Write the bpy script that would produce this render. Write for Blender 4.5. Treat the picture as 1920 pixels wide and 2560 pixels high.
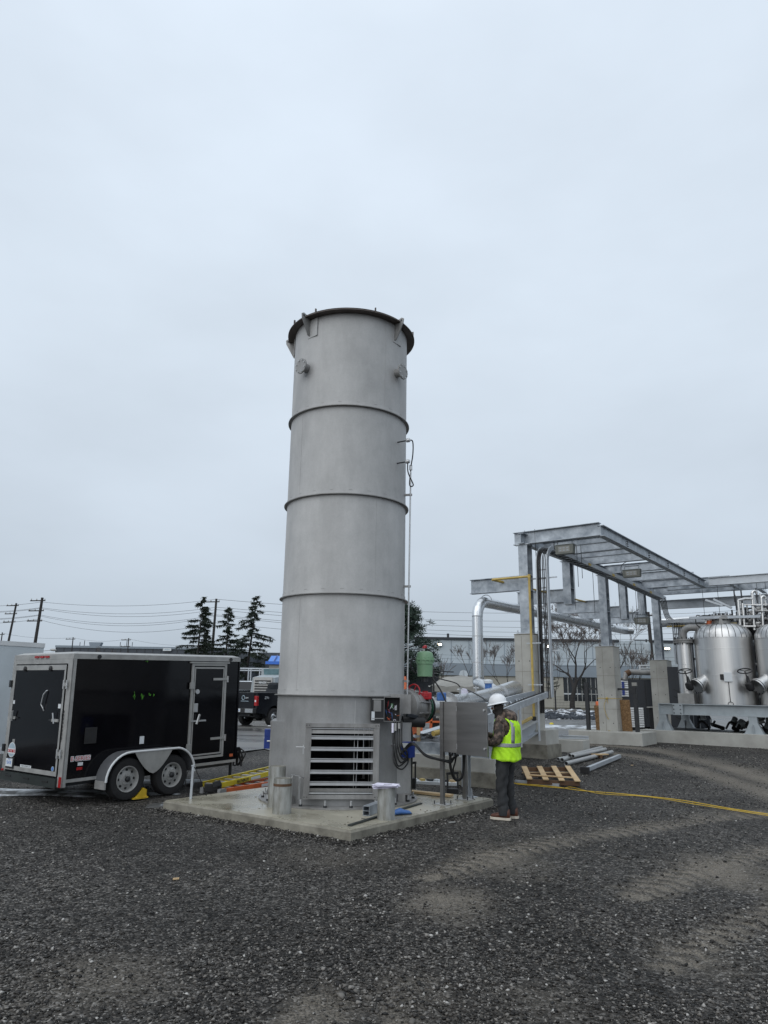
import bpy, bmesh, math, random
import numpy as np
from mathutils import Vector, Matrix, Euler
for o in list(bpy.data.objects): bpy.data.objects.remove(o)
SC = bpy.context.scene
COL = SC.collection
R = math.radians
random.seed(7)

# ------------------------------------------------------------------ camera
F_PX, IW, IH, HZ, ROLL, CAM_H = 1775.0, 1920, 2560, 1728.0, R(0.9), 1.85
PITCH = math.atan((HZ - IH / 2) / F_PX)
_f = Vector((0, math.cos(PITCH), math.sin(PITCH)))
_r0 = Vector((1, 0, 0)); _u0 = _r0.cross(_f)
_r = _r0 * math.cos(ROLL) + _u0 * math.sin(ROLL)
_u = _u0 * math.cos(ROLL) - _r0 * math.sin(ROLL)
CAM = Vector((0, 0, CAM_H))
cd = bpy.data.cameras.new('camera'); cam = bpy.data.objects.new('camera', cd); COL.objects.link(cam)
cam.matrix_world = Matrix(((_r.x, _u.x, -_f.x, 0), (_r.y, _u.y, -_f.y, 0), (_r.z, _u.z, -_f.z, CAM_H), (0, 0, 0, 1)))
cd.sensor_fit = 'VERTICAL'; cd.sensor_height = 36.0; cd.lens = 36.0 * F_PX / IH
cd.clip_start = 0.05; cd.clip_end = 3000
SC.camera = cam

# ------------------------------------------------------------------ sky, sun, exposure
SUN_EL, SUN_AZ = R(38), R(-35)      # azimuth measured from +Y towards +X
wd = bpy.data.worlds.new('World'); SC.world = wd; wd.use_nodes = True
nt = wd.node_tree; N = nt.nodes; L = nt.links
for n in list(N): N.remove(n)
out = N.new('ShaderNodeOutputWorld'); bg = N.new('ShaderNodeBackground')
sky = N.new('ShaderNodeTexSky'); sky.sky_type = 'NISHITA'; sky.sun_disc = False
sky.sun_elevation = SUN_EL; sky.sun_rotation = SUN_AZ; sky.air_density = 1.0; sky.dust_density = 3.0
geo = N.new('ShaderNodeTexCoord'); sep = N.new('ShaderNodeSeparateXYZ'); L.new(geo.outputs['Generated'], sep.inputs[0])
ramp = N.new('ShaderNodeValToRGB')       # overcast layer: grey-blue low down, paler higher up
cr = ramp.color_ramp
cr.elements[0].position = 0.0; cr.elements[0].color = (4.1, 4.75, 5.45, 1)
cr.elements[1].position = 0.75; cr.elements[1].color = (6.3, 7.1, 8.05, 1)
e = cr.elements.new(0.22); e.color = (5.2, 5.9, 6.7, 1)
e = cr.elements.new(0.45); e.color = (6.1, 6.9, 7.8, 1)
e = cr.elements.new(1.0); e.color = (8.6, 9.3, 10.0, 1)
L.new(sep.outputs['Z'], ramp.inputs[0])
mp = N.new('ShaderNodeMapping'); mp.inputs['Scale'].default_value = (1.0, 1.0, 2.2)
L.new(geo.outputs['Generated'], mp.inputs[0])
nz = N.new('ShaderNodeTexNoise'); nz.inputs['Scale'].default_value = 2.0; nz.inputs['Detail'].default_value = 5; nz.inputs['Roughness'].default_value = 0.5
L.new(mp.outputs[0], nz.inputs['Vector'])
mr = N.new('ShaderNodeMapRange'); mr.inputs[1].default_value = 0.3; mr.inputs[2].default_value = 0.7; mr.inputs[3].default_value = 0.90; mr.inputs[4].default_value = 1.06
L.new(nz.outputs['Fac'], mr.inputs[0])
mul = N.new('ShaderNodeVectorMath'); mul.operation = 'SCALE'
L.new(ramp.outputs['Color'], mul.inputs[0]); L.new(mr.outputs[0], mul.inputs['Scale'])
mix = N.new('ShaderNodeMixRGB'); mix.inputs[0].default_value = 0.97
L.new(sky.outputs[0], mix.inputs[1]); L.new(mul.outputs[0], mix.inputs[2])
L.new(mix.outputs[0], bg.inputs[0]); bg.inputs[1].default_value = 0.1
L.new(bg.outputs[0], out.inputs[0])
sd = bpy.data.lights.new('sun', 'SUN'); sd.energy = 1.15; sd.angle = R(85); sd.color = (1.0, 0.98, 0.95)
so = bpy.data.objects.new('sun', sd); COL.objects.link(so)
_sv = Vector((math.sin(SUN_AZ) * math.cos(SUN_EL), -math.cos(SUN_AZ) * math.cos(SUN_EL) * 1.0, math.sin(SUN_EL)))
so.rotation_euler = _sv.to_track_quat('Z', 'Y').to_euler()
sky.sun_rotation = math.atan2(_sv.x, _sv.y)
SC.view_settings.view_transform = 'Standard'; SC.view_settings.look = 'None'
SC.view_settings.gamma = 1; SC.view_settings.exposure = 0.25; SC.view_settings.use_curve_mapping = False
SC.render.engine = 'CYCLES'; SC.cycles.max_bounces = 6; SC.cycles.diffuse_bounces = 3; SC.cycles.glossy_bounces = 4
SC.cycles.transparent_max_bounces = 8

# ------------------------------------------------------------------ pixel helpers (a pixel is only a direction)
def ray(x, y): return _f + _r * ((x - IW / 2) / F_PX) - _u * ((y - IH / 2) / F_PX)
def gh(y): return 0.009 * min(max(y - 12.0, 0.0), 33.0)
def G(x, y, dz=0.0):
    d = ray(x, y); Y = 15.0
    for _ in range(80):
        t = (gh(Y) + dz - CAM_H) / d.z; Y = 0.5 * Y + 0.5 * t * d.y
    return CAM + d * t
def AT(x, y, Y):
    d = ray(x, y); return CAM + d * (Y / d.y)
def V(*a): return Vector(a)
def gp(x, y, dz=0): return V(x, y, gh(y) + dz)

# ------------------------------------------------------------------ materials
def pm(name, col, rough=0.6, metal=0.0, var=0.15, scale=4.0, bump=0.0, bscale=40.0, stretch=(1, 1, 1), rvar=0.1,
       col2=None, coat=0.0, emit=None, gen=False, detail=6, spec=0.5, thr=None):
    m = bpy.data.materials.new(name); m.use_nodes = True
    nt = m.node_tree; N = nt.nodes; L = nt.links; b = N['Principled BSDF']
    b.inputs['Roughness'].default_value = rough; b.inputs['Metallic'].default_value = metal
    b.inputs['Specular IOR Level'].default_value = spec
    if coat: b.inputs['Coat Weight'].default_value = coat; b.inputs['Coat Roughness'].default_value = 0.08
    tc = N.new('ShaderNodeTexCoord'); mp = N.new('ShaderNodeMapping'); mp.inputs['Scale'].default_value = stretch
    L.new(tc.outputs['Generated' if gen else 'Object'], mp.inputs[0])
    nz = N.new('ShaderNodeTexNoise'); nz.inputs['Scale'].default_value = scale; nz.inputs['Detail'].default_value = detail
    nz.inputs['Roughness'].default_value = 0.6
    L.new(mp.outputs[0], nz.inputs['Vector'])
    c2 = col2 if col2 else tuple(min(1, c * (1 + var)) for c in col)
    c1 = col if col2 else tuple(c * (1 - var) for c in col)
    rp = N.new('ShaderNodeValToRGB')
    lo, hi = thr if thr else (0.3, 0.7)
    rp.color_ramp.elements[0].position = lo; rp.color_ramp.elements[0].color = (*c1, 1)
    rp.color_ramp.elements[1].position = hi; rp.color_ramp.elements[1].color = (*c2, 1)
    L.new(nz.outputs['Fac'], rp.inputs[0]); L.new(rp.outputs[0], b.inputs['Base Color'])
    if rvar:
        r = N.new('ShaderNodeMapRange'); r.inputs[1].default_value = 0.3; r.inputs[2].default_value = 0.7
        r.inputs[3].default_value = max(0.02, rough - rvar); r.inputs[4].default_value = min(1, rough + rvar)
        L.new(nz.outputs['Fac'], r.inputs[0]); L.new(r.outputs[0], b.inputs['Roughness'])
    if bump:
        n2 = N.new('ShaderNodeTexNoise'); n2.inputs['Scale'].default_value = bscale; n2.inputs['Detail'].default_value = 4
        L.new(mp.outputs[0], n2.inputs['Vector'])
        bp = N.new('ShaderNodeBump'); bp.inputs['Strength'].default_value = bump; bp.inputs['Distance'].default_value = 0.02
        L.new(n2.outputs['Fac'], bp.inputs['Height']); L.new(bp.outputs[0], b.inputs['Normal'])
    if emit:
        b.inputs['Emission Color'].default_value = (*emit[:3], 1); b.inputs['Emission Strength'].default_value = emit[3]
    return m

M = {}
def streaked(name, base, dark, rough, metal, streak=(7, 7, 0.35), blot=1.6, tone=0.0):
    """dull metal with vertical run marks and large soft blotches"""
    m = bpy.data.materials.new(name); m.use_nodes = True
    nt = m.node_tree; N = nt.nodes; L = nt.links; b = N['Principled BSDF']
    tc = N.new('ShaderNodeTexCoord')
    mp = N.new('ShaderNodeMapping'); mp.inputs['Scale'].default_value = streak; L.new(tc.outputs['Object'], mp.inputs[0])
    a = N.new('ShaderNodeTexNoise'); a.inputs['Scale'].default_value = 1.0; a.inputs['Detail'].default_value = 7; a.inputs['Roughness'].default_value = 0.65
    L.new(mp.outputs[0], a.inputs['Vector'])
    c = N.new('ShaderNodeTexNoise'); c.inputs['Scale'].default_value = blot; c.inputs['Detail'].default_value = 8; c.inputs['Roughness'].default_value = 0.6
    L.new(tc.outputs['Object'], c.inputs['Vector'])
    ad = N.new('ShaderNodeMath'); ad.operation = 'ADD'; L.new(a.outputs['Fac'], ad.inputs[0]); L.new(c.outputs['Fac'], ad.inputs[1])
    rp = N.new('ShaderNodeValToRGB'); rp.color_ramp.elements[0].position = 0.39; rp.color_ramp.elements[1].position = 0.60
    rp.color_ramp.elements[0].color = (*dark, 1); rp.color_ramp.elements[1].color = (*base, 1)
    hf = N.new('ShaderNodeMath'); hf.operation = 'MULTIPLY'; hf.inputs[1].default_value = 0.5
    L.new(ad.outputs[0], hf.inputs[0]); L.new(hf.outputs[0], rp.inputs[0])
    oi = N.new('ShaderNodeObjectInfo'); t1 = N.new('ShaderNodeMapRange'); t1.inputs[3].default_value = 1 - tone; t1.inputs[4].default_value = 1 + tone; L.new(oi.outputs['Random'], t1.inputs[0])
    fs = N.new('ShaderNodeTexNoise'); fs.inputs['Scale'].default_value = 38; fs.inputs['Detail'].default_value = 5; L.new(tc.outputs['Object'], fs.inputs['Vector'])
    t2 = N.new('ShaderNodeMapRange'); t2.inputs[1].default_value = 0.25; t2.inputs[2].default_value = 0.6; t2.inputs[3].default_value = 0.95; t2.inputs[4].default_value = 1.02; L.new(fs.outputs['Fac'], t2.inputs[0])
    t3 = N.new('ShaderNodeMath'); t3.operation = 'MULTIPLY'; L.new(t1.outputs[0], t3.inputs[0]); L.new(t2.outputs[0], t3.inputs[1])
    t4 = N.new('ShaderNodeVectorMath'); t4.operation = 'SCALE'; L.new(rp.outputs[0], t4.inputs[0]); L.new(t3.outputs[0], t4.inputs['Scale']); L.new(t4.outputs[0], b.inputs['Base Color'])
    mr = N.new('ShaderNodeMapRange'); mr.inputs[1].default_value = 0.35; mr.inputs[2].default_value = 0.65
    mr.inputs[3].default_value = rough - 0.08; mr.inputs[4].default_value = rough + 0.1
    L.new(c.outputs['Fac'], mr.inputs[0]); L.new(mr.outputs[0], b.inputs['Roughness'])
    b.inputs['Metallic'].default_value = metal
    n2 = N.new('ShaderNodeTexNoise'); n2.inputs['Scale'].default_value = 3.0; L.new(tc.outputs['Object'], n2.inputs['Vector'])
    bp = N.new('ShaderNodeBump'); bp.inputs['Strength'].default_value = 0.12; bp.inputs['Distance'].default_value = 0.02
    L.new(n2.outputs['Fac'], bp.inputs['Height']); L.new(bp.outputs[0], b.inputs['Normal'])
    return m
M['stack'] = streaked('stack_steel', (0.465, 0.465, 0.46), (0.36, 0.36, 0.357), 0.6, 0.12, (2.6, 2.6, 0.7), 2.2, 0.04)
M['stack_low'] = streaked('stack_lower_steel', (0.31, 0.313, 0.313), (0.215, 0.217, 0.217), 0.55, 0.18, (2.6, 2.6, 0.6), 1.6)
M['stack_trim'] = streaked('stack_trim_steel', (0.30, 0.30, 0.295), (0.2, 0.195, 0.19), 0.5, 0.3, (9, 9, 2))
M['rim'] = pm('weathered_rim_steel', (0.10, 0.085, 0.078), 0.55, 0.4, var=0.35, scale=6)
M['inside'] = pm('shaded_inner_steel', (0.025, 0.025, 0.026), 0.75, 0.1)  # base colour cut to near black, painting in the shade of hollow insides
M['alu'] = pm('mill_aluminium', (0.50, 0.51, 0.52), 0.34, 0.6, var=0.06, scale=9, rvar=0.03)
M['galv'] = pm('galvanised_steel', (0.155, 0.18, 0.21), 0.42, 0.35, scale=3.4, col2=(0.48, 0.52, 0.56), thr=(0.30, 0.70), detail=14)
M['galv2'] = pm('even_galvanised_steel', (0.42, 0.45, 0.48), 0.45, 0.4, var=0.14, scale=4)
M['greypaint'] = pm('blue_grey_paint', (0.30, 0.335, 0.355), 0.5, 0.0, var=0.12, scale=3)
M['stainless'] = pm('stainless_cladding', (0.54, 0.535, 0.53), 0.36, 1.0, scale=1.0, stretch=(6, 6, 0.12), col2=(0.68, 0.68, 0.67), rvar=0.04, bump=0.03, bscale=1.5)
M['brushed'] = pm('brushed_stainless', (0.25, 0.245, 0.24), 0.36, 0.85, var=0.10, scale=2.0, stretch=(0.5, 0.5, 6), rvar=0.05)
M['clad'] = pm('aluminium_pipe_cladding', (0.62, 0.64, 0.66), 0.28, 0.95, var=0.05, scale=2, rvar=0.02)
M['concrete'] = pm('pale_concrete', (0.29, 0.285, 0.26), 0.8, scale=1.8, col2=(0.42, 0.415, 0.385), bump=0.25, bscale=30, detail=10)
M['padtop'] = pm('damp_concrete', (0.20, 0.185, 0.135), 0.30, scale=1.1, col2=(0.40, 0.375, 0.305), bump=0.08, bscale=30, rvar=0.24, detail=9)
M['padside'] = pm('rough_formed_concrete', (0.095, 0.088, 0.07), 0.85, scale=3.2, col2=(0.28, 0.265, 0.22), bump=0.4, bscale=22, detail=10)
M['black'] = pm('black_rubber', (0.012, 0.012, 0.013), 0.6, var=0.3, scale=8)
M['tyre'] = pm('tyre_rubber', (0.014, 0.014, 0.015), 0.75, var=0.3, scale=10, bump=0.2, bscale=60)
M['blackpaint'] = pm('black_gloss_panel', (0.004, 0.004, 0.0055), 0.10, var=0.3, scale=1.2, rvar=0.04, bump=0.16, bscale=1.3, spec=0.24)
M['trim'] = pm('aluminium_trim', (0.36, 0.36, 0.35), 0.45, 0.35, var=0.16, scale=5)
M['whitepaint'] = pm('white_paint', (0.60, 0.62, 0.63), 0.4, var=0.06, scale=3)
M['offwhite'] = pm('grimy_white_panel', (0.50, 0.55, 0.58), 0.42, var=0.07, scale=1.5)
M['rimgrey'] = pm('grey_wheel_paint', (0.36, 0.36, 0.35), 0.45, 0.2, var=0.15, scale=9)
M['darksteel'] = pm('dark_steel', (0.035, 0.037, 0.04), 0.5, 0.4, var=0.3, scale=6)
M['greensteel'] = pm('dark_green_rail', (0.022, 0.027, 0.026), 0.45, 0.1, var=0.2)
M['red'] = pm('red_paint', (0.36, 0.012, 0.018), 0.35, var=0.2, scale=9)
M['redlens'] = pm('red_lens', (0.32, 0.01, 0.012), 0.12, var=0.2, scale=15, coat=0.5)
M['green'] = pm('pale_green_paint', (0.17, 0.31, 0.18), 0.45, var=0.1, scale=5)
M['dkgreen'] = pm('dark_green_paint', (0.015, 0.09, 0.05), 0.4)
M['blue'] = pm('blue_paint', (0.012, 0.035, 0.20), 0.35, var=0.2, scale=7)
M['blue2'] = pm('mid_blue_paint', (0.05, 0.14, 0.38), 0.35, var=0.2, scale=7)
M['yellow'] = pm('yellow_paint', (0.55, 0.37, 0.03), 0.45, var=0.15, scale=6)
M['gasyellow'] = pm('gas_pipe_yellow', (0.46, 0.33, 0.09), 0.5, var=0.2, scale=5)
M['ladderyellow'] = pm('ladder_yellow', (0.62, 0.50, 0.03), 0.4, var=0.12, scale=5)
M['orange'] = pm('ladder_orange', (0.58, 0.13, 0.04), 0.45, var=0.2, scale=5)
M['wood'] = pm('raw_pine', (0.42, 0.29, 0.15), 0.75, scale=2.5, col2=(0.58, 0.43, 0.25), bump=0.1)
M['wooddark'] = pm('stained_wood', (0.10, 0.055, 0.03), 0.8, var=0.35, scale=5)
M['osb'] = pm('strand_board', (0.16, 0.085, 0.035), 0.75, scale=18, col2=(0.28, 0.17, 0.08), thr=(0.42, 0.58), bump=0.2)
M['barkdark'] = pm('dark_wet_bark', (0.02, 0.018, 0.017), 0.85, var=0.3, scale=6, bump=0.3, bscale=15)
M['polewood'] = pm('creosoted_pole', (0.028, 0.026, 0.026), 0.85, var=0.3, scale=3, stretch=(1, 1, 0.1))
M['glass'] = pm('dark_glass', (0.015, 0.018, 0.022), 0.05, var=0.2, scale=0.6, rvar=0.02)
M['paper'] = pm('white_paper', (0.72, 0.70, 0.82), 0.7, var=0.03)
M['sticker'] = pm('white_sticker', (0.62, 0.65, 0.67), 0.5, var=0.04)
M['decalblue'] = pm('print_blue', (0.10, 0.22, 0.55), 0.5, var=0.05)
M['decalred'] = pm('print_red', (0.42, 0.02, 0.025), 0.5, var=0.05)
M['decalblack'] = pm('print_black', (0.012, 0.012, 0.012), 0.5, var=0.05)
M['decalgrey'] = pm('print_grey', (0.33, 0.42, 0.48), 0.5, var=0.1)
M['navy'] = pm('navy_grey_panel', (0.022, 0.026, 0.033), 0.42, var=0.1)
M['tarp'] = pm('grey_canvas', (0.26, 0.255, 0.235), 0.8, var=0.2, scale=2, bump=0.3, bscale=5)
M['snow'] = pm('old_snow', (0.62, 0.66, 0.70), 0.75, var=0.1, scale=3, bump=0.3, bscale=9)

# ------------------------------------------------------------------ object helpers
MW = {}
def _tag(o, label=None, cat=None, group=None, kind=None):
    if label: o['label'] = label
    if cat: o['category'] = cat
    if group: o['group'] = group
    if kind: o['kind'] = kind
    return o
def thing(name, label, cat, loc=(0, 0, 0), yaw=0.0, pitch=0.0, group=None):
    """an Empty at the thing's base; local x = right, y = forward (towards yaw), z = up"""
    o = bpy.data.objects.new(name, None); COL.objects.link(o); o.empty_display_size = 0.1
    m = Matrix.Translation(Vector(loc)) @ Matrix.Rotation(-yaw, 4, 'Z') @ Matrix.Rotation(pitch, 4, 'X')
    o.location = m.to_translation(); o.rotation_euler = m.to_euler(); MW[o.name] = m
    return _tag(o, label, cat, group)
class MB:
    def __init__(s): s.v = []; s.f = []
    def add(s, vs, fs):
        n = len(s.v); s.v += [Vector(v) for v in vs]; s.f += [tuple(i + n for i in f) for f in fs]; return s
    def box(s, c, size, X=None, Y=None, Z=None):
        c = Vector(c); X = Vector(X).normalized() if X is not None else V(1, 0, 0)
        if Z is None and Y is None: Z = V(0, 0, 1) if abs(X.z) < 0.9 else V(0, 1, 0); Y = Z.cross(X).normalized(); Z = X.cross(Y)
        elif Y is None: Z = Vector(Z); Y = Z.cross(X).normalized(); Z = X.cross(Y).normalized()
        else: Y = Vector(Y).normalized(); Z = X.cross(Y).normalized()
        a, b, d = [t / 2 for t in size]
        vs = [c + X * (i * a) + Y * (j * b) + Z * (k * d) for i in (-1, 1) for j in (-1, 1) for k in (-1, 1)]
        return s.add(vs, [(0, 1, 3, 2), (4, 6, 7, 5), (0, 4, 5, 1), (2, 3, 7, 6), (0, 2, 6, 4), (1, 5, 7, 3)])
    def bb(s, x0, x1, y0, y1, z0, z1): return s.box(((x0 + x1) / 2, (y0 + y1) / 2, (z0 + z1) / 2), (abs(x1 - x0), abs(y1 - y0), abs(z1 - z0)))
    def bar(s, p0, p1, w, h, up=(0, 0, 1)):
        p0, p1 = Vector(p0), Vector(p1); X = (p1 - p0)
        if abs(X.normalized().dot(Vector(up))) > 0.98: up = (0, 1, 0)
        return s.box((p0 + p1) / 2, (X.length, w, h), X, None, up)
    def ibeam(s, p0, p1, h, b, up=(0, 0, 1), tf=0.018, tw=0.014):
        p0, p1 = Vector(p0), Vector(p1); X = (p1 - p0).normalized()
        U = Vector(up); U = (U - X * U.dot(X)).normalized(); W = U.cross(X)
        o = U * (h / 2 - tf / 2)
        s.box((p0 + p1) / 2 + o, ((p1 - p0).length, b, tf), X, W); s.box((p0 + p1) / 2 - o, ((p1 - p0).length, b, tf), X, W)
        return s.box((p0 + p1) / 2, ((p1 - p0).length, tw, h - 2 * tf), X, W)
    def chan(s, p0, p1, h, b, side, up=(0, 0, 1), t=0.014):
        p0, p1 = Vector(p0), Vector(p1); X = (p1 - p0).normalized(); U = Vector(up); U = (U - X * U.dot(X)).normalized(); W = U.cross(X) * side
        ln = (p1 - p0).length; c = (p0 + p1) / 2
        s.box(c, (ln, t, h), X, W * side); s.box(c + U * (h / 2 - t / 2) + W * (b / 2 + t / 2), (ln, b, t), X, W * side)
        return s.box(c - U * (h / 2 - t / 2) + W * (b / 2 + t / 2), (ln, b, t), X, W * side)
    def rings(s, rings, cap=True, close=False):
        n = len(s.v); k = len(rings[0])
        for r in rings: s.v += [Vector(p) for p in r]
        m = len(rings)
        for i in range(m if close else m - 1):
            a = n + i * k; b = n + ((i + 1) % m) * k
            for j in range(k):
                j2 = (j + 1) % k; s.f.append((a + j, a + j2, b + j2, b + j))
        if cap and not close:
            s.f.append(tuple(n + j for j in reversed(range(k)))); s.f.append(tuple(n + (m - 1) * k + j for j in range(k)))
        return s
    def tube(s, pts, r, seg=10, cap=True, close=False):
        pts = [Vector(p) for p in pts]; rs = r if isinstance(r, (list, tuple)) else [r] * len(pts)
        n = len(pts); rr = []; nrm = None
        for i, p in enumerate(pts):
            if close: t = (pts[(i + 1) % n] - pts[i - 1])
            else: t = pts[min(i + 1, n - 1)] - pts[max(i - 1, 0)]
            t.normalize()
            if nrm is None: nrm = t.orthogonal().normalized()
            else:
                nrm = nrm - t * nrm.dot(t)
                nrm = nrm.normalized() if nrm.length > 1e-6 else t.orthogonal().normalized()
            bn = t.cross(nrm)
            rr.append([p + (nrm * math.cos(a) + bn * math.sin(a)) * rs[i] for a in [2 * math.pi * k / seg for k in range(seg)]])
        return s.rings(rr, cap, close)
    def cyl(s, p0, p1, r, seg=16, r1=None): return s.tube([p0, p1], [r, r if r1 is None else r1], seg)
    def lathe(s, prof, c=(0, 0, 0), ax=(0, 0, 1), seg=24, cap=True):
        c = Vector(c); ax = Vector(ax).normalized(); u = ax.orthogonal().normalized(); w = ax.cross(u)
        if abs(ax.z) > 0.9: u = V(1, 0, 0); w = ax.cross(u)
        return s.rings([[c + ax * z + (u * math.cos(a) + w * math.sin(a)) * max(r, 1e-4) for a in [2 * math.pi * k / seg for k in range(seg)]] for r, z in prof], cap)
    def prism(s, poly, off):
        off = Vector(off); poly = [Vector(p) for p in poly]; n = len(poly)
        vs = poly + [p + off for p in poly]
        fs = [tuple(reversed(range(n))), tuple(range(n, 2 * n))] + [(i, (i + 1) % n, n + (i + 1) % n, n + i) for i in range(n)]
        return s.add(vs, fs)
    def torus(s, c, ax, R0, r, seg=28, k=8):
        c = Vector(c); ax = Vector(ax).normalized(); u = ax.orthogonal().normalized(); w = ax.cross(u)
        return s.tube([c + (u * math.cos(a) + w * math.sin(a)) * R0 for a in [2 * math.pi * i / seg for i in range(seg)]], r, k, close=True)
    def build(s, name, mat, parent=None, local=False, smooth=None, label=None, cat=None, group=None, kind=None, bevel=0):
        me = bpy.data.meshes.new(name)
        vs = s.v
        root = parent
        if parent is not None:
            if not local: im = MW[parent.name].inverted(); vs = [im @ v for v in vs]
        me.from_pydata([tuple(v) for v in vs], [], s.f); me.update()
        bm = bmesh.new(); bm.from_mesh(me); bmesh.ops.recalc_face_normals(bm, faces=bm.faces)
        bmesh.ops.delete(bm, geom=[v for v in bm.verts if not v.link_faces], context='VERTS')
        if bevel: bmesh.ops.bevel(bm, geom=list(bm.edges), offset=bevel, segments=2, affect='EDGES', profile=0.6)
        bm.to_mesh(me); bm.free()
        o = bpy.data.objects.new(name, me); COL.objects.link(o)
        me.materials.append(M[mat] if isinstance(mat, str) else mat)
        if parent is not None: o.parent = parent; MW[o.name] = MW[parent.name]
        else: MW[o.name] = Matrix.Identity(4)
        if smooth is not None:
            me.polygons.foreach_set('use_smooth', [True] * len(me.polygons))
            try: me.set_sharp_from_angle(angle=R(smooth))
            except Exception: pass
        return _tag(o, label, cat, group, kind)
    def solo(s, name, mat, label, cat, origin=None, **k):
        """a thing that is one mesh; its origin is set at its base"""
        zs = min(v.z for v in s.v); c = sum(s.v, Vector()) / len(s.v)
        og = Vector(origin) if origin is not None else V(c.x, c.y, zs)
        s.v = [v - og for v in s.v]
        o = s.build(name, mat, None, label=label, cat=cat, **k); o.location = og; MW[o.name] = Matrix.Translation(og); return o
def copy_tree(o, parent=None):
    c = o.copy(); COL.objects.link(c)
    MW[c.name] = MW[o.name]
    if parent is not None: c.parent = parent
    for ch in o.children: copy_tree(ch, c)
    return c
def bez(pts, n=8):
    """Catmull-Rom through the points"""
    P = [Vector(p) for p in pts]; P = [P[0] * 2 - P[1]] + P + [P[-1] * 2 - P[-2]]; o = []
    for i in range(1, len(P) - 2):
        a, b, c, d = P[i - 1:i + 3]
        for k in range(n):
            t = k / n
            o.append(0.5 * ((2 * b) + (c - a) * t + (2 * a - 5 * b + 4 * c - d) * t * t + (3 * b - a - 3 * c + d) * t ** 3))
    o.append(P[-2]); return o
def text_part(txt, size, origin, X, U, mat, parent, name='lettering', thick=0.002, sx=1.0, local=False, bold=0.0):
    cu = bpy.data.curves.new('t', 'FONT'); cu.body = txt; cu.size = size; cu.align_x = 'CENTER'; cu.align_y = 'CENTER'
    cu.extrude = thick; cu.offset = bold; cu.resolution_u = 2
    t = bpy.data.objects.new('t', cu); COL.objects.link(t)
    me = bpy.data.meshes.new_from_object(t.evaluated_get(bpy.context.evaluated_depsgraph_get()))
    X = Vector(X).normalized(); U = Vector(U).normalized(); Nn = X.cross(U); og = Vector(origin)
    b = MB(); b.v = [og + X * v.co.x * sx + U * v.co.y + Nn * v.co.z for v in me.vertices]; b.f = [tuple(p.vertices) for p in me.polygons]
    bpy.data.objects.remove(t); bpy.data.meshes.remove(me); bpy.data.curves.remove(cu)
    return b.build(name, mat, parent, local=local)

# ------------------------------------------------------------------ ground
def D(x, y): return (x * IW / 1659.0, y * IW / 1659.0)
def Gd(x, y, dz=0): return G(*D(x, y), dz)
TRACKS = [([Gd(940, 1885), Gd(1100, 1838), Gd(1230, 1812), Gd(1380, 1788), Gd(1520, 1768), Gd(1659, 1752)], 0.30, 0.85, True),
          ([Gd(1380, 1925), Gd(1500, 1880), Gd(1659, 1838), Gd(1800, 1800)], 0.28, 0.85, True),
          ([Gd(1280, 1608), Gd(1400, 1618), Gd(1530, 1645), Gd(1659, 1685), Gd(1800, 1730)], 0.5, 0.85, False),
          ([Gd(1230, 1618), Gd(1370, 1632), Gd(1500, 1662), Gd(1659, 1712), Gd(1800, 1765)], 0.5, 0.75, False),
          ([Gd(1440, 2075), Gd(1560, 2010), Gd(1659, 1965), Gd(1800, 1900)], 0.22, 0.7, True),
          ([Gd(560, 2212), Gd(700, 2165), Gd(790, 2150), Gd(850, 2190), Gd(900, 2240)], 0.10, 0.75, False)]
PATCH = [(Gd(970, 1945), 0.42, 0.16, 0.85), (Gd(1570, 1880), 0.5, 0.2, 0.8), (Gd(690, 2175), 0.25, 0.09, 0.6),
         (Gd(890, 2140), 0.3, 0.1, 0.4), (Gd(1080, 1855), 0.5, 0.22, 0.6), (Gd(1500, 2060), 0.35, 0.15, 0.3), (Gd(720, 1850), 0.8, 0.15, 0.25)]
_rng = np.random.default_rng(3)
def vnoise(x, y, s, seed):
    g = np.random.default_rng(seed).random((256, 256)); u = x * s; v = y * s
    i = np.floor(u).astype(int); j = np.floor(v).astype(int); fu = u - i; fv = v - j
    fu = fu * fu * (3 - 2 * fu); fv = fv * fv * (3 - 2 * fv); q = lambda a, b: g[a & 255, b & 255]
    return (q(i, j) * (1 - fu) + q(i + 1, j) * fu) * (1 - fv) + (q(i, j + 1) * (1 - fu) + q(i + 1, j + 1) * fu) * fv
def fbm(x, y, s, seed): return vnoise(x, y, s, seed) * .5 + vnoise(x, y, s * 2.1, seed + 1) * .3 + vnoise(x, y, s * 4.3, seed + 2) * .2
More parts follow.
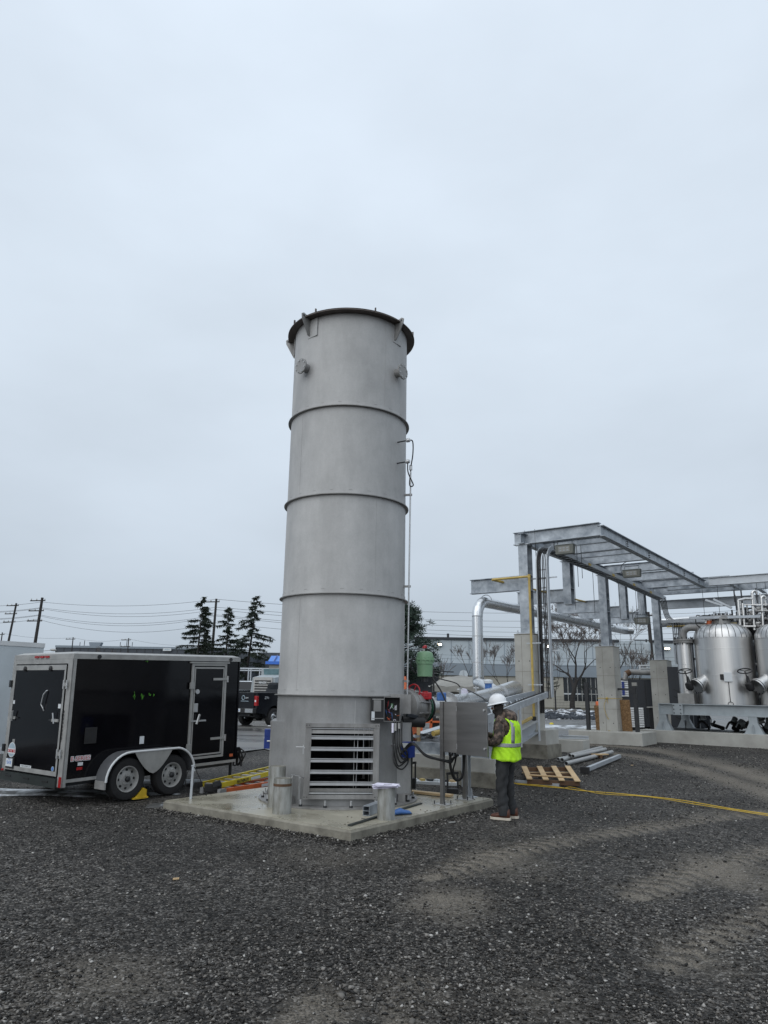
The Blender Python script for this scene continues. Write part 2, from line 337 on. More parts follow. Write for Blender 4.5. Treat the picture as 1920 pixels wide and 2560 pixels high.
def mud_rut(x, y):
    mud = np.zeros_like(x); rut = np.zeros_like(x)
    wob = (fbm(x, y, 3.0, 11) - .5) * 0.28
    for pts, w, a, tread in TRACKS:
        P = bez(pts, 10); s = 0.0
        best = np.full(x.shape, 1e9); sl = np.zeros_like(x); sd = np.zeros_like(x)
        for p, q in zip(P[:-1], P[1:]):
            d = q - p; ln = max(math.hypot(d.x, d.y), 1e-6); ux, uy = d.x / ln, d.y / ln
            t = np.clip((x - p.x) * ux + (y - p.y) * uy, 0, ln)
            ex = x - p.x - ux * t; ey = y - p.y - uy * t; dd = np.hypot(ex, ey)
            k = dd < best; best = np.where(k, dd, best); sl = np.where(k, s + t, sl); sd = np.where(k, ex * uy - ey * ux, sd); s += ln
        m = np.clip(1.25 - (best + wob) / w, 0, 1) * a * (0.6 + 0.9 * fbm(x, y, 1.1, 31))
        if tread:
            ch = 0.5 + 0.5 * np.sin((sl + np.abs(sd) * 0.7) * 2 * math.pi / 0.21)
            m = m * (0.22 + 1.0 * np.clip(ch * 1.8 - .4, 0, 1)); rut -= (best < w) * 0.018 * ch * np.clip(m * 2, 0, 1)
        mud = np.maximum(mud, m); rut -= np.exp(-(best / w) ** 2) * 0.012
    for c, rx, ry, a in PATCH:
        d = np.hypot((x - c.x) / rx, (y - c.y) / (ry * 4)); mud = np.maximum(mud, np.clip(1.3 - d + wob * 3, 0, 1) * a * (0.35 + 1.1 * fbm(x, y, 4.0, 51)))
    mud = np.maximum(mud, np.clip(fbm(x, y, 0.55, 71) - 0.68, 0, 1) * 1.5)
    return np.clip(mud, 0, 1), rut
xs = np.concatenate([-np.geomspace(900, 7, 40), np.arange(-6.8, 8.9, 0.06), np.geomspace(9, 900, 40)])
ys = np.concatenate([-np.geomspace(300, 2, 14), np.arange(0, 2.4, 0.4), np.arange(2.4, 12.0, 0.05), np.arange(12.0, 45.0, 0.35), np.geomspace(45, 1500, 30)])
XX, YY = np.meshgrid(xs, ys); mud, rut = mud_rut(XX, YY)
ZZ = 0.009 * np.clip(YY - 12, 0, 33)
near = np.clip((9.5 - np.abs(XX)) / 2, 0, 1) * (YY > 2) * np.clip((40 - YY) / 10, 0, 1)
ZZ = ZZ + near * (rut + (fbm(XX, YY, 0.7, 91) - .5) * 0.05 + (fbm(XX, YY, 6, 95) - .5) * 0.012) - near * 0.012
nx, ny = len(xs), len(ys)
me = bpy.data.meshes.new('ground')
idx = np.arange(nx * ny).reshape(ny, nx)
quads = np.stack([idx[:-1, :-1], idx[:-1, 1:], idx[1:, 1:], idx[1:, :-1]], -1).reshape(-1, 4)
me.vertices.add(nx * ny); me.vertices.foreach_set('co', np.stack([XX, YY, ZZ], -1).ravel())
me.loops.add(quads.size); me.loops.foreach_set('vertex_index', quads.ravel())
me.polygons.add(len(quads)); me.polygons.foreach_set('loop_start', np.arange(0, quads.size, 4)); me.polygons.foreach_set('loop_total', np.full(len(quads), 4))
me.update(calc_edges=True); me.polygons.foreach_set('use_smooth', np.ones(len(quads), bool))
at = me.attributes.new('mud', 'FLOAT', 'POINT'); at.data.foreach_set('value', mud.ravel())
gm = bpy.data.materials.new('wet_gravel'); gm.use_nodes = True
nt = gm.node_tree; N = nt.nodes; L = nt.links; b = N['Principled BSDF']
tc = N.new('ShaderNodeTexCoord')
vo = N.new('ShaderNodeTexVoronoi'); vo.inputs['Scale'].default_value = 52; vo.inputs['Randomness'].default_value = 1
L.new(tc.outputs['Object'], vo.inputs['Vector'])
sp = N.new('ShaderNodeSeparateColor'); L.new(vo.outputs['Color'], sp.inputs[0])
rp = N.new('ShaderNodeValToRGB'); rp.color_ramp.elements[0].color = (0.010, 0.0096, 0.0092, 1); rp.color_ramp.elements[1].color = (0.15, 0.144, 0.136, 1)
e = rp.color_ramp.elements.new(0.45); e.color = (0.025, 0.0228, 0.0205, 1); e = rp.color_ramp.elements.new(0.8); e.color = (0.066, 0.061, 0.055, 1)
L.new(sp.outputs[0], rp.inputs[0])
big = N.new('ShaderNodeTexNoise'); big.inputs['Scale'].default_value = 0.5; big.inputs['Detail'].default_value = 7; L.new(tc.outputs['Object'], big.inputs['Vector'])
bm_ = N.new('ShaderNodeMapRange'); bm_.inputs[1].default_value = 0.35; bm_.inputs[2].default_value = 0.65; bm_.inputs[3].default_value = 0.65; bm_.inputs[4].default_value = 1.3; L.new(big.outputs['Fac'], bm_.inputs[0])
g2 = N.new('ShaderNodeTexNoise'); g2.inputs['Scale'].default_value = 9; g2.inputs['Detail'].default_value = 8; g2.inputs['Roughness'].default_value = 0.75; L.new(tc.outputs['Object'], g2.inputs['Vector'])
g3 = N.new('ShaderNodeMapRange'); g3.inputs[1].default_value = 0.36; g3.inputs[2].default_value = 0.66; g3.inputs[3].default_value = 0.35; g3.inputs[4].default_value = 2.1; L.new(g2.outputs['Fac'], g3.inputs[0])
g4 = N.new('ShaderNodeMath'); g4.operation = 'MULTIPLY'; L.new(bm_.outputs[0], g4.inputs[0]); L.new(g3.outputs[0], g4.inputs[1])
sc_ = N.new('ShaderNodeVectorMath'); sc_.operation = 'SCALE'; L.new(rp.outputs[0], sc_.inputs[0]); L.new(g4.outputs[0], sc_.inputs['Scale'])
am = N.new('ShaderNodeAttribute'); am.attribute_name = 'mud'
fn = N.new('ShaderNodeTexNoise'); fn.inputs['Scale'].default_value = 70; fn.inputs['Detail'].default_value = 4; L.new(tc.outputs['Object'], fn.inputs['Vector'])
ml = N.new('ShaderNodeMath'); ml.operation = 'MULTIPLY'; L.new(am.outputs['Fac'], ml.inputs[0])
fr = N.new('ShaderNodeMapRange'); fr.inputs[1].default_value = 0.40; fr.inputs[2].default_value = 0.60; fr.inputs[3].default_value = 0.35; fr.inputs[4].default_value = 1.1; L.new(fn.outputs['Fac'], fr.inputs[0]); L.new(fr.outputs[0], ml.inputs[1])
mc = N.new('ShaderNodeMixRGB'); mc.inputs[2].default_value = (0.22, 0.195, 0.16, 1); L.new(ml.outputs[0], mc.inputs[0]); L.new(sc_.outputs[0], mc.inputs[1])
L.new(mc.outputs[0], b.inputs['Base Color']); b.inputs['Specular IOR Level'].default_value = 0.18
rr = N.new('ShaderNodeMapRange'); rr.inputs[3].default_value = 0.55; rr.inputs[4].default_value = 0.85; L.new(sp.outputs[1], rr.inputs[0]); L.new(rr.outputs[0], b.inputs['Roughness'])
bp = N.new('ShaderNodeBump'); bp.inputs['Strength'].default_value = 1.0; bp.inputs['Distance'].default_value = 0.02; bp.invert = True
L.new(vo.outputs['Distance'], bp.inputs['Height']); L.new(bp.outputs[0], b.inputs['Normal'])
me.materials.append(gm)
go = bpy.data.objects.new('ground', me); COL.objects.link(go); _tag(go, 'dark wet gravel ground with pale tyre tracks', 'ground', kind='structure')
def zg(x, y):
    m_, r_ = mud_rut(np.array([float(x)]), np.array([float(y)])); n_ = max(0, min(1, (9.5 - abs(x)) / 2)) * (1 if y > 2 else 0) * max(0, min(1, (40 - y) / 10))
    f1 = fbm(np.array([float(x)]), np.array([float(y)]), 0.7, 91)[0]; return gh(y) + n_ * (r_[0] + (f1 - .5) * .05 - 0.012)

# loose stones
ns = 205000
yy = 1.9 + (1 / (1 / 1.1 - _rng.random(ns) * (1 / 1.1 - 1 / 12.5))) ; yy = yy
xx = (_rng.random(ns) - .5) * 2 * (1.5 + yy * 0.62)
y2 = 11 + 16 * _rng.random(34000); xx = np.concatenate([xx, -1.5 + (y2 * .62 + 2) * _rng.random(34000)]); yy = np.concatenate([yy, y2]); ns = len(xx)
mm, ru = mud_rut(xx, yy)
PADC = V(-0.74, 12.31, 0); YAW = 0.64; A_ = V(math.sin(YAW), math.cos(YAW), 0); B_ = V(math.cos(YAW), -math.sin(YAW), 0)
pa = (xx - PADC.x) * A_.x + (yy - PADC.y) * A_.y; pb = (xx - PADC.x) * B_.x + (yy - PADC.y) * B_.y
keep = (_rng.random(ns) > mm * 1.1) & ~((np.abs(pa) < 2.0) & (np.abs(pb) < 2.0))
cl = fbm(xx, yy, 0.9, 131); keep &= _rng.random(ns) < np.clip((cl - .25) * 2.6, .25, 1)
pe = _rng.random((9000, 3)); sd4 = _rng.integers(0, 4, 9000); al = (pe[:, 0] - .5) * 4.0; ou = 1.885 + pe[:, 1] ** 2.2 * .22
lb = np.choose(sd4, [al, al, ou, -ou]); la = np.choose(sd4, [-ou, ou, al, al])
ex, ey = PADC.x + B_.x * lb + A_.x * la, PADC.y + B_.y * lb + A_.y * la
xx, yy = np.concatenate([xx[keep], ex]), np.concatenate([yy[keep], ey]); ru = np.concatenate([ru[keep], .02 * (1 - pe[:, 1])]); ns = len(xx)
sz = (0.0045 + 0.0115 * _rng.random(ns) ** 2.6) * (1 + 0.035 * yy)
ridge = np.array([[p.x, p.y] for p in bez([Gd(720, 2120), Gd(770, 2150), Gd(830, 2170), Gd(910, 2200)], 6)])
rd = np.min(np.hypot(xx[:, None] - ridge[None, :, 0], yy[:, None] - ridge[None, :, 1]), 1); sz = np.where(rd < 0.07, sz * 1.6, sz)
zb = np.array(0.009 * np.clip(yy - 12, 0, 33)); nn = np.clip((9.5 - np.abs(xx)) / 2, 0, 1)
zb = zb + nn * (ru + (fbm(xx, yy, 0.7, 91) - .5) * .05 + (fbm(xx, yy, 6, 95) - .5) * 0.012 - 0.012)
octa = np.array([[1, 0, 0], [-1, 0, 0], [0, 1, 0], [0, -1, 0], [0, 0, 1], [0, 0, -1]], float)
vv = octa[None] * (0.8 + 0.5 * _rng.random((ns, 6, 1))) + (_rng.random((ns, 6, 3)) - .5) * 0.75
sc3 = np.stack([np.ones(ns), 0.6 + .5 * _rng.random(ns), 0.4 + .35 * _rng.random(ns)], -1) * sz[:, None]
vv = vv * sc3[:, None, :]
tl = (_rng.random(ns) - .5) * 1.2; rz = _rng.random(ns) * 6.283
c, s_ = np.cos(tl), np.sin(tl); y1 = vv[..., 1] * c[:, None] - vv[..., 2] * s_[:, None]; z1 = vv[..., 1] * s_[:, None] + vv[..., 2] * c[:, None]
c, s_ = np.cos(rz), np.sin(rz); x2 = vv[..., 0] * c[:, None] - y1 * s_[:, None]; y2 = vv[..., 0] * s_[:, None] + y1 * c[:, None]
co = np.stack([x2 + xx[:, None], y2 + yy[:, None], z1 + (zb + sz * 0.28)[:, None]], -1).reshape(-1, 3)
fq = np.array([(0, 2, 4), (2, 1, 4), (1, 3, 4), (3, 0, 4), (2, 0, 5), (1, 2, 5), (3, 1, 5), (0, 3, 5)])
qd = (fq[None] + (np.arange(ns) * 6)[:, None, None]).reshape(-1, 3)
me = bpy.data.meshes.new('loose_gravel')
me.vertices.add(len(co)); me.vertices.foreach_set('co', co.ravel())
me.loops.add(qd.size); me.loops.foreach_set('vertex_index', qd.ravel().astype(np.int32))
me.polygons.add(len(qd)); me.polygons.foreach_set('loop_start', np.arange(0, qd.size, 3)); me.polygons.foreach_set('loop_total', np.full(len(qd), 3))
me.update(calc_edges=True)
tone = np.repeat(_rng.random(ns) ** 1.0, 6); at = me.attributes.new('tone', 'FLOAT', 'POINT'); at.data.foreach_set('value', tone)
sm = bpy.data.materials.new('crushed_stone'); sm.use_nodes = True; nt = sm.node_tree; N = nt.nodes; L = nt.links; b = N['Principled BSDF']
a_ = N.new('ShaderNodeAttribute'); a_.attribute_name = 'tone'; rp = N.new('ShaderNodeValToRGB'); L.new(a_.outputs['Fac'], rp.inputs[0])
rp.color_ramp.elements[0].color = (0.010, 0.0097, 0.0093, 1); rp.color_ramp.elements[1].color = (0.42, 0.41, 0.39, 1)
for p_, c_ in ((0.4, (0.029, 0.0262, 0.0235, 1)), (0.68, (0.082, 0.0755, 0.068, 1)), (0.88, (0.155, 0.145, 0.131, 1)), (0.97, (0.24, 0.228, 0.21, 1))):
    e = rp.color_ramp.elements.new(p_); e.color = c_
L.new(rp.outputs[0], b.inputs['Base Color']); b.inputs['Roughness'].default_value = 0.55; b.inputs['Specular IOR Level'].default_value = 0.3
me.materials.append(sm); go2 = bpy.data.objects.new('loose_gravel', me); COL.objects.link(go2); _tag(go2, 'loose crushed stone scattered over the yard', 'gravel', kind='stuff')

# asphalt, snow, verge
def sheet(name, polys, mat, dz, label, cat, kind='structure', n=1):
    b = MB()
    for poly in polys:
        P = [Vector(p) for p in poly]
        b.add([V(p[0], p[1], gh(p[1]) + dz) for p in P], [tuple(range(len(P)))])
    return b.build(name, mat, None, label=label, cat=cat, kind=kind)
def strips(x0f, x1f, ys_): return [[(x0f(a), a), (x1f(a), a), (x1f(c), c), (x0f(c), c)] for a, c in zip(ys_[:-1], ys_[1:])]
M['asphalt'] = pm('wet_asphalt', (0.05, 0.05, 0.05), 0.36, scale=0.35, col2=(0.13, 0.127, 0.12), rvar=0.2, bump=0.05, bscale=60, stretch=(0.5, 1.6, 1), thr=(0.38, 0.62))
M['verge'] = pm('winter_verge', (0.035, 0.038, 0.02), 0.9, scale=0.9, col2=(0.09, 0.075, 0.05), bump=0.3, bscale=4)
M['snowpatch'] = pm('melting_snow', (0.06, 0.06, 0.058), 0.6, scale=2.0, col2=(0.58, 0.62, 0.66), thr=(0.42, 0.55), rvar=0.1, bump=0.2, bscale=10)
_ed = [[(-60 + .5 * k, 21.3 + .9 * math.sin(k * .9) + .5 * math.sin(k * 2.3)), (-59.5 + .5 * k, 21.3 + .9 * math.sin(k * .9 + .9) + .5 * math.sin(k * 2.3 + 2.3)), (-59.5 + .5 * k, 24), (-60 + .5 * k, 24)] for k in range(128)]
sheet('asphalt_yard', _ed + strips(lambda y: -60.0, lambda y: 4.0 + (y - 24) * 0.2 if y < 32 else 60.0, [24, 28, 32, 32.01, 38, 45, 60, 66]), 'asphalt', 0.02, 'wet grey asphalt beyond the gravel', 'asphalt')
sheet('verge', [[(-300, 66), (300, 66), (300, 400), (-300, 400)]], 'verge', 0.012, 'brown winter grass along the far road', 'grass')
def blob(name, c, rx, ry, label, yaw=0.0, seed=0, h=0.03):
    rg = random.Random(seed); b = MB(); rings = []
    ph = [rg.random() * 6.28 for _ in range(4)]
    for k, (q, z) in enumerate(((1, 0.002), (0.85, h * .7), (0.5, h), (0.1, h * 1.05))):
        ring = []
        for i in range(40):
            a = 2 * math.pi * i / 40; w = 1 + 0.22 * math.sin(2 * a + ph[0]) + 0.14 * math.sin(5 * a + ph[1]) + 0.09 * math.sin(11 * a + ph[2])
            px, py = math.cos(a) * rx * w * q, math.sin(a) * ry * w * q
            X, Y = c.x + px * math.cos(yaw) - py * math.sin(yaw), c.y + px * math.sin(yaw) + py * math.cos(yaw)
            ring.append((X, Y, zg(X, Y) + z + 0.004))
        rings.append(ring)
    b.rings(rings); o = b.build(name, 'snowpatch' if h < .05 else 'snow', None, smooth=60); _tag(o, label, 'snow', kind='structure'); return o
blob('snow_patch', Gd(45, 1712), 2.2, 0.45, 'thin snow strip on the gravel behind the black trailer', seed=1)
blob('snow_patch', Gd(352, 1738), 0.26, 0.22, 'small melting snow patch beside the concrete pad', seed=2)
blob('snow_patch', Gd(440, 1690), 1.4, 0.5, 'wet snow under the front of the black trailer', seed=3)
blob('snow_patch', Gd(1235, 1573), 3.2, 1.0, 'slushy snow on the gravel near the mesh fence', seed=4)
blob('snow_patch', V(9.0, 38.0, 0), 5, 1.1, 'slush on the asphalt behind the mesh fence', seed=6)

# ------------------------------------------------------------------ concrete pad
PZ = 0.14
HALF = 1.89
def padw(b, a, z=PZ): return V(PADC.x + B_.x * b + A_.x * a, PADC.y + B_.y * b + A_.y * a, z)
pad = thing('concrete_pad', 'square concrete slab carrying the tall grey steel stack', 'concrete slab', PADC, YAW)
bmb = MB()
pr_ = []
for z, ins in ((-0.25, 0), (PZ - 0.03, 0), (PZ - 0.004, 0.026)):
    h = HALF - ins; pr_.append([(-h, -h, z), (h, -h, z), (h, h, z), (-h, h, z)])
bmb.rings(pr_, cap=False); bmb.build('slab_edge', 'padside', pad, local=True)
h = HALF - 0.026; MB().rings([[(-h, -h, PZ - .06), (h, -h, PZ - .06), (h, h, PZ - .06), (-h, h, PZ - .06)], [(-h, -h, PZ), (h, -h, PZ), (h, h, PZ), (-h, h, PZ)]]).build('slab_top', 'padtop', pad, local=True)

# ------------------------------------------------------------------ the stack
T = V(-0.68, 12.5, 0); RS = 1.07
c_ = (-T).normalized(); r_ = V(-c_.y, c_.x, 0)
def tp(phi, rad, z): return V(T.x, T.y, 0) + (c_ * math.cos(R(phi)) + r_ * math.sin(R(phi))) * rad + V(0, 0, z)
def tdir(phi): return c_ * math.cos(R(phi)) + r_ * math.sin(R(phi))
def tang(phi): return -c_ * math.sin(R(phi)) + r_ * math.cos(R(phi))
st = thing('steel_stack', 'tall grey steel flare stack with louvred air inlets', 'stack', (T.x, T.y, PZ))
ZB = [PZ + 0.02, 1.765, 3.365, 5.03, 6.61, 8.40]
LZ0, LZ1, LHW, LD = 0.27, 1.36, 0.565, 1.13
ang = [-180 + 360 * k / 120 for k in range(120)]
# lowest shell section with four openings
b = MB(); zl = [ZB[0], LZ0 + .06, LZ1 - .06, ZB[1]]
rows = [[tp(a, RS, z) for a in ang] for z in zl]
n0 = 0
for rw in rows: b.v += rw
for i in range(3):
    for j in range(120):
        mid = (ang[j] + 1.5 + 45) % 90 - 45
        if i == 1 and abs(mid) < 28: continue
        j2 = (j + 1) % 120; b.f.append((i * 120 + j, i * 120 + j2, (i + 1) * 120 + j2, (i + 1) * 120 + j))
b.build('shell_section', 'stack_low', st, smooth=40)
for z0, z1 in zip(ZB[1:-1], ZB[2:]):
    MB().rings([[tp(a, RS, z) for a in ang] for z in (z0, z1)], cap=False).build('shell_section', 'stack', st, smooth=40)
inner = MB()
zl2 = [ZB[0], LZ0 + .06, LZ1 - .06, 8.38]
for z in zl2: inner.v += [tp(a, RS - 0.05, z) for a in ang]
for i in range(3):
    for j in range(120):
        mid = (ang[j] + 1.5 + 45) % 90 - 45
        if i == 1 and abs(mid) < 28: continue
        j2 = (j + 1) % 120; inner.f.append((i * 120 + j, i * 120 + j2, (i + 1) * 120 + j2, (i + 1) * 120 + j))
inner.build('lining', 'inside', st, smooth=40)
MB().lathe([(0.05, PZ + .012), (RS - .06, PZ + .012), (RS - .06, PZ + .03), (0.05, PZ + .03)], (T.x, T.y, 0), seg=48).build('floor_plate', 'inside', st)
MB().cyl(tp(150, 0.35, PZ), tp(150, 0.35, 1.9), 0.16, 20).build('burner', 'inside', st, smooth=40)
MB().cyl(tp(95, 0.5, PZ), tp(95, 0.5, 1.6), 0.012, 8).build('rod', 'trim', st)
def ringf(z, rout, t, mat='stack_trim', nm='stiffener_ring'):
    return MB().rings([[tp(a, r, zz) for a in ang] for r, zz in ((RS - .004, z), (rout, z), (rout, z + t), (RS - .004, z + t))], cap=False, close=True).build(nm, mat, st, smooth=40)
for k, z in enumerate(ZB[1:-1]):
    ringf(z, RS + 0.055, 0.014)
    ringf(z + .0145, RS + 0.007, 0.078, 'stack', 'backing_strip')
    for m in range(9): # stitch welds of the backing strip above each joint
        ph = -75 + 17 * m + k * 5
        MB().box(tp(ph, RS + .006, z + .085), (0.06, 0.006, 0.005), tang(ph), -tdir(ph)).build('weld_bead', 'stack_trim', st)
# vertical seams
for k, ph in enumerate((12, -42, 28, -50, 35)):
    MB().box(tp(ph, RS + .001, (ZB[k] + ZB[k + 1]) / 2), (ZB[k + 1] - ZB[k] - .12, 0.006, 0.004), (0, 0, 1), tang(ph)).build('seam', 'stack', st)
# top rim
MB().rings([[tp(a, r, zz) for a in ang] for r, zz in ((RS - .05, 8.385), (1.215, 8.385), (1.215, 8.40), (RS - .05, 8.40))], cap=False, close=True).build('top_flange', 'rim', st, smooth=40)
MB().rings([[tp(a, r, zz) for a in ang] for r, zz in ((RS - .05, 8.402), (1.17, 8.402), (1.19, 8.43), (RS - .05, 8.43))], cap=False, close=True).build('rain_lip', 'rim', st, smooth=40)
for ph in (-45, 47, -98, 140):
    t = tang(ph); d = tdir(ph)
    lg = MB().prism([tp(ph, RS, 8.06) - t * .009, tp(ph, RS, 8.42) - t * .009, tp(ph, 1.24, 8.47) - t * .009, tp(ph, 1.285, 8.44) - t * .009, tp(ph, 1.275, 8.36) - t * .009, tp(ph, RS + .05, 8.07) - t * .009], t * .018).build('lifting_lug', 'stack_trim', st)
    MB().cyl(tp(ph, 1.235, 8.415) - t * .012, tp(ph, 1.235, 8.415) + t * .012, 0.022, 12).build('lug_eye', 'darksteel', lg)
    MB().box(tp(ph + 4, RS + .004, 8.2), (0.24, 0.35, 0.012), t, (0, 0, 1)).build('doubler_plate', 'stack', lg)
for ph in (-62, -33, 20, 75): MB().box(tp(ph, 1.2, 8.43), (0.02, 0.03, 0.1), tang(ph), tdir(ph)).build('rim_tab', 'rim', st)
# blanked nozzles
for ph, z in ((-47, 7.44), (51, 7.44)):
    d = tdir(ph); nzl = MB().cyl(tp(ph, RS - .03, z), tp(ph, RS + .13, z), 0.08, 20).build('nozzle', 'stack_trim', st, smooth=40)
    MB().cyl(tp(ph, RS + .125, z), tp(ph, RS + .15, z), 0.142, 28).build('blind_flange', 'stack_trim', nzl, smooth=40)
    for k in range(8):
        a = 2 * math.pi * (k + .5) / 8; q = tp(ph, RS + .145, z) + (tang(ph) * math.cos(a) + V(0, 0, 1) * math.sin(a)) * 0.115
        MB().cyl(q, q + d * .022, 0.011, 6).build('bolt', 'alu', nzl)
# base ring and anchors
MB().rings([[tp(a, r, zz) for a in ang] for r, zz in ((RS - .05, PZ + .002), (1.30, PZ + .002), (1.30, PZ + .024), (RS - .05, PZ + .024))], cap=False, close=True).build('base_ring', 'stack_trim', st, smooth=40)
for k in range(20):
    ph = 9 + 18 * k
    an = MB().cyl(tp(ph, 1.235, PZ + .02), tp(ph, 1.235, PZ + .12), 0.014, 8).build('anchor_bolt', 'alu', st)
    MB().cyl(tp(ph, 1.235, PZ + .024), tp(ph, 1.235, PZ + .05), 0.028, 6).build('nut', 'darksteel', an)
for ph in (-63, -40, 38, 62):
    MB().box(tp(ph, 1.235, PZ + .14), (0.11, 0.11, 0.014), tang(ph), tdir(ph)).build('chair_plate', 'stack_trim', st)
    for s in (-1, 1): MB().box(tp(ph, 1.16, PZ + .08) + tang(ph) * s * .05, (0.012, 0.12, 0.115), tang(ph), tdir(ph)).build('gusset', 'stack_trim', st)
# louvred inlets
def louvre(phi, blades):
    t = tang(phi); d = tdir(phi); c0 = tp(phi, 0, 0)
    def q(u, w, z): return c0 + t * u + d * w + V(0, 0, z)
    fr = MB().box(q(0, LD - .012, LZ1 - .03), (2 * LHW, 0.024, 0.06), t, d).build('inlet_frame', 'stack_trim', st)
    MB().box(q(0, LD - .012, LZ0 + .03), (2 * LHW, 0.024, 0.06), t, d).build('frame_rail', 'stack_trim', fr)
    for s in (-1, 1):
        MB().box(q(s * (LHW - .03), LD - .0125, (LZ0 + LZ1) / 2), (0.06, 0.023, LZ1 - LZ0 - .12), t, d).build('frame_stile', 'stack_trim', fr)
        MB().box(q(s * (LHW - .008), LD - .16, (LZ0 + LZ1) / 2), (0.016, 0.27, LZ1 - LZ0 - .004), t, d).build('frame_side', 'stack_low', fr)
        MB().box(q(s * (LHW - .075), LD - .03, (LZ0 + LZ1) / 2), (0.03, 0.05, LZ1 - LZ0 - .13), t, d).build('jamb', 'stack_trim', fr)
        for zz in (LZ0 + .03, LZ1 - .03):
            MB().box(q(s * (LHW - .035), LD + .003, zz), (0.08, 0.008, 0.066), t, d).build('corner_plate', 'stack_trim', fr)
            for w in (-.02, .02): MB().cyl(q(s * (LHW - .035) + w, LD + .006, zz), q(s * (LHW - .035) + w, LD + .014, zz), 0.008, 6).build('rivet', 'darksteel', fr)
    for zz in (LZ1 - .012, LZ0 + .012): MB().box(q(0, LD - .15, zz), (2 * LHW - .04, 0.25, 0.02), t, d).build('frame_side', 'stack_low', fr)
    if not blades: 
        MB().box(q(0, LD - .06, (LZ0 + LZ1) / 2), (2 * LHW - .2, 0.012, LZ1 - LZ0 - .1), t, d).build('closed_blade', 'inside', fr); return
    w = 2 * LHW - .18
    MB().box(q(0, LD - .03, LZ1 - .078), (w, 0.03, 0.014), t, d).build('blade', 'alu', fr)
    MB().box(q(0, LD - .035, LZ1 - .125), (w, 0.012, 0.055), t, (d + V(0, 0, .25))).build('blade', 'stack_trim', fr)
    z = LZ1 - .213
    for k in range(5):
        zc = z - k * 0.1655
        bl = MB().prism([q(-w / 2, LD - .02, zc - .006), q(-w / 2, LD - .02, zc + .011), q(-w / 2, LD - .06, zc + .02), q(-w / 2, LD - .13, zc + .008), q(-w / 2, LD - .06, zc - .006)], t * w).build('blade', 'alu', fr)
        MB().box(q(0, LD - .017, zc - .014), (w, 0.012, 0.02), t, d).build('blade_lip', 'alu', bl)
        MB().box(q(0, LD - .026, zc + .026), (w, 0.02, 0.012), t, d).build('blade_seal', 'alu', bl)
    MB().box(q(0, LD - .035, LZ0 + .125), (w, 0.012, 0.05), t, (d - V(0, 0, .25))).build('blade', 'stack_trim', fr)
    MB().box(q(0, LD - .03, LZ0 + .082), (w, 0.03, 0.02), t, d).build('blade', 'alu', fr)
    MB().cyl(q(.23, LD - .17, LZ0 + .1), q(.25, LD - .17, LZ1 - .1), 0.007, 8).build('linkage_rod', 'alu', fr)
    lk = MB().cyl(q(-LHW - .03, LD - .03, 1.0), q(-LHW + .03, LD - .03, 1.0), 0.012, 8).build('damper_handle', 'alu', fr)
    MB().box(q(-LHW - .025, LD + .0, .975), (0.016, 0.03, 0.13), t, d).build('quadrant', 'alu', lk)
    MB().cyl(q(-LHW - .02, LD + .02, 1.012), q(-LHW - .135, LD + .02, 1.012), 0.007, 8).build('lever', 'alu', lk)
louvre(2, True); louvre(-88, False); louvre(92, False); louvre(182, False)
# little fittings on the shell
MB().tube(bez([tp(-30, RS + .0, .55), tp(-30, RS + .1, .56), tp(-30, RS + .1, .50), tp(-30, RS + .1, .22)], 5), 0.007, 6).build('grab_rod', 'alu', st)
MB().tube([tp(-40, RS, .58), tp(-40, RS + .07, .58), tp(-32, RS + .07, .575), tp(-32, RS + .07, .24)], 0.007, 6).build('grab_rod', 'alu', st)
MB().cyl(tp(50, RS - .02, 1.03), tp(50, RS + .09, 1.03), 0.012, 8).build('test_port', 'alu', st)
for z in (1.28, 1.05): MB().cyl(tp(-88, LD - .02, z) + tang(-88) * .5, tp(-88, LD + .05, z) + tang(-88) * .5, .012, 8).build('hinge_pin', 'alu', st)

# louvre actuator boxes
for ph, o_, z, lab in ((-88, 0.35, 1.08, 'flat blue actuator box on the stack side towards the trailer'),):
    q0 = tp(ph, LD + .05, z) + tang(ph) * o_
    b = MB().box(q0, (0.10, 0.2, 0.3), tdir(ph), tang(ph)); a1 = b.solo('damper_actuator', 'blue', lab, 'actuator', bevel=.008)
    MB().cyl(q0 + tdir(ph) * -.06, q0 + tdir(ph) * .06, .03, 12).build('shaft', 'alu', a1)
q0 = AT(1020, 1874, 11.9)
ab = thing('damper_actuator', 'blue actuator box with grey lid among black cables on the stack', 'actuator', q0 - V(0, 0, .13))
MB().box(q0, (0.17, 0.16, 0.24), B_, A_).build('housing', 'blue', ab, bevel=.012)
MB().box(q0 + V(0, 0, .07) - A_ * .085, (0.12, 0.012, 0.07), B_, A_).build('name_plate', 'sticker', ab)
MB().cyl(q0 - V(0, 0, .12), q0 - V(0, 0, .16), .03, 12).build('cable_gland', 'yellow', ab)
MB().bar(q0 + A_ * .07, tp(92, LD - .02, q0.z), .03, .08).build('bracket', 'stack_trim', ab)

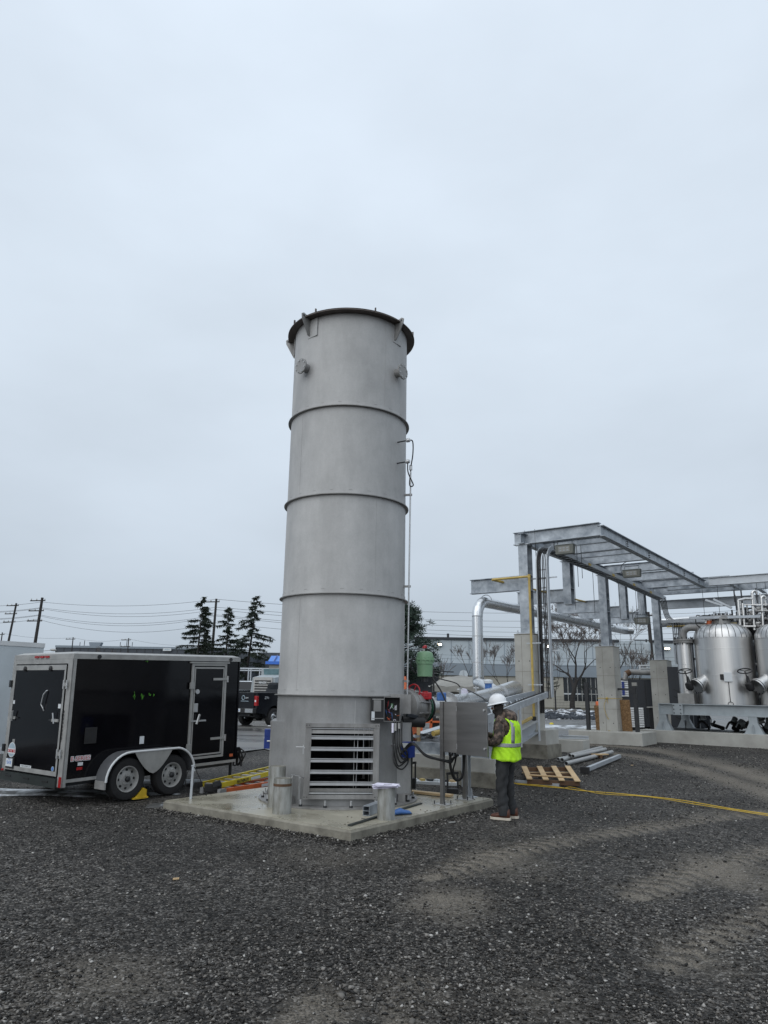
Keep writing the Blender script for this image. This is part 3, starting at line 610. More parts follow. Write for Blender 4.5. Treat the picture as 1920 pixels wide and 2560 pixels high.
# open junction box
q0 = AT(962, 1773, 11.55); Xj = (r_ * 1.0 + c_ * .0).normalized(); Yj = -c_
jb = thing('junction_box', 'open stainless junction box with tangled wires on the stack', 'electrical box', q0 - V(0, 0, .2))
def jq(u, w, z): return q0 + Xj * u + Yj * w + V(0, 0, z)
MB().box(jq(.115, .16, 0), (.25, .012, .36), Xj, Yj).build('back', 'inside', jb)
for u in (-.01, .24): MB().box(jq(u, .08, 0), (.008, .16, .36), Xj, Yj).build('side', 'brushed', jb)
for z in (-.182, .182): MB().box(jq(.115, .08, z), (.26, .16, .008), Xj, Yj).build('side', 'brushed', jb)
dr = MB().box(jq(-.12, -.02, 0), (.21, .02, .38), (Xj + Yj * .25), (Yj - Xj * .25)).build('door', 'inside', jb)
MB().box(jq(-.12, -.036, .05), (.12, .012, .17), (Xj + Yj * .25), (Yj - Xj * .25)).build('inner_panel', 'stack_trim', dr)
MB().box(jq(-.185, -.05, -.1), (.05, .004, .13), (Xj + Yj * .25), (Yj - Xj * .25)).build('paper_label', 'sticker', dr)
for z in (-.14, .15): MB().bar(jq(-.2, -.05, z), jq(-.02, -.01, z), .012, .012).build('door_rim', 'trim', dr)
rg = random.Random(5)
for k in range(16):
    p0 = jq(.04 + .16 * rg.random(), .07 + .05 * rg.random(), -.16 + .2 * rg.random()); p1 = p0 + Xj * rg.uniform(-.06, .06) + V(0, 0, rg.uniform(-.1, .12))
    MB().tube(bez([p0, (p0 + p1) / 2 - Yj * rg.uniform(.02, .08), p1], 5), .0045, 5).build('wire', ('paper', 'red', 'blue2', 'black', 'paper', 'orange')[k % 6], jb)
for k in range(3): MB().box(jq(.06 + .06 * k, .13, .08 - .03 * k), (.035, .05, .07), Xj, Yj).build('terminal_block', ('darksteel', 'green', 'alu')[k], jb)
# mounting plate and side box of the junction box
mp_ = MB().box(jq(-.27, .12, .01), (.11, .1, .37), Xj, Yj).build('duct_box', 'stack_trim', jb)
MB().cyl(jq(-.25, .06, .09), jq(-.25, .075, .09), .04, 16).build('duct_end', 'stack', mp_)
MB().box(jq(.26, .2, .08), (.34, .012, .30), Xj, Yj).build('mounting_plate', 'stack_trim', jb)

# thermocouple riser
Q = [AT(1018, 1745, 12.25), AT(1027, 1180, 12.25)]
Q[0].z = 1.78
rs = thing('conduit_riser', 'thin vertical steel conduit clipped to the stack side', 'conduit', (Q[0].x, Q[0].y, Q[0].z))
MB().cyl(Q[0], V(Q[1].x, Q[1].y, Q[1].z), 0.014, 10).build('conduit', 'alu', rs, smooth=40)
def onr(py): 
    p = AT(1022, py, 12.25); t = (p.z - Q[0].z) / (Q[1].z - Q[0].z); return Q[0].lerp(Q[1], t)
for py in (1237, 1466, 1703):
    p = onr(py); dd = V(T.x - p.x, T.y - p.y, 0).normalized(); ln = math.hypot(T.x - p.x, T.y - p.y) - RS + .01
    br = MB().bar(p - dd * .03, p + dd * max(ln, .12), .03, .035).build('bracket', 'stack_trim', rs)
    MB().cyl(p - V(0, 0, .02), p + V(0, 0, .02), .022, 10).build('clamp', 'alu', br)
hd = onr(1175); MB().cyl(hd, hd + V(0, 0, .09), .028, 12).build('fitting', 'alu', rs)
for py, px in ((1107, 988), (1160, 985)):
    p = AT(px, py, 11.95); n = V(p.x - T.x, p.y - T.y, 0).normalized(); base = V(T.x, T.y, p.z) + n * (RS - .02); tip = V(T.x, T.y, p.z) + n * (RS + .16) + V(.05, 0, .01)
    pr = MB().cyl(base, tip, .012, 8).build('probe', 'darksteel', rs)
    MB().lathe([(.01, -.035), (.035, -.03), (.038, .02), (.03, .035), (.01, .04)], tip, n, 14).build('probe_head', 'alu', pr, smooth=50)
    e = hd + V(0, 0, .06 if py < 1150 else .0)
    if py < 1150: pts = [tip, tip + V(.08, .05, .0), (tip + e) / 2 + V(.06, 0, 0), e]
    else: pts = [tip, tip + V(.01, 0, -.2), tip + V(.1, 0, -.42), hd + V(-.02, 0, -.28), hd]
    MB().tube(bez(pts, 8), .011, 7).build('cable', 'black', rs, smooth=60)

# ------------------------------------------------------------------ inlet valve, actuator, header pipe
PV0 = tp(80, RS - .03, 1.60); PV1 = AT(1082, 1770, 13.1); axv = (PV1 - PV0).normalized()
vl = thing('inlet_valve', 'grey flanged inlet valve body bolted to the stack side', 'valve', (PV1.x, PV1.y, PV1.z - .3))
def vq(t): return PV0.lerp(PV1, t)
MB().lathe([(.2, 0), (.27, .02), (.29, .10), (.29, .22), (.27, .3), (.22, .42), (.19, .5)], PV0 + axv * .05, axv, 32).build('valve_body', 'stack_trim', vl, smooth=35)
wv = axv.cross(V(0, 0, 1)).normalized(); uv = wv.cross(axv)
for s in (.12, .42):
    MB().lathe([(.2, -.02), (.31 - s * .1, -.02), (.31 - s * .1, .02), (.2, .02)], PV0 + axv * (.05 + s), axv, 32).build('flange', 'stack_trim', vl, smooth=35)
for k in range(10):
    a = 2 * math.pi * k / 10; d = uv * math.cos(a) + wv * math.sin(a)
    MB().bar(PV0 + axv * .14 + d * .3, PV0 + axv * .48 + d * .265, .025, .035, d).build('rib', 'stack_trim', vl)
    MB().cyl(PV0 + axv * .13 + d * .29, PV0 + axv * .22 + d * .29, .016, 6).build('bolt', 'alu', vl)
MB().lathe([(.15, -.015), (.245, -.015), (.245, .015), (.15, .015)], PV0 + axv * .58, axv, 28).build('gasket_flange', 'dkgreen', vl, smooth=35)
MB().lathe([(.15, -.018), (.25, -.018), (.25, .018), (.15, .018)], PV0 + axv * .63, axv, 28).build('black_flange', 'black', vl, smooth=35)
for k in range(8):
    a = 2 * math.pi * k / 8; d = uv * math.cos(a) + wv * math.sin(a); MB().cyl(PV0 + axv * .55 + d * .215, PV0 + axv * .67 + d * .215, .013, 6).build('bolt', 'alu', vl)
MB().box(AT(1030, 1790, 12.15), (.30, .07, .05), (axv - V(0, 0, .12)), uv).build('motor_cover', 'navy', vl, bevel=.012)
MB().cyl(AT(1005, 1803, 12.2), AT(1060, 1806, 12.3), .085, 16).build('motor', 'black', vl, smooth=35)
MB().tube([AT(1026, 1805, 12.3), AT(1030, 1850, 12.3), AT(1026, 1985, 12.3)], .022, 8).build('support_leg', 'greensteel', vl)
# green actuator with red gearbox
q0 = AT(1063, 1738, 12.55)
ga = thing('valve_actuator', 'pale green cylinder actuator above a red valve gearbox', 'actuator', q0 - V(0, 0, .08))
MB().lathe([(.085, -.02), (.085, .02), (.05, .03), (.05, .07)], q0 + V(0, 0, .0), seg=16).build('gearbox_neck', 'red', ga, smooth=40)
gb = MB().box(q0 + V(.0, 0, -.01), (.20, .14, .12), (1, .15, 0)).build('gearbox', 'red', ga, bevel=.02)
MB().cyl(q0 + V(-.13, -.02, 0), q0 + V(-.25, -.06, .01), .02, 10).build('input_shaft', 'red', ga)
hwc = q0 + V(-.20, -.08, .06); hn = V(-.5, -.85, .05)
hw = MB().torus(hwc, hn, .115, .014, 26, 8).build('handwheel', 'red', ga, smooth=60)
u = Vector(hn).normalized().orthogonal().normalized(); w = Vector(hn).normalized().cross(u)
for k in range(4): 
    a = k * math.pi / 2 + .4; MB().cyl(hwc, hwc + (u * math.cos(a) + w * math.sin(a)) * .115, .01, 8).build('spoke', 'red', hw)
g0 = AT(1062, 1692, 12.55)
MB().lathe([(.118, 0), (.13, .005), (.138, .21), (.15, .215), (.15, .27), (.164, .275), (.164, .30), (.147, .305), (.145, .37), (.128, .41), (.08, .43), (.02, .435)], g0, seg=28).build('cylinder', 'green', ga, smooth=35)
MB().lathe([(.055, -.05), (.055, .03)], g0 - V(0, 0, .03), seg=14).build('yoke', 'darksteel', ga, smooth=40)
for k in range(12):
    a = 2 * math.pi * k / 12; p = g0 + V(math.cos(a) * .153, math.sin(a) * .153, .25); MB().cyl(p, p + V(0, 0, .075), .012, 6).build('flange_bolt', 'green', ga)
MB().tube(bez([g0 + V(-.16, -.05, .05), g0 + V(-.24, -.05, .15), g0 + V(-.23, -.04, .27), g0 + V(-.15, -.04, .3)], 6), .014, 8).build('hose', 'black', ga, smooth=60)
vt = MB().cyl(g0 + V(-.02, 0, .42), g0 + V(-.02, 0, .475), .022, 10).build('vent_pipe', 'trim', ga)
MB().lathe([(.01, 0), (.04, .01), (.035, .05), (.01, .065)], g0 + V(-.01, 0, .475), (.3, 0, 1), 12).build('vent_cap', 'red', vt)
MB().box(q0 + V(.28, .05, -.02), (.16, .15, .14)).build('positioner', 'blue2', ga, bevel=.02)
MB().tube(bez([g0 + V(.13, -.05, -.02), g0 + V(.28, -.1, -.25), g0 + V(.40, -.3, -.55), g0 + V(.52, -.6, -.72)], 8), .013, 8).build('cable', 'black', ga, smooth=60)
q0 = AT(1087, 1741, 13.2); hw2 = thing('small_handwheel_valve', 'small grey handwheel valve behind the red gearbox', 'valve', q0 - V(0, 0, .1))
MB().torus(q0, (-.3, -.9, .3), .085, .01, 22, 6).build('handwheel', 'darksteel', hw2, smooth=60)
MB().cyl(q0, q0 + V(.05, .16, -.1), .02, 8).build('stem', 'trim', hw2)
for k in range(3):
    a = k * 2.094; d = V(math.cos(a) * .95, -.32 * math.cos(a), math.sin(a)); MB().cyl(q0, q0 + d * .083, .007, 6).build('spoke', 'darksteel', hw2)

# header
P0 = PV0 + axv * .64; P0b = AT(1120, 1762, 13.9); P1 = AT(1243, 1741, 18.6); P2 = AT(1287, 1724, 20.6)
hp = thing('header_pipe', 'bright clad header pipe with domed end behind the steel cabinet', 'pipe', (P1.x, P1.y, gh(P1.y) + .9))
ha = (P1 - P0b).normalized()
MB().cyl(P0, P0b, .17, 24).build('spool', 'stainless', hp, smooth=40)
MB().lathe([(.17, -.02), (.24, -.02), (.24, .02), (.17, .02)], P0b - ha * .1, ha, 24).build('flange', 'alu', hp, smooth=40)
ln = (P1 - P0b).length
MB().lathe([(.17, 0), (.172, ln * .5), (.22, ln * .8), (.25, ln)], P0b, ha, 28).build('reducer', 'clad', hp, smooth=40)
ha2 = (P2 - P1).normalized(); ln = (P2 - P1).length
MB().lathe([(.25, 0), (.25, ln - .1), (.24, ln - .02), (.18, ln + .08), (.06, ln + .12), (.01, ln + .125)], P1, ha2, 28).build('domed_end', 'clad', hp, smooth=40)
for s in (.05, .16, .27): MB().lathe([(.24, -.012), (.257, -.012), (.257, .012), (.24, .012)], P1 + ha2 * s, ha2, 28).build('strap', 'alu', hp)
for t in (.2, .5): 
    q = P0b.lerp(P1, t) ; MB().cyl(q + V(0, 0, .15), q + V(0, 0, .30), .018, 8).build('tapping', 'alu', hp); MB().cyl(q + V(-.06, 0, .26), q + V(.06, 0, .26), .012, 8).build('tap_lever', 'alu', hp)
gq = AT(1160, 1731, 15.6); ig = MB().cyl(gq - V(.0, .04, 0), gq + V(.0, .06, 0), .085, 20).build('transmitter_head', 'paper', hp, smooth=40)
MB().cyl(gq, gq - V(0, 0, .16), .02, 8).build('transmitter_neck', 'blue2', hp)
gq2 = AT(1221, 1712, 18.3); MB().lathe([(.06, -.15), (.09, -.14), (.09, .02), (.11, .03), (.11, .1), (.05, .12)], gq2, seg=16).build('transmitter', 'blue2', hp, smooth=40)
MB().lathe([(.112, .035), (.115, .05), (.115, .105), (.05, .13)], gq2, seg=16).build('transmitter_lid', 'sticker', hp, smooth=40)
MB().tube(bez([gq + V(.08, 0, .05), AT(1190, 1735, 14.5), AT(1218, 1752, 13.0), AT(1225, 1756, 12.0)], 8), .014, 7).build('cable', 'black', hp, smooth=60)
MB().box(AT(1140, 1762, 12.9), (.5, .05, .03), (1, .25, -.02)).build('cable_strut', 'black', hp)
for t in (.25, .8):
    q = P0b.lerp(P1, t); MB().box(V(q.x, q.y, (q.z - .2 + gh(q.y)) / 2), (.09, .09, q.z - .2 - gh(q.y))).build('support_post', 'galv2', hp)

# ------------------------------------------------------------------ stainless cabinet on legs
CL1 = G(1106, 2011, PZ); CA, CB = A_, B_
cb = thing('control_cabinet', 'brushed stainless control cabinet with open door on two legs', 'control cabinet', (CL1.x, CL1.y, PZ), YAW)
ctz0, ctz1 = 0.925 - PZ, 1.70 - PZ
b = MB(); x0, x1, y0, y1 = .035, .285, 0, .70
b.bb(x0, x0 + .012, y0, y1, ctz0, ctz1); b.bb(x0 + .012, x1, y0, y0 + .012, ctz0, ctz1); b.bb(x0 + .012, x1, y1 - .012, y1, ctz0, ctz1)
b.bb(x0 + .012, x1, y0 + .012, y1 - .012, ctz0, ctz0 + .012); b.bb(x0 + .012, x1, y0 + .012, y1 - .012, ctz1 - .012, ctz1)
b.build('enclosure', 'brushed', cb, local=True)
dq = V(.80, -.52, 0)  # open door swung out along local x
Xd = V(1, -.18, 0).normalized(); Yd = V(.18, 1, 0).normalized()
dr = MB().box(V(x1, y0 - .02, (ctz0 + ctz1) / 2 - .008) + Xd * .315 + V(0, 0, 0), (.61, .028, ctz1 - ctz0 + .02), Xd, Yd).build('door', 'brushed', cb, local=True, bevel=.005)
for z in (ctz0 + .1, ctz1 - .11):
    q = V(x1, y0 - .036, z) + Xd * .575; MB().cyl(q, q - Yd * .022, .016, 14).build('latch', 'alu', dr, local=True, smooth=40)
for z in (ctz0 + .1, ctz1 - .1): MB().cyl((x1 + .005, y0 - .02, z - .04), (x1 + .005, y0 - .02, z + .04), .012, 10).build('hinge', 'alu', cb, local=True)
for yy_ in (.0, .70):
    lgm = MB().bb(-.025, .033, yy_ - .03, yy_ + .03, 0.012, ctz1 if yy_ == 0 else ctz1 - .02).build('leg', 'brushed', cb, local=True)
    bp_ = MB().bb(-.12, .13, yy_ - .12, yy_ + .12, .001, .012).build('base_plate', 'trim', cb, local=True)
    for i in (-.09, .1):
        for j in (-.09, .09): MB().cyl((i, yy_ + j, .01), (i, yy_ + j, .06), .009, 6).build('anchor_bolt', 'darksteel', bp_, local=True)
for k in range(4): MB().cyl((.08 + .05 * k, .1, ctz0 - .06), (.08 + .05 * k, .1, ctz0 + .01), .02, 10).build('cable_gland', 'darksteel', cb, local=True)
MB().bb(.06, .11, .2, .5, ctz0 + .15, ctz1 - .15).build('equipment_tray', 'sticker', cb, local=True)
# cables
def cab(label, pts, r=.016, mat='black', n=10):
    return MB().tube(bez(pts, n), r, 8).solo('cable', mat, label, 'cable', smooth=60)
def pA(l, Y): return [AT(x, y, Y if not isinstance(Y, (list, tuple)) else Y[i]) for i, (x, y) in enumerate(l)]
cab('black cable slung from the blue actuator over to the cabinet underside', pA([(1003, 1885), (1030, 1858), (1060, 1885), (1090, 1897), (1122, 1902), (1142, 1890)], [11.8, 11.6, 11.6, 11.7, 11.9, 12.0]), .02)
cab('second black cable sagging beside the first towards the cabinet', pA([(1006, 1880), (1034, 1862), (1064, 1890), (1100, 1900), (1128, 1906), (1134, 1892)], [11.75, 11.55, 11.55, 11.7, 11.95, 12.05]), .013)
cab('thick black cable loop hanging under the cabinet', pA([(1126, 1885), (1126, 1915), (1135, 1945), (1147, 1950), (1157, 1935), (1161, 1885)], [12.0, 12.0, 12.1, 12.2, 12.2, 12.2]), .022)
cab('thin cable loop hanging under the cabinet glands', pA([(1141, 1886), (1138, 1905), (1133, 1925), (1138, 1945), (1149, 1948), (1158, 1930), (1163, 1885)], 12.15), .013)
for k in range(5):
    x = 984 + k * 5.2
    cab(('leftmost of the black cables dropping from the junction box', 'second black cable below the junction box', 'middle black cable below the junction box', 'fourth black cable below the junction box', 'short black cable below the junction box ending at the blue actuator')[k],
        pA([(x, 1802), (x - 1, 1850), (x + 2, 1885 - 4 * k), (x + 12, 1915 - 9 * k), (1018, 1900 - 3 * k)], [11.6, 11.45, 11.45, 11.5, 11.8]), .012)
cab('black cable loop hanging low on the stack below the blue actuator', pA([(985, 1830), (983, 1890), (990, 1915), (1005, 1923), (1018, 1910), (1022, 1895)], [11.5, 11.42, 11.42, 11.5, 11.7, 11.8]), .012)
for k, (x, m_) in enumerate(((982, 'paper'), (989, 'trim'), (998, 'trim'))):
    a_ = AT(x, 1808, 11.48); MB().cyl(a_, a_ - V(0, 0, .14 - .03 * k), .018, 8).solo('cable_tag', m_, ('pale wrapped cable end below the junction box door', 'short grey cable tag under the junction box', 'grey cable sleeve under the junction box wires')[k], 'cable tag')

# ------------------------------------------------------------------ things on the pad
def bollard(px, py, h, r, label, capm, rot=0.0):
    p = G(px, py, PZ); p = p + V(0, r, 0)
    t = thing('pipe_stub', label, 'bollard', (p.x, p.y, PZ))
    MB().lathe([(r, 0), (r, h), (r - .008, h), (r - .008, h - .03)], p + V(0, 0, 0), seg=28, cap=False).build('pipe', M['galvpipe'], t, smooth=40)
    MB().lathe([(.002, h - .012), (r - .006, h - .012), (r - .006, h - .004), (.002, h - .002)], p, seg=24).build('fill', capm, t)
    return t, p
M['galvpipe'] = pm('old_galvanised_pipe', (0.15, 0.145, 0.12), 0.55, 0.25, scale=4, stretch=(3, 3, .7), col2=(0.42, 0.43, 0.42), detail=8)
t1, p1 = bollard(700, 2037, .475, .128, 'galvanised pipe stub with rusty band and concrete fill', 'padside')
MB().lathe([(.129, .37), (.131, .37), (.131, .405), (.129, .405)], p1, seg=28, cap=False).build('rust_band', 'wooddark', t1)
MB().box(p1 + V(.128, .05, .25), (.012, .05, .5)).build('tag_plate', 'trim', t1)
t2, p2 = bollard(687, 2020, .58, .125, 'taller galvanised pipe stub behind the rusty banded one', 'padside')
t3, p3 = bollard(965, 2052, .415, .122, 'clean galvanised pipe stub with papers lying on top', 'padside')
pp = thing('paper_stack', 'loose white papers lying on a galvanised pipe stub', 'papers', (p3.x, p3.y, p3.z + .415))
for k in range(6):
    ang_ = .1 + .07 * k * (-1) ** k; Xp = V(math.cos(ang_), math.sin(ang_), .05 - .012 * k)
    MB().box(p3 + V(.012 * ((k * 7) % 3 - 1) - .01, -.02 + .01 * (k % 3), .418 + .007 * k), (.34 - .01 * (k % 2), .24, .002), Xp).build('sheet', 'paper', pp)
MB().box(p3 + V(.02, -.03, .458), (.12, .006, .004), (1, .3, 0)).build('pen', 'darksteel', pp)
MB().tube(bez([G(925, 2048, PZ) + V(-.12, 0, .01), G(925, 2048, PZ), G(940, 2044, PZ)], 4), .004, 5).solo('wire_scrap', 'darksteel', 'tiny dark scrap lying on the slab front', 'scrap')
# square tube with internal web, flat bar, blue sack
qa, qb = G(915, 2040, PZ), G(985, 2012, PZ); ax = (qb - qa); ax.z = 0; ax = ax.normalized(); sx = V(ax.y, -ax.x, 0)
b = MB(); c0 = qa + V(0, 0, 0)
for z in (.004, .066, .128): b.box(c0 + ax * .3 + V(0, 0, z), (.6, .09, .006), ax)
for s in (-1, 1): b.box(c0 + ax * .3 + sx * s * .047 + V(0, 0, .066), (.6, .006, .13), ax)
b.solo('strut_channel', 'galv', 'short double galvanised strut channel lying on the slab', 'steel channel')
qa, qb = G(873, 2066, PZ), G(1052, 2010, PZ); MB().bar(qa + V(0, 0, .012), qb + V(0, 0, .012), .05, .02).solo('flat_bar', 'greensteel', 'long dark flat bar lying across the slab', 'steel bar')
q = G(1003, 2040, PZ); b = MB(); rgs = []
for i, (t, w, h_) in enumerate(((0, .03, .03), (.05, .06, .07), (.13, .075, .09), (.2, .05, .06), (.28, .055, .05), (.32, .02, .02))):
    cc = q + V(.9, .45, 0).normalized() * (t - .15) + V(0, .1, 0); rgs.append([cc + V(-.4, .9, 0) * math.cos(a) * w + V(0, 0, h_ * (.55 + .5 * math.sin(a) + .08 * math.sin(3 * a + i))) for a in [2 * math.pi * k / 12 for k in range(12)]])
b.rings(rgs); b.solo('blue_bag', M['blue2'], 'crumpled blue bag beside the pipe stub with papers', 'bag', smooth=60)
# galvanised strut post at the back right
q = padw(1.52, 1.74); up = thing('strut_post', 'galvanised strut post bolted at the slab corner behind the cabinet', 'post', q)
MB().chan(q, q + V(0, 0, .98), .05, .045, 1, up=(1, 0, 0), t=.006).build('post', 'galv2', up)
MB().box(q + V(0, 0, .006), (.22, .18, .01), B_).build('base_plate', 'galv2', up)
for s in (-1, 1): MB().box(q + V(s * .04, 0, .07), (.012, .06, .12)).build('gusset', 'galv2', up)
q = G(477, 1997, PZ); up = thing('slender_post', 'short slender galvanised post at the slab corner near the trailer', 'post', q)
MB().bar(q, q + V(0, 0, .50), .035, .035).build('post', 'galv2', up)
MB().box(q + V(0, 0, .5), (.05, .05, .02)).build('cap', 'galv2', up)
cab('thin black cord hanging from the slender post', [q + V(.02, 0, .48), q + V(.12, .1, .25), q + V(.2, .2, .02)], .006)
cab('looped black cord beside the slender post', [q + V(-.02, 0, .48), q + V(-.1, .1, .42), q + V(-.14, .15, .2), q + V(-.08, .2, .0)], .006)
# timber plank and clear plastic tubs behind
qa, qb = G(1012, 1978, PZ + .02), G(1130, 1990, PZ + .02); MB().bar(qa + V(0, .05, .0), qb + V(0, .05, 0), .14, .035).solo('plank', 'wood', 'weathered timber plank on the slab behind the stack', 'plank')
qa = G(1085, 1962, PZ); cbx = thing('parts_tray', 'flat tray of small parts behind the timber plank', 'tray', qa)
MB().box(qa + V(0, .1, .03), (.9, .3, .05), (1, -.25, 0)).build('tray', 'whitepaint', cbx)
for k in range(6): MB().box(qa + V(-.35 + .14 * k, .1 - .25 * (-.35 + .14 * k), .07), (.08, .12, .04), (1, k * .3, 0)).build('part', ('sticker', 'gasyellow', 'darksteel', 'sticker', 'darksteel', 'wood')[k], cbx)
for k, (x, y, lab) in enumerate(((1026, 1968, 'black metal stand at the slab edge below the blue actuator'), (1132, 1977, 'black metal stand under the cabinet cables'))):
    q = G(x, y, PZ); q.z = PZ if k == 0 else gh(q.y); t = thing('black_stand', lab, 'stand', q)
    MB().box(q + V(0, 0, .09), (.2, .14, .18), (1, -.2, 0)).build('base', 'black', t, bevel=.01)
    for s in (-1, 1): MB().bar(q + V(s * .09, 0, .1), q + V(s * .09, .05, .42), .03, .03).build('upright', 'black', t)
    MB().bar(q + V(-.11, .05, .42), q + V(.11, .05, .44), .03, .04).build('crossbar', 'black', t)

# ------------------------------------------------------------------ black cargo trailer
TRL = thing('cargo_trailer', 'black enclosed cargo trailer with bare aluminium trim', 'trailer', (-5.06, 12.07, 0.0), 0.643, 0.027)
Wt, Lt, z0, z1 = 1.94, 3.63, 0.28, 2.38
MB().bb(-Wt + .004, -.004, .004, Lt - .004, z0 + .10, z1 - .03).build('body', 'blackpaint', TRL, local=True)
MB().bb(-Wt - .012, .012, -.012, Lt + .012, z1 - .085, z1).build('roof_rail', 'trim', TRL, local=True)
MB().rings([[(-Wt, 0, z1), (0, 0, z1), (0, Lt, z1), (-Wt, Lt, z1)], [(-Wt + .1, .1, z1 + .035), (-.1, .1, z1 + .035), (-.1, Lt - .1, z1 + .035), (-Wt + .1, Lt - .1, z1 + .035)]]).build('roof', 'trim', TRL, local=True)
MB().bb(-.006, .009, -.005, 1.0, z0 + .065, z0 + .115).build('side_rail', 'trim', TRL, local=True)
MB().bb(-.006, .009, 2.3, Lt, z0 + .065, z0 + .115).build('side_rail', 'trim', TRL, local=True)
MB().bb(-.02, .012, Lt - .02, Lt + .012, z0 + .12, z1 - .087).build('corner_trim', 'blackpaint', TRL, local=True)
MB().bb(-.13, .013, -.016, .0, z0, z1 - .087).build('corner_post', 'trim', TRL, local=True)
MB().bb(-Wt - .013, -Wt + .09, -.016, .0, z0 + .02, z1 - .087).build('corner_post', 'trim', TRL, local=True)
MB().bb(.0, .013, -.016, .05, z0, z1 - .087).build('corner_cap', 'trim', TRL, local=True)
MB().bb(-Wt, -.13, -.014, .0, z1 - .16, z1 - .087).build('header_rail', 'trim', TRL, local=True)
MB().bb(-Wt + .02, -.13, -.05, .05, z0 - .02, z0 + .13).build('rear_sill', 'greensteel', TRL, local=True)
for k in range(3): 
    x = -Wt + .3 + k * .6; MB().bb(x - .09, x + .09, -.058, -.05, z0 + .05, z0 + .075).build('sill_hinge', 'black', TRL, local=True)
# rear ramp door
rdx0, rdx1, rz0, rz1 = -Wt + .10, -.145, z0 + .16, z1 - .18
rd = MB().bb(rdx0, rdx1, -.03, .0, rz0, rz1).build('rear_door', 'blackpaint', TRL, local=True)
for (a, b_, c, d) in ((rdx0, rdx1, rz1 - .085, rz1), (rdx0, rdx1, rz0, rz0 + .07)): MB().bb(a, b_, -.036, -.0305, c, d).build('door_trim', 'trim', rd, local=True)
for x in (rdx0, rdx1 - .045): MB().bb(x, x + .045, -.036, -.0305, rz0 + .071, rz1 - .086).build('door_trim', 'trim', rd, local=True)
def rq(u, v, d=.033): return V(rdx0 + (rdx1 - rdx0) * u, -d, rz0 + (rz1 - rz0) * v)
for u in (.22, .72): MB().lathe([(.045, 0), (.045, .02), (.01, .035)], rq(u, .965, .036), (0, -1, 0), 14).build('bumper_cap', 'black', rd, local=True)
MB().tube([rq(.69, .76), rq(.69, .755, .05), rq(.66, .72, .07), rq(.635, .63, .07), rq(.655, .595, .05), rq(.66, .57)], .011, 8).build('grab_handle', 'alu', rd, local=True)
for u, s in ((.02, 1), (.95, -1)):
    q = rq(u, .49, .045); lk = MB().box(q + V(s * .09, 0, 0), (.2, .02, .045)).build('latch_bar', 'trim', rd, local=True)
    MB().cyl(q + V(s * .1, -.015, -.05), q + V(s * .13, -.03, .12), .013, 8).build('latch_lever', 'alu', lk, local=True)
    MB().box(q + V(s * .21, 0, 0), (.14, .014, .02)).build('latch_handle', 'darksteel', lk, local=True)
for u, v, w, h_, m_ in ((.03, .64, .06, .06, 'sticker'), (.92, .62, .08, .07, 'sticker'), (.11, .27, .08, .06, 'trim')):
    MB().box(rq(u + .02, v, .0325), (w, .002, h_)).build('warning_label', m_, rd, local=True)
q = rq(.115, .185, .032); em = MB().cyl(q, q + V(0, -.003, 0), .125, 28).build('round_emblem', 'sticker', rd, local=True)
MB().cyl(q + V(0, -.003, 0), q + V(0, -.004, 0), .113, 28).build('emblem_field', 'decalgrey', em, local=True)
MB().box(q + V(0, -.0045, -.02), (.26, .001, .085)).build('emblem_band', 'sticker', em, local=True)
text_part('CARGOMATE', .073, q + V(0, -.006, -.02), (1, 0, 0), (0, 0, 1), 'decalred', em, local=True, sx=.56, thick=.0008, bold=.002)
MB().box(rq(.115, .065, .04), (.27, .02, .18)).build('plate_holder', 'black', rd, local=True)
pl = MB().box(rq(.105, .068, .052), (.22, .003, .13)).build('licence_plate', 'sticker', rd, local=True)
text_part('Y2A·73E', .075, rq(.105, .066, .0545), (1, 0, 0), (0, 0, 1), 'decalblue', pl, local=True, sx=.62, thick=.0005, bold=.001)
text_part('ONTARIO', .02, rq(.105, .098, .0545), (1, 0, 0), (0, 0, 1), 'decalblue', pl, local=True, thick=.0005)
ws = MB().box(rq(.42, .05, .032), (.36, .002, .04)).build('web_strip', 'sticker', rd, local=True)
text_part('CARGOMATETRAILERS.COM', .03, rq(.42, .05, .0335), (1, 0, 0), (0, 0, 1), 'decalblack', ws, local=True, sx=.8, thick=.0004)
MB().cyl(rq(.93, .062, .037), rq(.93, .062, .039), .04, 18).build('round_sticker', 'decalgrey', rd, local=True)
MB().cyl(rq(.93, .062, .039), rq(.93, .062, .040), .03, 18).build('round_sticker', 'decalblue', rd, local=True)
# rear hinges and bar hardware
for z in (rz0 + .35, rz1 - .32):
    hg = MB().bb(-.165, -.06, -.045, -.016, z - .03, z + .03).build('bar_lock', 'trim', TRL, local=True)
    for x in (-.165, -.07): MB().cyl((x, -.045, z - .07), (x, -.045, z + .07), .014, 8).build('lock_pin', 'alu', hg, local=True)
    MB().bb(-Wt - .03, -Wt + .03, -.05, -.016, z - .06, z + .06).build('bar_lock', 'darksteel', TRL, local=True)
for k in range(16): MB().torus((-.115, -.022, z0 + .72 + k * .03), (0, 1, 0) if k % 2 else (1, 0, 0), .012, .0035, 8, 5).build('chain_link', 'darksteel', TRL, local=True)
for x in (-.04, -Wt + .02): MB().bb(x - .03, x + .03, -.03, -.016, z0 + .0, z0 + .16).build('tail_light', 'redlens', TRL, local=True)
for k in range(3): 
    x = -1.15 + k * .17; lt = MB().bb(x - .06, x + .06, -.032, -.012, z1 - .06, z1 - .025).build('clearance_light', 'redlens', TRL, local=True)
for y in (.45, Lt - .25): MB().cyl((.01, y, z1 - .045), (.03, y, z1 - .045), .035, 14).build('marker_lamp', 'darksteel', TRL, local=True)
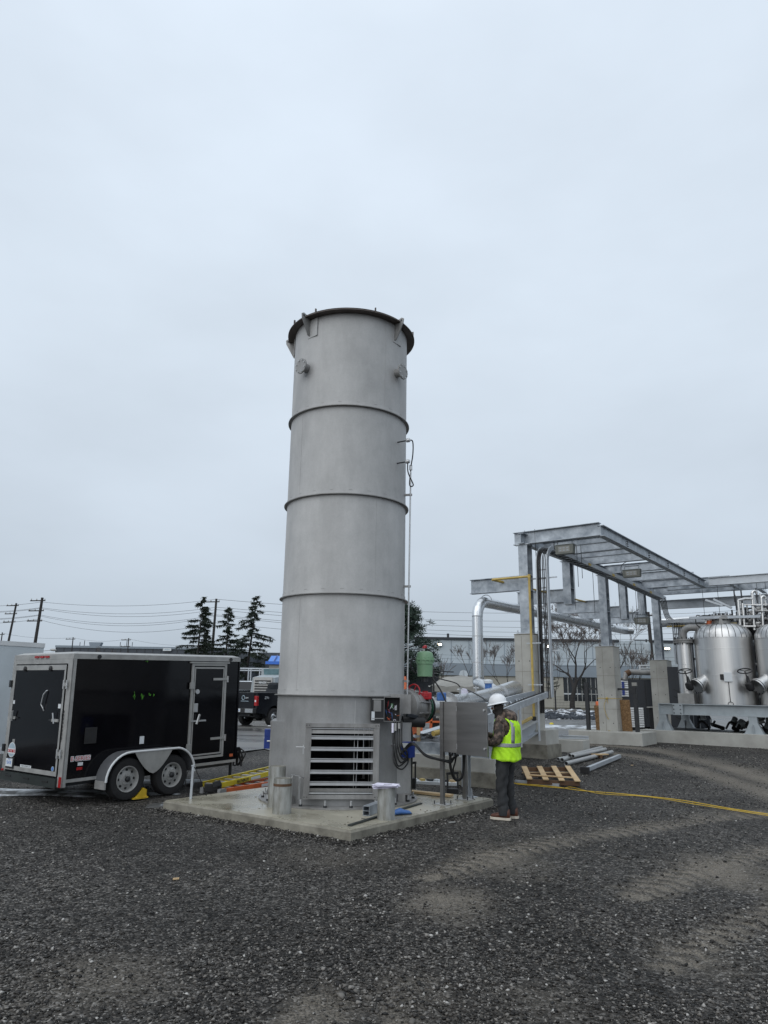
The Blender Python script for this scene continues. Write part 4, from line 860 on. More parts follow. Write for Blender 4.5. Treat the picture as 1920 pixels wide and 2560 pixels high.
for k in range(24): MB().box((.0135, .08 + .15 * k, z1 - .07), (.003, .012, .012), (1, 0, 0)).build('rivet', 'rimgrey', TRL, local=True)
for k in range(12): MB().box((-.08, -.0175, z0 + .15 + .16 * k), (.012, .003, .012)).build('rivet', 'rimgrey', TRL, local=True)
# side lettering and fittings
es = text_part('E-SERIES', .095, (.0035, .28, z0 + .42), (0, 1, 0), (0, 0, 1), 'sticker', TRL, name='side_decal', local=True, sx=1.02, thick=.0006, bold=.009)
text_part('E-SERIES', .095, (.0055, .28, z0 + .42), (0, 1, 0), (0, 0, 1), 'decalred', es, local=True, sx=1.02, thick=.0006, bold=.0)
MB().box((.004, .28, z0 + .335), (.003, .09, .05), (1, 0, 0)).build('side_badge', 'sticker', TRL, local=True)
MB().box((.004, .27, z0 + .265), (.004, .10, .045), (1, 0, 0)).build('side_reflector', 'redlens', TRL, local=True)
MB().box((.006, .42, z0 + .77), (.012, .22, .26), (1, 0, 0)).build('vent', 'black', TRL, local=True, bevel=.005)
MB().box((.004, Lt - .12, z0 + .2), (.006, .08, .05), (1, 0, 0)).build('amber_reflector', 'orange', TRL, local=True)
MB().box((.003, 1.42, z0 + .63), (.002, .09, .13), (1, 0, 0)).build('side_sticker', 'sticker', TRL, local=True)
for y, z in ((1.25, 1.62), (1.36, 1.6), (1.47, 1.62), (1.42, 2.26)): pass
# side door
sy0, sy1, sz0, sz1 = 2.42, 3.28, z0 + .20, z1 - .13
sdr = MB().bb(.0, .022, sy0 + .05, sy1 - .05, sz0 + .05, sz1 - .05).build('side_door', 'blackpaint', TRL, local=True)
for a in ((sy0, sy1, sz1 - .045, sz1), (sy0, sy1, sz0, sz0 + .04), (sy0, sy0 + .05, sz0 + .041, sz1 - .046), (sy1 - .05, sy1, sz0 + .041, sz1 - .046)):
    MB().bb(.002, .03, *a).build('door_frame', 'trim', TRL, local=True)
for a in ((sy0 + .062, sy1 - .062, sz1 - .10, sz1 - .07), (sy0 + .062, sy1 - .062, sz0 + .062, sz0 + .09), (sy0 + .062, sy0 + .088, sz0 + .091, sz1 - .101), (sy1 - .088, sy1 - .062, sz0 + .091, sz1 - .101)):
    MB().bb(.0225, .029, *a).build('door_trim', 'trim', sdr, local=True)
MB().bb(.0, .05, sy0 - .05, sy1 + .05, sz1 + .002, sz1 + .03).build('drip_rail', 'trim', TRL, local=True)
for z in (sz0 + .35, sz1 - .3):
    h1 = MB().box((.036, sy1 - .17, z), (.012, .34, .045), (1, 0, 0)).build('strap_hinge', 'trim', sdr, local=True)
    MB().cyl((.04, sy1 + .02, z - .06), (.04, sy1 + .02, z + .06), .018, 8).build('hinge_knuckle', 'alu', h1, local=True)
    MB().box((.04, sy0 - .0, z - .12), (.03, .09, .12), (1, 0, 0)).build('cam_keeper', 'trim', TRL, local=True)
MB().box((.035, sy0 + .12, 1.42), (.03, .09, .16), (1, 0, 0)).build('flush_lock', 'alu', sdr, local=True, bevel=.006)
MB().cyl((.02, sy0 + .14, 1.72), (.05, sy0 + .14, 1.72), .045, 10).build('dead_bolt', 'alu', sdr, local=True)
bl = MB().box((.045, sy0 + .2, 1.18), (.02, .34, .03), (1, 0, 0)).build('bar_latch', 'alu', sdr, local=True)
MB().cyl((.05, sy0 + .15, 1.12), (.07, sy0 + .2, 1.30), .022, 8).build('padlock', 'alu', bl, local=True)
# axles, wheels, fender
def wheel(root, c, axis, rt, wt, rimmat, holes=8, name='wheel', local=True):
    c = Vector(c); ax = Vector(axis).normalized()
    ty = MB().lathe([(rt * .60, -wt * .42), (rt * .8, -wt * .5), (rt * .94, -wt * .46), (rt, -wt * .3), (rt, wt * .3), (rt * .94, wt * .46), (rt * .8, wt * .5), (rt * .60, wt * .42)], c, ax, 36, cap=False).build(name, 'tyre', root, local=local, smooth=35)
    MB().lathe([(rt * .62, wt * .42), (rt * .60, wt * .48), (rt * .565, wt * .46), (rt * .52, wt * .14), (rt * .3, wt * .26), (rt * .27, wt * .34), (rt * .12, wt * .34), (.01, wt * .34)], c, ax, 32, cap=False).build('rim', rimmat, ty, local=local, smooth=35)
    u = ax.orthogonal().normalized(); w = ax.cross(u)
    for k in range(holes):
        a = 2 * math.pi * k / holes; q = c + (u * math.cos(a) + w * math.sin(a)) * rt * .42 + ax * wt * .17
        MB().cyl(q, q + ax * wt * .05, rt * .068, 10).build('vent_hole', 'black', ty, local=local)
    MB().lathe([(rt * .13, wt * .3), (rt * .13, wt * .5), (rt * .09, wt * .58), (.01, wt * .6)], c, ax, 14).build('hub_cap', 'darksteel', ty, local=local, smooth=40)
    for k in range(5):
        a = 2 * math.pi * k / 5; q = c + (u * math.cos(a) + w * math.sin(a)) * rt * .2 + ax * wt * .35; MB().cyl(q, q + ax * wt * .12, rt * .03, 6).build('wheel_nut', 'alu', ty, local=local)
    return ty
WR = .345
for y in (1.03, 1.93):
    wheel(TRL, (.15, y, WR - y * .027 + .0), (1, 0, 0), WR, .205, 'rimgrey'); wheel(TRL, (-Wt - .15, y, WR - y * .027), (-1, 0, 0), WR, .205, 'rimgrey')
    MB().cyl((-Wt, y, WR - y * .027), (0, y, WR - y * .027), .04, 10).build('axle', 'darksteel', TRL, local=True)
MB().bb(-Wt + .1, -.1, .05, Lt - .05, z0 + .0, z0 + .1).build('chassis', 'darksteel', TRL, local=True)
# fender: profile over two wheels, swept across x with a pale front lip
def fend(s):
    pts = []
    yc0, yc1, zc, rf = 1.03, 1.93, WR - .03, .44
    for k in range(9): a = math.pi * (1.0 - k / 16 * 1.0) + .0; pts.append((yc0 + rf * 1.02 * math.cos(a), zc + rf * math.sin(a)))
    for k in range(1, 10): a = math.pi / 2 * (1 - k / 9); pts.append((yc1 + rf * 1.02 * math.cos(a), zc + rf * math.sin(a)))
    return pts
fp = fend(1); xo = .30
b = MB(); n = len(fp)
b.v = [V(0.001, y, z) for y, z in fp] + [V(xo, y, z) for y, z in fp] + [V(0.001, y, z + .006) for y, z in fp] + [V(xo, y, z + .006) for y, z in fp]
b.f = [(i, i + 1, n + i + 1, n + i) for i in range(n - 1)] + [(2 * n + i, 3 * n + i, 3 * n + i + 1, 2 * n + i + 1) for i in range(n - 1)]
fd = b.build('fender', pm('grey_fender', (.14, .145, .155), .45, .3, var=.15), TRL, local=True, smooth=50)
MB().tube([(xo, y, z) for y, z in fp], .02, 8).build('fender_lip', 'whitepaint', fd, local=True, smooth=60)
# skirt of the fender between the wheels
mid = []
for k in range(13):
    t = -1 + 2 * k / 12; y = 1.48 + t * .40; mid.append((y, .33 + .39 * abs(t) ** 1.6 + .0))
poly = [V(xo - .006, y, z + .04) for y, z in mid]; top = [V(xo - .006, mid[-1][0] - (mid[-1][0] - mid[0][0]) * k / 12, .76) for k in range(13)]
b = MB(); b.v = poly + [V(xo - .006, p[0], .765) for p in mid]; b.f = [(i, i + 1, 13 + i + 1, 13 + i) for i in range(12)]
b.v += [v + V(.012, 0, 0) for v in b.v[:26]]; b.f += [(26 + i, 26 + 13 + i, 26 + 13 + i + 1, 26 + i + 1) for i in range(12)] + [(i, 26 + i, 26 + i + 1, i + 1) for i in range(12)]
b.build('fender_skirt', 'trim', fd, local=True)
MB().bb(.0, xo - .02, .57, .60, .20, .33).build('fender_end', 'rimgrey', fd, local=True)
# tongue and jack with chains
MB().bar((-.9, Lt, z0 + .06), (-1.0, Lt + .9, z0 + .04), .08, .08).build('drawbar', 'darksteel', TRL, local=True)
MB().bar((-.2, Lt - .05, z0 + .06), (-.95, Lt + .9, z0 + .04), .07, .08).build('drawbar', 'darksteel', TRL, local=True)
MB().cyl((-.32, Lt + .16, -.12), (-.32, Lt + .16, .85), .03, 10).build('jack_post', 'darksteel', TRL, local=True)
jk = MB().box((-.32, Lt + .16, -.1), (.22, .18, .02)).build('jack_foot', 'darksteel', TRL, local=True)
for k in range(9): 
    rgk = random.Random(k); p = V(-.2 + rgk.uniform(-.05, .1), Lt + .18, z0 + .32)
    MB().tube(bez([p, p + V(rgk.uniform(-.12, .16), .05, -.12 - .2 * rgk.random()), p + V(rgk.uniform(-.1, .12), .02, -.35), p + V(rgk.uniform(-.02, .08), 0, -.02)], 5), .013, 6).build('cable_bundle', 'black', TRL, local=True)
# lime paint marks left on the side wall
M['lime'] = pm('lime_spray_mark', (.06, .24, .015), .5, var=.5, scale=20)
def smear(y, z, ry, rz, rot=0):
    b = MB(); b.add([V(.0052, y + math.cos(a) * ry * (1 + .25 * math.sin(3 * a)), z + math.sin(a) * rz * (1 + .2 * math.sin(2 * a))) for a in [2 * math.pi * k / 16 for k in range(16)]], [tuple(range(16))]); b.build('paint_mark', 'lime', TRL, local=True)
rgk = random.Random(2)
for yc_, zc_, sy_, sz_, n_ in ((1.205, 1.675, .007, .04, 9), (1.36, 1.68, .012, .035, 10), (1.60, 1.672, .012, .014, 5), (1.47, 1.678, .06, .012, 8), (1.40, 2.275, .016, .006, 4)):
    for _ in range(n_): smear(yc_ + rgk.gauss(0, sy_), zc_ + rgk.gauss(0, sz_), rgk.uniform(.003, .011), rgk.uniform(.006, .02))
# wheel chock
q = G(345, 1996); ck = thing('wheel_chock', 'yellow plastic wheel chock against the trailer tyre', 'wheel chock', q, .643)
MB().prism([(-.06, -.13, 0), (-.06, .13, 0), (-.06, .13, .05), (-.06, .10, .06), (-.06, .10, .15), (-.06, .06, .17), (-.06, -.05, .06)], (.12, 0, 0)).build('wedge', 'yellow', ck, local=True)
MB().bb(-.075, .075, -.14, .15, 0, .025).build('base', 'yellow', ck, local=True)
for x in (-.03, .03): MB().bb(x - .01, x + .01, .10, .135, .05, .14).build('rib', 'yellow', ck, local=True)
# ladders
def ladder(label, e0, e1, railmat, text=None, rise=0.0):
    e0, e1 = Vector(e0), Vector(e1); t = thing('extension_ladder', label, 'ladder', (e0.x, e0.y, min(e0.z, e1.z) - .05))
    ax = (e1 - e0).normalized(); sd_ = V(-ax.y, ax.x, 0).normalized(); n_ = int((e1 - e0).length / .3)
    for s in (0, 1): 
        rl = MB().chan(e0 + sd_ * s * .42, e1 + sd_ * s * .42, .085, .03, -1 if s else 1, t=.006).build('rail', railmat, t)
        if text and s == 0: text_part(text, .07, e0 + ax * .72 - sd_ * .038 + V(0, 0, .0), ax, (0, 0, 1), 'decalblack', rl, thick=.001, bold=.002)
        if s == 0: MB().box(e0 + ax * 1.18 - sd_ * .036, (.34, .003, .05), ax).build('warning_label', 'sticker', rl)
    for k in range(n_): MB().cyl(e0 + ax * (.15 + .3 * k), e0 + ax * (.15 + .3 * k) + sd_ * .42, .016, 8).build('rung', 'alu', t)
    for s in (0, 1): MB().box(e0 + sd_ * s * .42 - ax * .06, (.16, .07, .10), ax).build('foot', 'black' if 'yellow' in label else 'alu', t)
    return t
ladder('yellow fibreglass extension ladder resting above the orange one', G(545, 1970, .10) + V(0, .12, .02), G(690, 1928, .10) + V(.7, .9, .1), 'ladderyellow', 'FEATHERLITE')
ladder('orange fibreglass ladder lying behind the concrete slab', G(560, 1976, .06) + V(0, .02, -.02), G(690, 1948, .07) + V(.7, .9, -.03), 'orange')
q = G(525, 1985); t = thing('ladder_shoe', 'black rubber ladder shoe lying beside the slab', 'ladder foot', q)
MB().box(q + V(.02, .1, .09), (.30, .12, .14), (1, .3, 0)).build('shoe', 'black', t, bevel=.015); MB().box(q + V(.1, .05, .17), (.14, .1, .08), (1, .3, 0.3)).build('bracket', 'darksteel', t)

# white trailer behind
wt_ = thing('white_trailer', 'pale grey box trailer parked behind the black one', 'trailer', (-9.1, 15.1, gh(15.1)), .643)
MB().bb(-2.2, 0, -3.2, 2.1, .45, 2.72).build('body', 'offwhite', wt_, local=True)
MB().bb(-2.21, .012, -3.21, 2.112, 2.68, 2.78).build('roof_rail', 'whitepaint', wt_, local=True)
MB().bb(-.0, .012, -3.2, 2.1, .38, .5).build('side_rail', 'whitepaint', wt_, local=True)
for y in (-1.2, -.2):
    wheel(wt_, (.12, y, .36), (1, 0, 0), .36, .2, 'whitepaint'); wheel(wt_, (-2.32, y, .36), (-1, 0, 0), .36, .2, 'whitepaint')
MB().tube([(.2, -.2 + .46 * math.cos(a), .38 + .46 * math.sin(a)) for a in [math.pi * k / 14 for k in range(15)]], .02, 8).build('fender_lip', 'whitepaint', wt_, local=True)

# ------------------------------------------------------------------ worker
M['camo'] = pm('camouflage_jacket', (0.030, 0.023, 0.019), 0.85, scale=15, col2=(0.165, 0.12, 0.095), thr=(0.44, 0.60), detail=3, bump=0.5, bscale=22)
M['jeans'] = pm('charcoal_jeans', (0.010, 0.011, 0.0125), 0.85, scale=9, col2=(0.036, 0.038, 0.041), stretch=(1, 1, .4), bump=0.6, bscale=13)
M['skin'] = pm('skin', (0.36, 0.19, 0.13), 0.5, var=0.1)
M['hivis'] = pm('lime_hivis_mesh', (0.20, 0.36, 0.02), 0.8, scale=4.5, thr=(.30, .46), col2=(0.44, 0.80, 0.02), bump=0.9, bscale=8)
M['reflect'] = pm('silver_reflective_tape', (0.26, 0.27, 0.285), 0.4, 0.3, var=.12, scale=12)
M['helmet'] = pm('white_hard_hat', (0.72, 0.74, 0.76), 0.25, var=0.03)
M['boot'] = pm('brown_leather', (0.085, 0.028, 0.014), 0.5, var=0.3, scale=12)
M['sole'] = pm('cream_rubber', (0.55, 0.50, 0.42), 0.7, var=0.1)
M['glove'] = pm('dark_glove', (0.012, 0.012, 0.013), 0.8)
M['knit'] = pm('dark_balaclava', (0.022, 0.018, 0.016), 0.9, bump=.4, bscale=120)
wp = G(1266, 2047)
WK = thing('person', 'person in white hard hat and lime vest working at the steel cabinet', 'person', (wp.x, wp.y, zg(wp.x, wp.y) + .004))
fy = math.atan2(-.88, .47)      # facing left and away
WK.rotation_euler = (0, 0, -fy + R(90)); MW[WK.name] = Matrix.Translation(WK.location) @ Matrix.Rotation(-fy + R(90), 4, 'Z')
# local: x forward, y left, z up
def skin_mesh(verts, edges, sub=2):
    me = bpy.data.meshes.new('k'); me.from_pydata([v[:3] for v in verts], edges, []); o = bpy.data.objects.new('k', me); COL.objects.link(o)
    o.modifiers.new('s', 'SKIN').use_smooth_shade = True; sv = me.skin_vertices[0].data
    for i, v in enumerate(verts):
        sv[i].radius = (v[3], v[4] if len(v) > 4 else v[3]); sv[i].use_root = (i == 0)
    md = o.modifiers.new('b', 'SUBSURF'); md.levels = sub; md.render_levels = sub
    m2 = bpy.data.meshes.new_from_object(o.evaluated_get(bpy.context.evaluated_depsgraph_get()))
    bpy.data.objects.remove(o); bpy.data.meshes.remove(me); return m2
vs = [(-.01, 0, .95, .16), (-.03, 0, 1.12, .165), (-.035, 0, 1.30, .175), (0.0, 0, 1.44, .12), (.045, 0, 1.52, .065), (.085, 0, 1.60, .085), (.085, 0, 1.70, .09),
      (-.01, .10, .86, .12), (.03, .115, .50, .093), (.0, .115, .10, .075),
      (-.015, -.10, .86, .12), (.0, -.115, .50, .093), (-.05, -.115, .10, .075),
      (-.0, .20, 1.385, .098), (.0, .275, 1.14, .088), (.15, .25, 1.09, .075), (.29, .17, 1.19, .046), (.36, .155, 1.215, .032),
      (-.02, -.19, 1.40, .088), (.02, -.265, 1.16, .076), (.18, -.22, 1.13, .064), (.32, -.12, 1.21, .046), (.39, -.10, 1.235, .032)]
es = [(0, 1), (1, 2), (2, 3), (3, 4), (4, 5), (5, 6), (0, 7), (7, 8), (8, 9), (0, 10), (10, 11), (11, 12), (3, 13), (13, 14), (14, 15), (15, 16), (16, 17), (3, 18), (18, 19), (19, 20), (20, 21), (21, 22)]
bmh = skin_mesh(vs, es)
# cloth folds on the trouser legs and sleeves
for v in bmh.vertices:
    x, y, z = v.co
    if z < .85: k = .008 * math.sin(z * 52 + x * 34 + y * 9) + .011 * math.sin(z * 24 + (x + y) * 38) * (1.3 - z) + .012 * max(0, .3 - z) * math.sin(z * 90 + x * 30) * 3; v.co += v.normal * k
    elif abs(y) > .17 and z < 1.4: v.co += v.normal * (.006 * math.sin(x * 60 + z * 50))
bo = bpy.data.objects.new('body', bmh); COL.objects.link(bo); bo.parent = WK; MW[bo.name] = MW[WK.name]
bmh.materials.clear()
for k in ('jeans', 'camo', 'skin', 'glove', 'knit'): bmh.materials.append(M[k])
for p in bmh.polygons:
    c = p.center; p.use_smooth = True
    if c.z < .90: p.material_index = 0
    elif c.x > .31 and c.z < 1.35: p.material_index = 3
    elif c.z > 1.545: p.material_index = 2 if (c.x > .135 and c.z < 1.68 and c.z > 1.56) else 4
    else: p.material_index = 1
# face: nose, brow, eyes, mouth, ears
hc = V(.10, 0, 1.62)
MB().lathe([(.003, .035), (.014, .02), (.019, 0), (.008, -.012)], hc + V(.083, 0, -.005), (1, 0, -.5), 10).build('nose', 'skin', WK, local=True, smooth=80)
for s in (-1, 1):
    MB().lathe([(.002, -.01), (.010, -.006), (.012, 0), (.008, .007), (.001, .009)], hc + V(.068, s * .032, .022), (1, 0, 0), 10).build('eye', 'paper', WK, local=True, smooth=80)
    MB().lathe([(.002, -.008), (.024, -.004), (.028, .004), (.012, .012)], hc + V(-.01, s * .083, .0), (0, s, 0), 12).build('ear', 'knit', WK, local=True, smooth=80)
MB().box(hc + V(.079, 0, -.048), (.012, .045, .008)).build('mouth', pm('lips', (.22, .08, .07), .5), WK, local=True)
MB().lathe([(.01, -.03), (.05, -.02), (.062, .01), (.045, .03)], hc + V(.03, 0, -.07), (.6, 0, -.8), 16).build('beard', 'knit', WK, local=True, smooth=60)
def loft(rings, n=36, cap=False):
    out = []
    for (z, cx, rx, ry, pw) in rings:
        ring = []
        for k in range(n):
            a = 2 * math.pi * k / n; c, s = math.cos(a), math.sin(a)
            ring.append(V(cx + rx * math.copysign(abs(c) ** pw, c), ry * math.copysign(abs(s) ** pw, s), z))
        out.append(ring)
    return out
# vest with armholes left open at the shoulders
VR = [(.855, -.035, .205, .255, .85), (.90, -.035, .205, .25, .85), (1.0, -.035, .20, .24, .85), (1.10, -.04, .197, .232, .85), (1.2, -.042, .197, .225, .85), (1.29, -.045, .197, .215, .85), (1.37, -.045, .188, .20, .85), (1.43, -.035, .165, .18, .85), (1.47, -.02, .125, .14, .9)]
def _vr(z):
    for p, q in zip(VR[:-1], VR[1:]):
        if p[0] <= z <= q[0] + 1e-6: t = (z - p[0]) / (q[0] - p[0]); return tuple(a_ + (b_ - a_) * t for a_, b_ in zip(p, q))
NV = 96
rg = loft([_vr(.855 + .615 * i / 30) for i in range(31)], NV)
for i, rn in enumerate(rg):
    for k, v in enumerate(rn):
        a = 2 * math.pi * k / NV; f_ = max(0, 1 - (v.z - .855) / .6)
        w = .014 * math.sin(3 * a + 1 + v.z * 6) * f_ + .008 * math.sin(8 * a + v.z * 20) * f_ + .005 * math.sin(15 * a + v.z * 38 + 2 * math.sin(v.z * 25)); v.x += w * math.cos(a); v.y += w * math.sin(a)
        if i == 0: v.z += .014 * math.sin(2 * a + .4) + .008 * math.sin(7 * a)
b = MB(); 
for rn in rg: b.v += rn
for i in range(len(rg) - 1):
    for k in range(NV):
        a = 360 * (k + .5) / NV; zc = (rg[i][k].z + rg[i + 1][k].z) / 2
        if (min(abs(a - 90), abs(a - 270)) / 30) ** 2 + ((zc - 1.35) / .15) ** 2 < 1: continue     # armholes
        if (a < 9 or a > 351): continue                                     # open front
        k2 = (k + 1) % NV; b.f.append((i * NV + k, i * NV + k2, (i + 1) * NV + k2, (i + 1) * NV + k))
vest = b.build('vest', 'hivis', WK, local=True, smooth=70)
sm_ = vest.modifiers.new('thick', 'SOLIDIFY'); sm_.thickness = .006; sm_.offset = 1
def band(z0_, z1_, rule, nm):
    b = MB(); n = 40
    def ringat(z):
        for p, q in zip(VR[:-1], VR[1:]):
            if p[0] <= z <= q[0]: t = (z - p[0]) / (q[0] - p[0]); return tuple(a_ + (b_ - a_) * t for a_, b_ in zip(p, q))
    zs = [z0_ + (z1_ - z0_) * i / 6 for i in range(7)]; rr = []
    for z in zs:
        r4 = ringat(z); rn = loft([(z, r4[1], r4[2] + .013, r4[3] + .013, r4[4])], n)[0]
        for k, v in enumerate(rn):
            a = 2 * math.pi * k / n; f_ = (1 - (z - .855) / .6); w = .014 * math.sin(3 * a + 1 + z * 6) * f_ + .008 * math.sin(8 * a + z * 20) * f_; v.x += w * math.cos(a); v.y += w * math.sin(a)
        rr.append(rn)
    for rn in rr: b.v += rn
    for i in range(6):
        for k in range(n):
            if rule(360 * (k + .5) / n): k2 = (k + 1) % n; b.f.append((i * n + k, i * n + k2, (i + 1) * n + k2, (i + 1) * n + k))
    o = b.build(nm, 'reflect', vest, local=True, smooth=70); m_ = o.modifiers.new('t', 'SOLIDIFY'); m_.thickness = .003
band(1.05, 1.105, lambda a: 10 < a < 350, 'waist_tape')
for c0 in (132, 228, 45, 315): band(1.11, 1.45, lambda a, c0=c0: abs(a - c0) < 9, 'shoulder_tape')
# hood of the jacket lying behind the neck, collar
MB().rings([[V(-.06 + .10 * math.cos(a) * q - .04, .13 * math.sin(a) * q, z + .03 * math.cos(a)) for a in [2 * math.pi * k / 20 for k in range(20)]] for q, z in ((.9, 1.42), (1.08, 1.46), (1.12, 1.51), (1.0, 1.56), (.75, 1.585), (.45, 1.57))], cap=True).build('hood', 'camo', WK, local=True, smooth=70)
MB().rings([[V(.055 + .085 * math.cos(a) * q, .085 * math.sin(a) * q, z) for a in [2 * math.pi * k / 20 for k in range(20)]] for q, z in ((1.15, 1.46), (1.1, 1.50), (1.0, 1.55), (.9, 1.57))], cap=False).build('neck_gaiter', 'knit', WK, local=True, smooth=70)
# hard hat tilted forward
hx = V(.09, 0, 1.685); up_ = V(.22, 0, 1).normalized(); fw = V(1, 0, -.22).normalized()
def hr(r_, h_, e=1.0, off=0.0): return [hx + fw * (math.cos(a) * r_ * 1.17 + off + (.05 * e if math.cos(a) > .5 else 0) * (math.cos(a) - .5)) + V(0, 1, 0) * math.sin(a) * r_ + up_ * h_ for a in [2 * math.pi * k / 32 for k in range(32)]]
hat = MB().rings([hr(.118, .0), hr(.120, .02, .5), hr(.117, .055, .0), hr(.105, .095, .0), hr(.08, .125, .0), hr(.045, .143, .0), hr(.005, .148, .0)], cap=True).build('hard_hat', 'helmet', WK, local=True, smooth=60)
MB().rings([hr(.115, .004), hr(.142, -.012, 2.2), hr(.144, -.008, 2.2), hr(.117, .014)], cap=False).build('brim', 'helmet', hat, local=True, smooth=60)
for s in (-.03, 0, .03): MB().tube([hx + fw * (.118 * 1.17 * math.cos(a)) + V(0, s, 0) + up_ * (.004 + .147 * math.sin(a)) for a in [.35 + 2.5 * k / 12 for k in range(13)]], .007, 6).build('hat_ridge', 'helmet', hat, local=True, smooth=60)
# gloved hands with fingers
for s, base in ((1, V(.36, .15, 1.215)), (-1, V(.39, -.095, 1.235))):
    vh = [(base.x, base.y, base.z, .032, .022), (base.x + .05, base.y - s * .008, base.z + .005, .038, .017), (base.x + .085, base.y - s * .01, base.z + .005, .036, .014)]
    eh = [(0, 1), (1, 2)]
    for k, (o_, l_) in enumerate(((.028, .06), (.010, .07), (-.009, .064), (-.027, .05))):
        i0 = len(vh); vh += [(base.x + .09, base.y - s * .01, base.z + .005 + o_, .0095), (base.x + .09 + l_ * .5, base.y - s * .016, base.z + o_ * 1.1, .009), (base.x + .09 + l_ * .8, base.y - s * (.03 + .01 * k), base.z - .012 + o_ * 1.1, .0078)]
        eh += [(2, i0), (i0, i0 + 1), (i0 + 1, i0 + 2)]
    i0 = len(vh); vh += [(base.x + .035, base.y - s * .03, base.z + .035, .012), (base.x + .07, base.y - s * .045, base.z + .045, .01), (base.x + .095, base.y - s * .045, base.z + .04, .0085)]
    eh += [(1, i0), (i0, i0 + 1), (i0 + 1, i0 + 2)]
    mh = skin_mesh(vh, eh, 1); mh.materials.clear(); mh.materials.append(M['glove']); o = bpy.data.objects.new('gloved_hand', mh); COL.objects.link(o); o.parent = WK
    for p in mh.polygons: p.use_smooth = True
# boots
for s, dx in ((1, .0), (-1, -.05)):
    cx, cy = dx, s * .115
    def br_(x, hw, z0_, z1_): return [V(cx + x, cy + hw * math.cos(a), z0_ + (z1_ - z0_) * (.5 + .5 * math.sin(a))) for a in [2 * math.pi * k / 16 for k in range(16)]]
    bt = MB().rings([br_(-.095, .02, .03, .10), br_(-.085, .042, .02, .155), br_(-.03, .05, .02, .16), br_(.03, .05, .02, .135), br_(.09, .054, .02, .10), br_(.15, .054, .02, .085), br_(.19, .04, .022, .07), br_(.205, .015, .03, .055)]).build('boot', 'boot', WK, local=True, smooth=60)
    MB().rings([[V(cx + x + (0 if i else 0), cy + y, z) for x, y in ((-.105, -.03), (-.105, .03), (-.07, .048), (.06, .052), (.14, .06), (.20, .04), (.222, 0), (.20, -.04), (.14, -.06), (.06, -.052), (-.07, -.048))] for i, z in enumerate((.0, .034))]).build('sole', 'sole', bt, local=True)
    # trouser cuff
    MB().lathe([(.076, .06), (.082, .09), (.078, .13), (.082, .17), (.07, .2)], V(cx - .0, cy, 0), seg=20, cap=False).build('cuff', 'jeans', WK, local=True, smooth=60)

# ------------------------------------------------------------------ pipe rack
C1 = V(4.45, 21.9, gh(21.9)); RY = 0.64
RA, RB = A_, B_
def rk(t, s, z): return V(C1.x + RA.x * t + RB.x * s, C1.y + RA.y * t + RB.y * s, z)
ZT = 6.35     # underside of the top stringers
rack = thing('pipe_rack', 'galvanised steel pipe rack on tall concrete piers', 'pipe rack', C1, 0)
PIERS = [(0.0, 3.58, .62), (6.9, 3.60, .68), (13.8, 3.38, .76)]
for t, zt, w in PIERS:
    g = rk(t, 0, 0); zb_ = gh(g.y)
    pc = MB().box(V(g.x, g.y, (zt + zb_) / 2 - .02), (w, w, zt - zb_ + .04), RB, RA).build('pier', 'concrete', rack, bevel=.012)
    for zz in (zb_ + 1.2, zb_ + 2.4): MB().box(V(g.x, g.y, zz), (w + .006, w + .006, .008), RB, RA).build('form_joint', 'padside', pc)
    for zz in (zb_ + .7, zb_ + 1.7, zb_ + 2.7):
        for uu in (-.28, .28):
            for ff, dd in ((-RA, RB), (RB, RA)): q = V(g.x, g.y, zz) + ff * (w / 2 - .01) + dd * uu * w; MB().cyl(q, q + ff * .012, .018, 8).build('tie_hole', 'darksteel', pc)
    MB().box(V(g.x, g.y, (zt + zb_) / 2) - RA * (w / 2) - RB * w * .12, (.008, .006, zt - zb_ - .1), RB, RA).build('form_seam', 'padside', pc)
    MB().box(V(g.x, g.y, zt + .02), (w * .85, w * .85, .04), RB, RA).build('base_plate', 'galv2', pc)
    MB().box(V(g.x, g.y, zt + .0), (w + .012, w + .012, .03), RB, RA).build('grout_lip', 'padside', pc)
    for i in (-1, 1):
        for j in (-1, 1): q = V(g.x, g.y, zt) + RB * (i * w * .36) + RA * (j * w * .36); MB().cyl(q, q + V(0, 0, .13), .016, 6).build('anchor_bolt', 'galv2', pc)
    MB().ibeam(rk(t, 0, zt + .04), rk(t, 0, ZT), .36, .30, up=RA, tf=.022, tw=.016).build('column', 'galv', rack)
    MB().box(rk(t, 0, ZT + .012), (.42, .42, .024), RB, RA).build('cap_plate', 'galv2', rack)
    for zz in (4.95, 5.42): MB().box(rk(t, 0, zz), (.29, .32, .016), RB, RA).build('stiffener', 'galv2', rack)
ZU = ZT + .19
SL = 2.45
MB().ibeam(rk(-.3, 0.0, ZU), rk(13.6, 0.0, ZU), .33, .2).build('stringer', 'galv', rack)
MB().ibeam(rk(-.05, SL, ZU), rk(12.6, SL, ZU), .33, .2).build('stringer', 'galv', rack)
MB().ibeam(rk(0, -.35, ZU + .05), rk(0, SL - .02, ZU + .05), .40, .22).build('end_beam', 'galv', rack)
for t in (2.3, 4.6, 6.9, 9.2, 11.5):
    MB().ibeam(rk(t, .1, ZU + .02), rk(t, SL - .1, ZU + .02), .33, .2).build('cross_beam', 'galv', rack)
    cp = MB().box(rk(t, SL + .012, ZU), (.012, .13, .2), RB, RA).build('connection_plate', 'galv2', rack)
    for i in (-1, 1):
        for j in (-1, 0, 1): q = rk(t + i * .04, SL + .016, ZU + j * .07); MB().cyl(q, q + RB * .03, .016, 6).build('bolt', 'darksteel', cp)
for t in (9.2, 11.5): MB().bar(rk(t, .6, ZU + .27), rk(t, SL - .15, ZU + .27), .012, .3).build('upstand_plate', 'galv', rack)
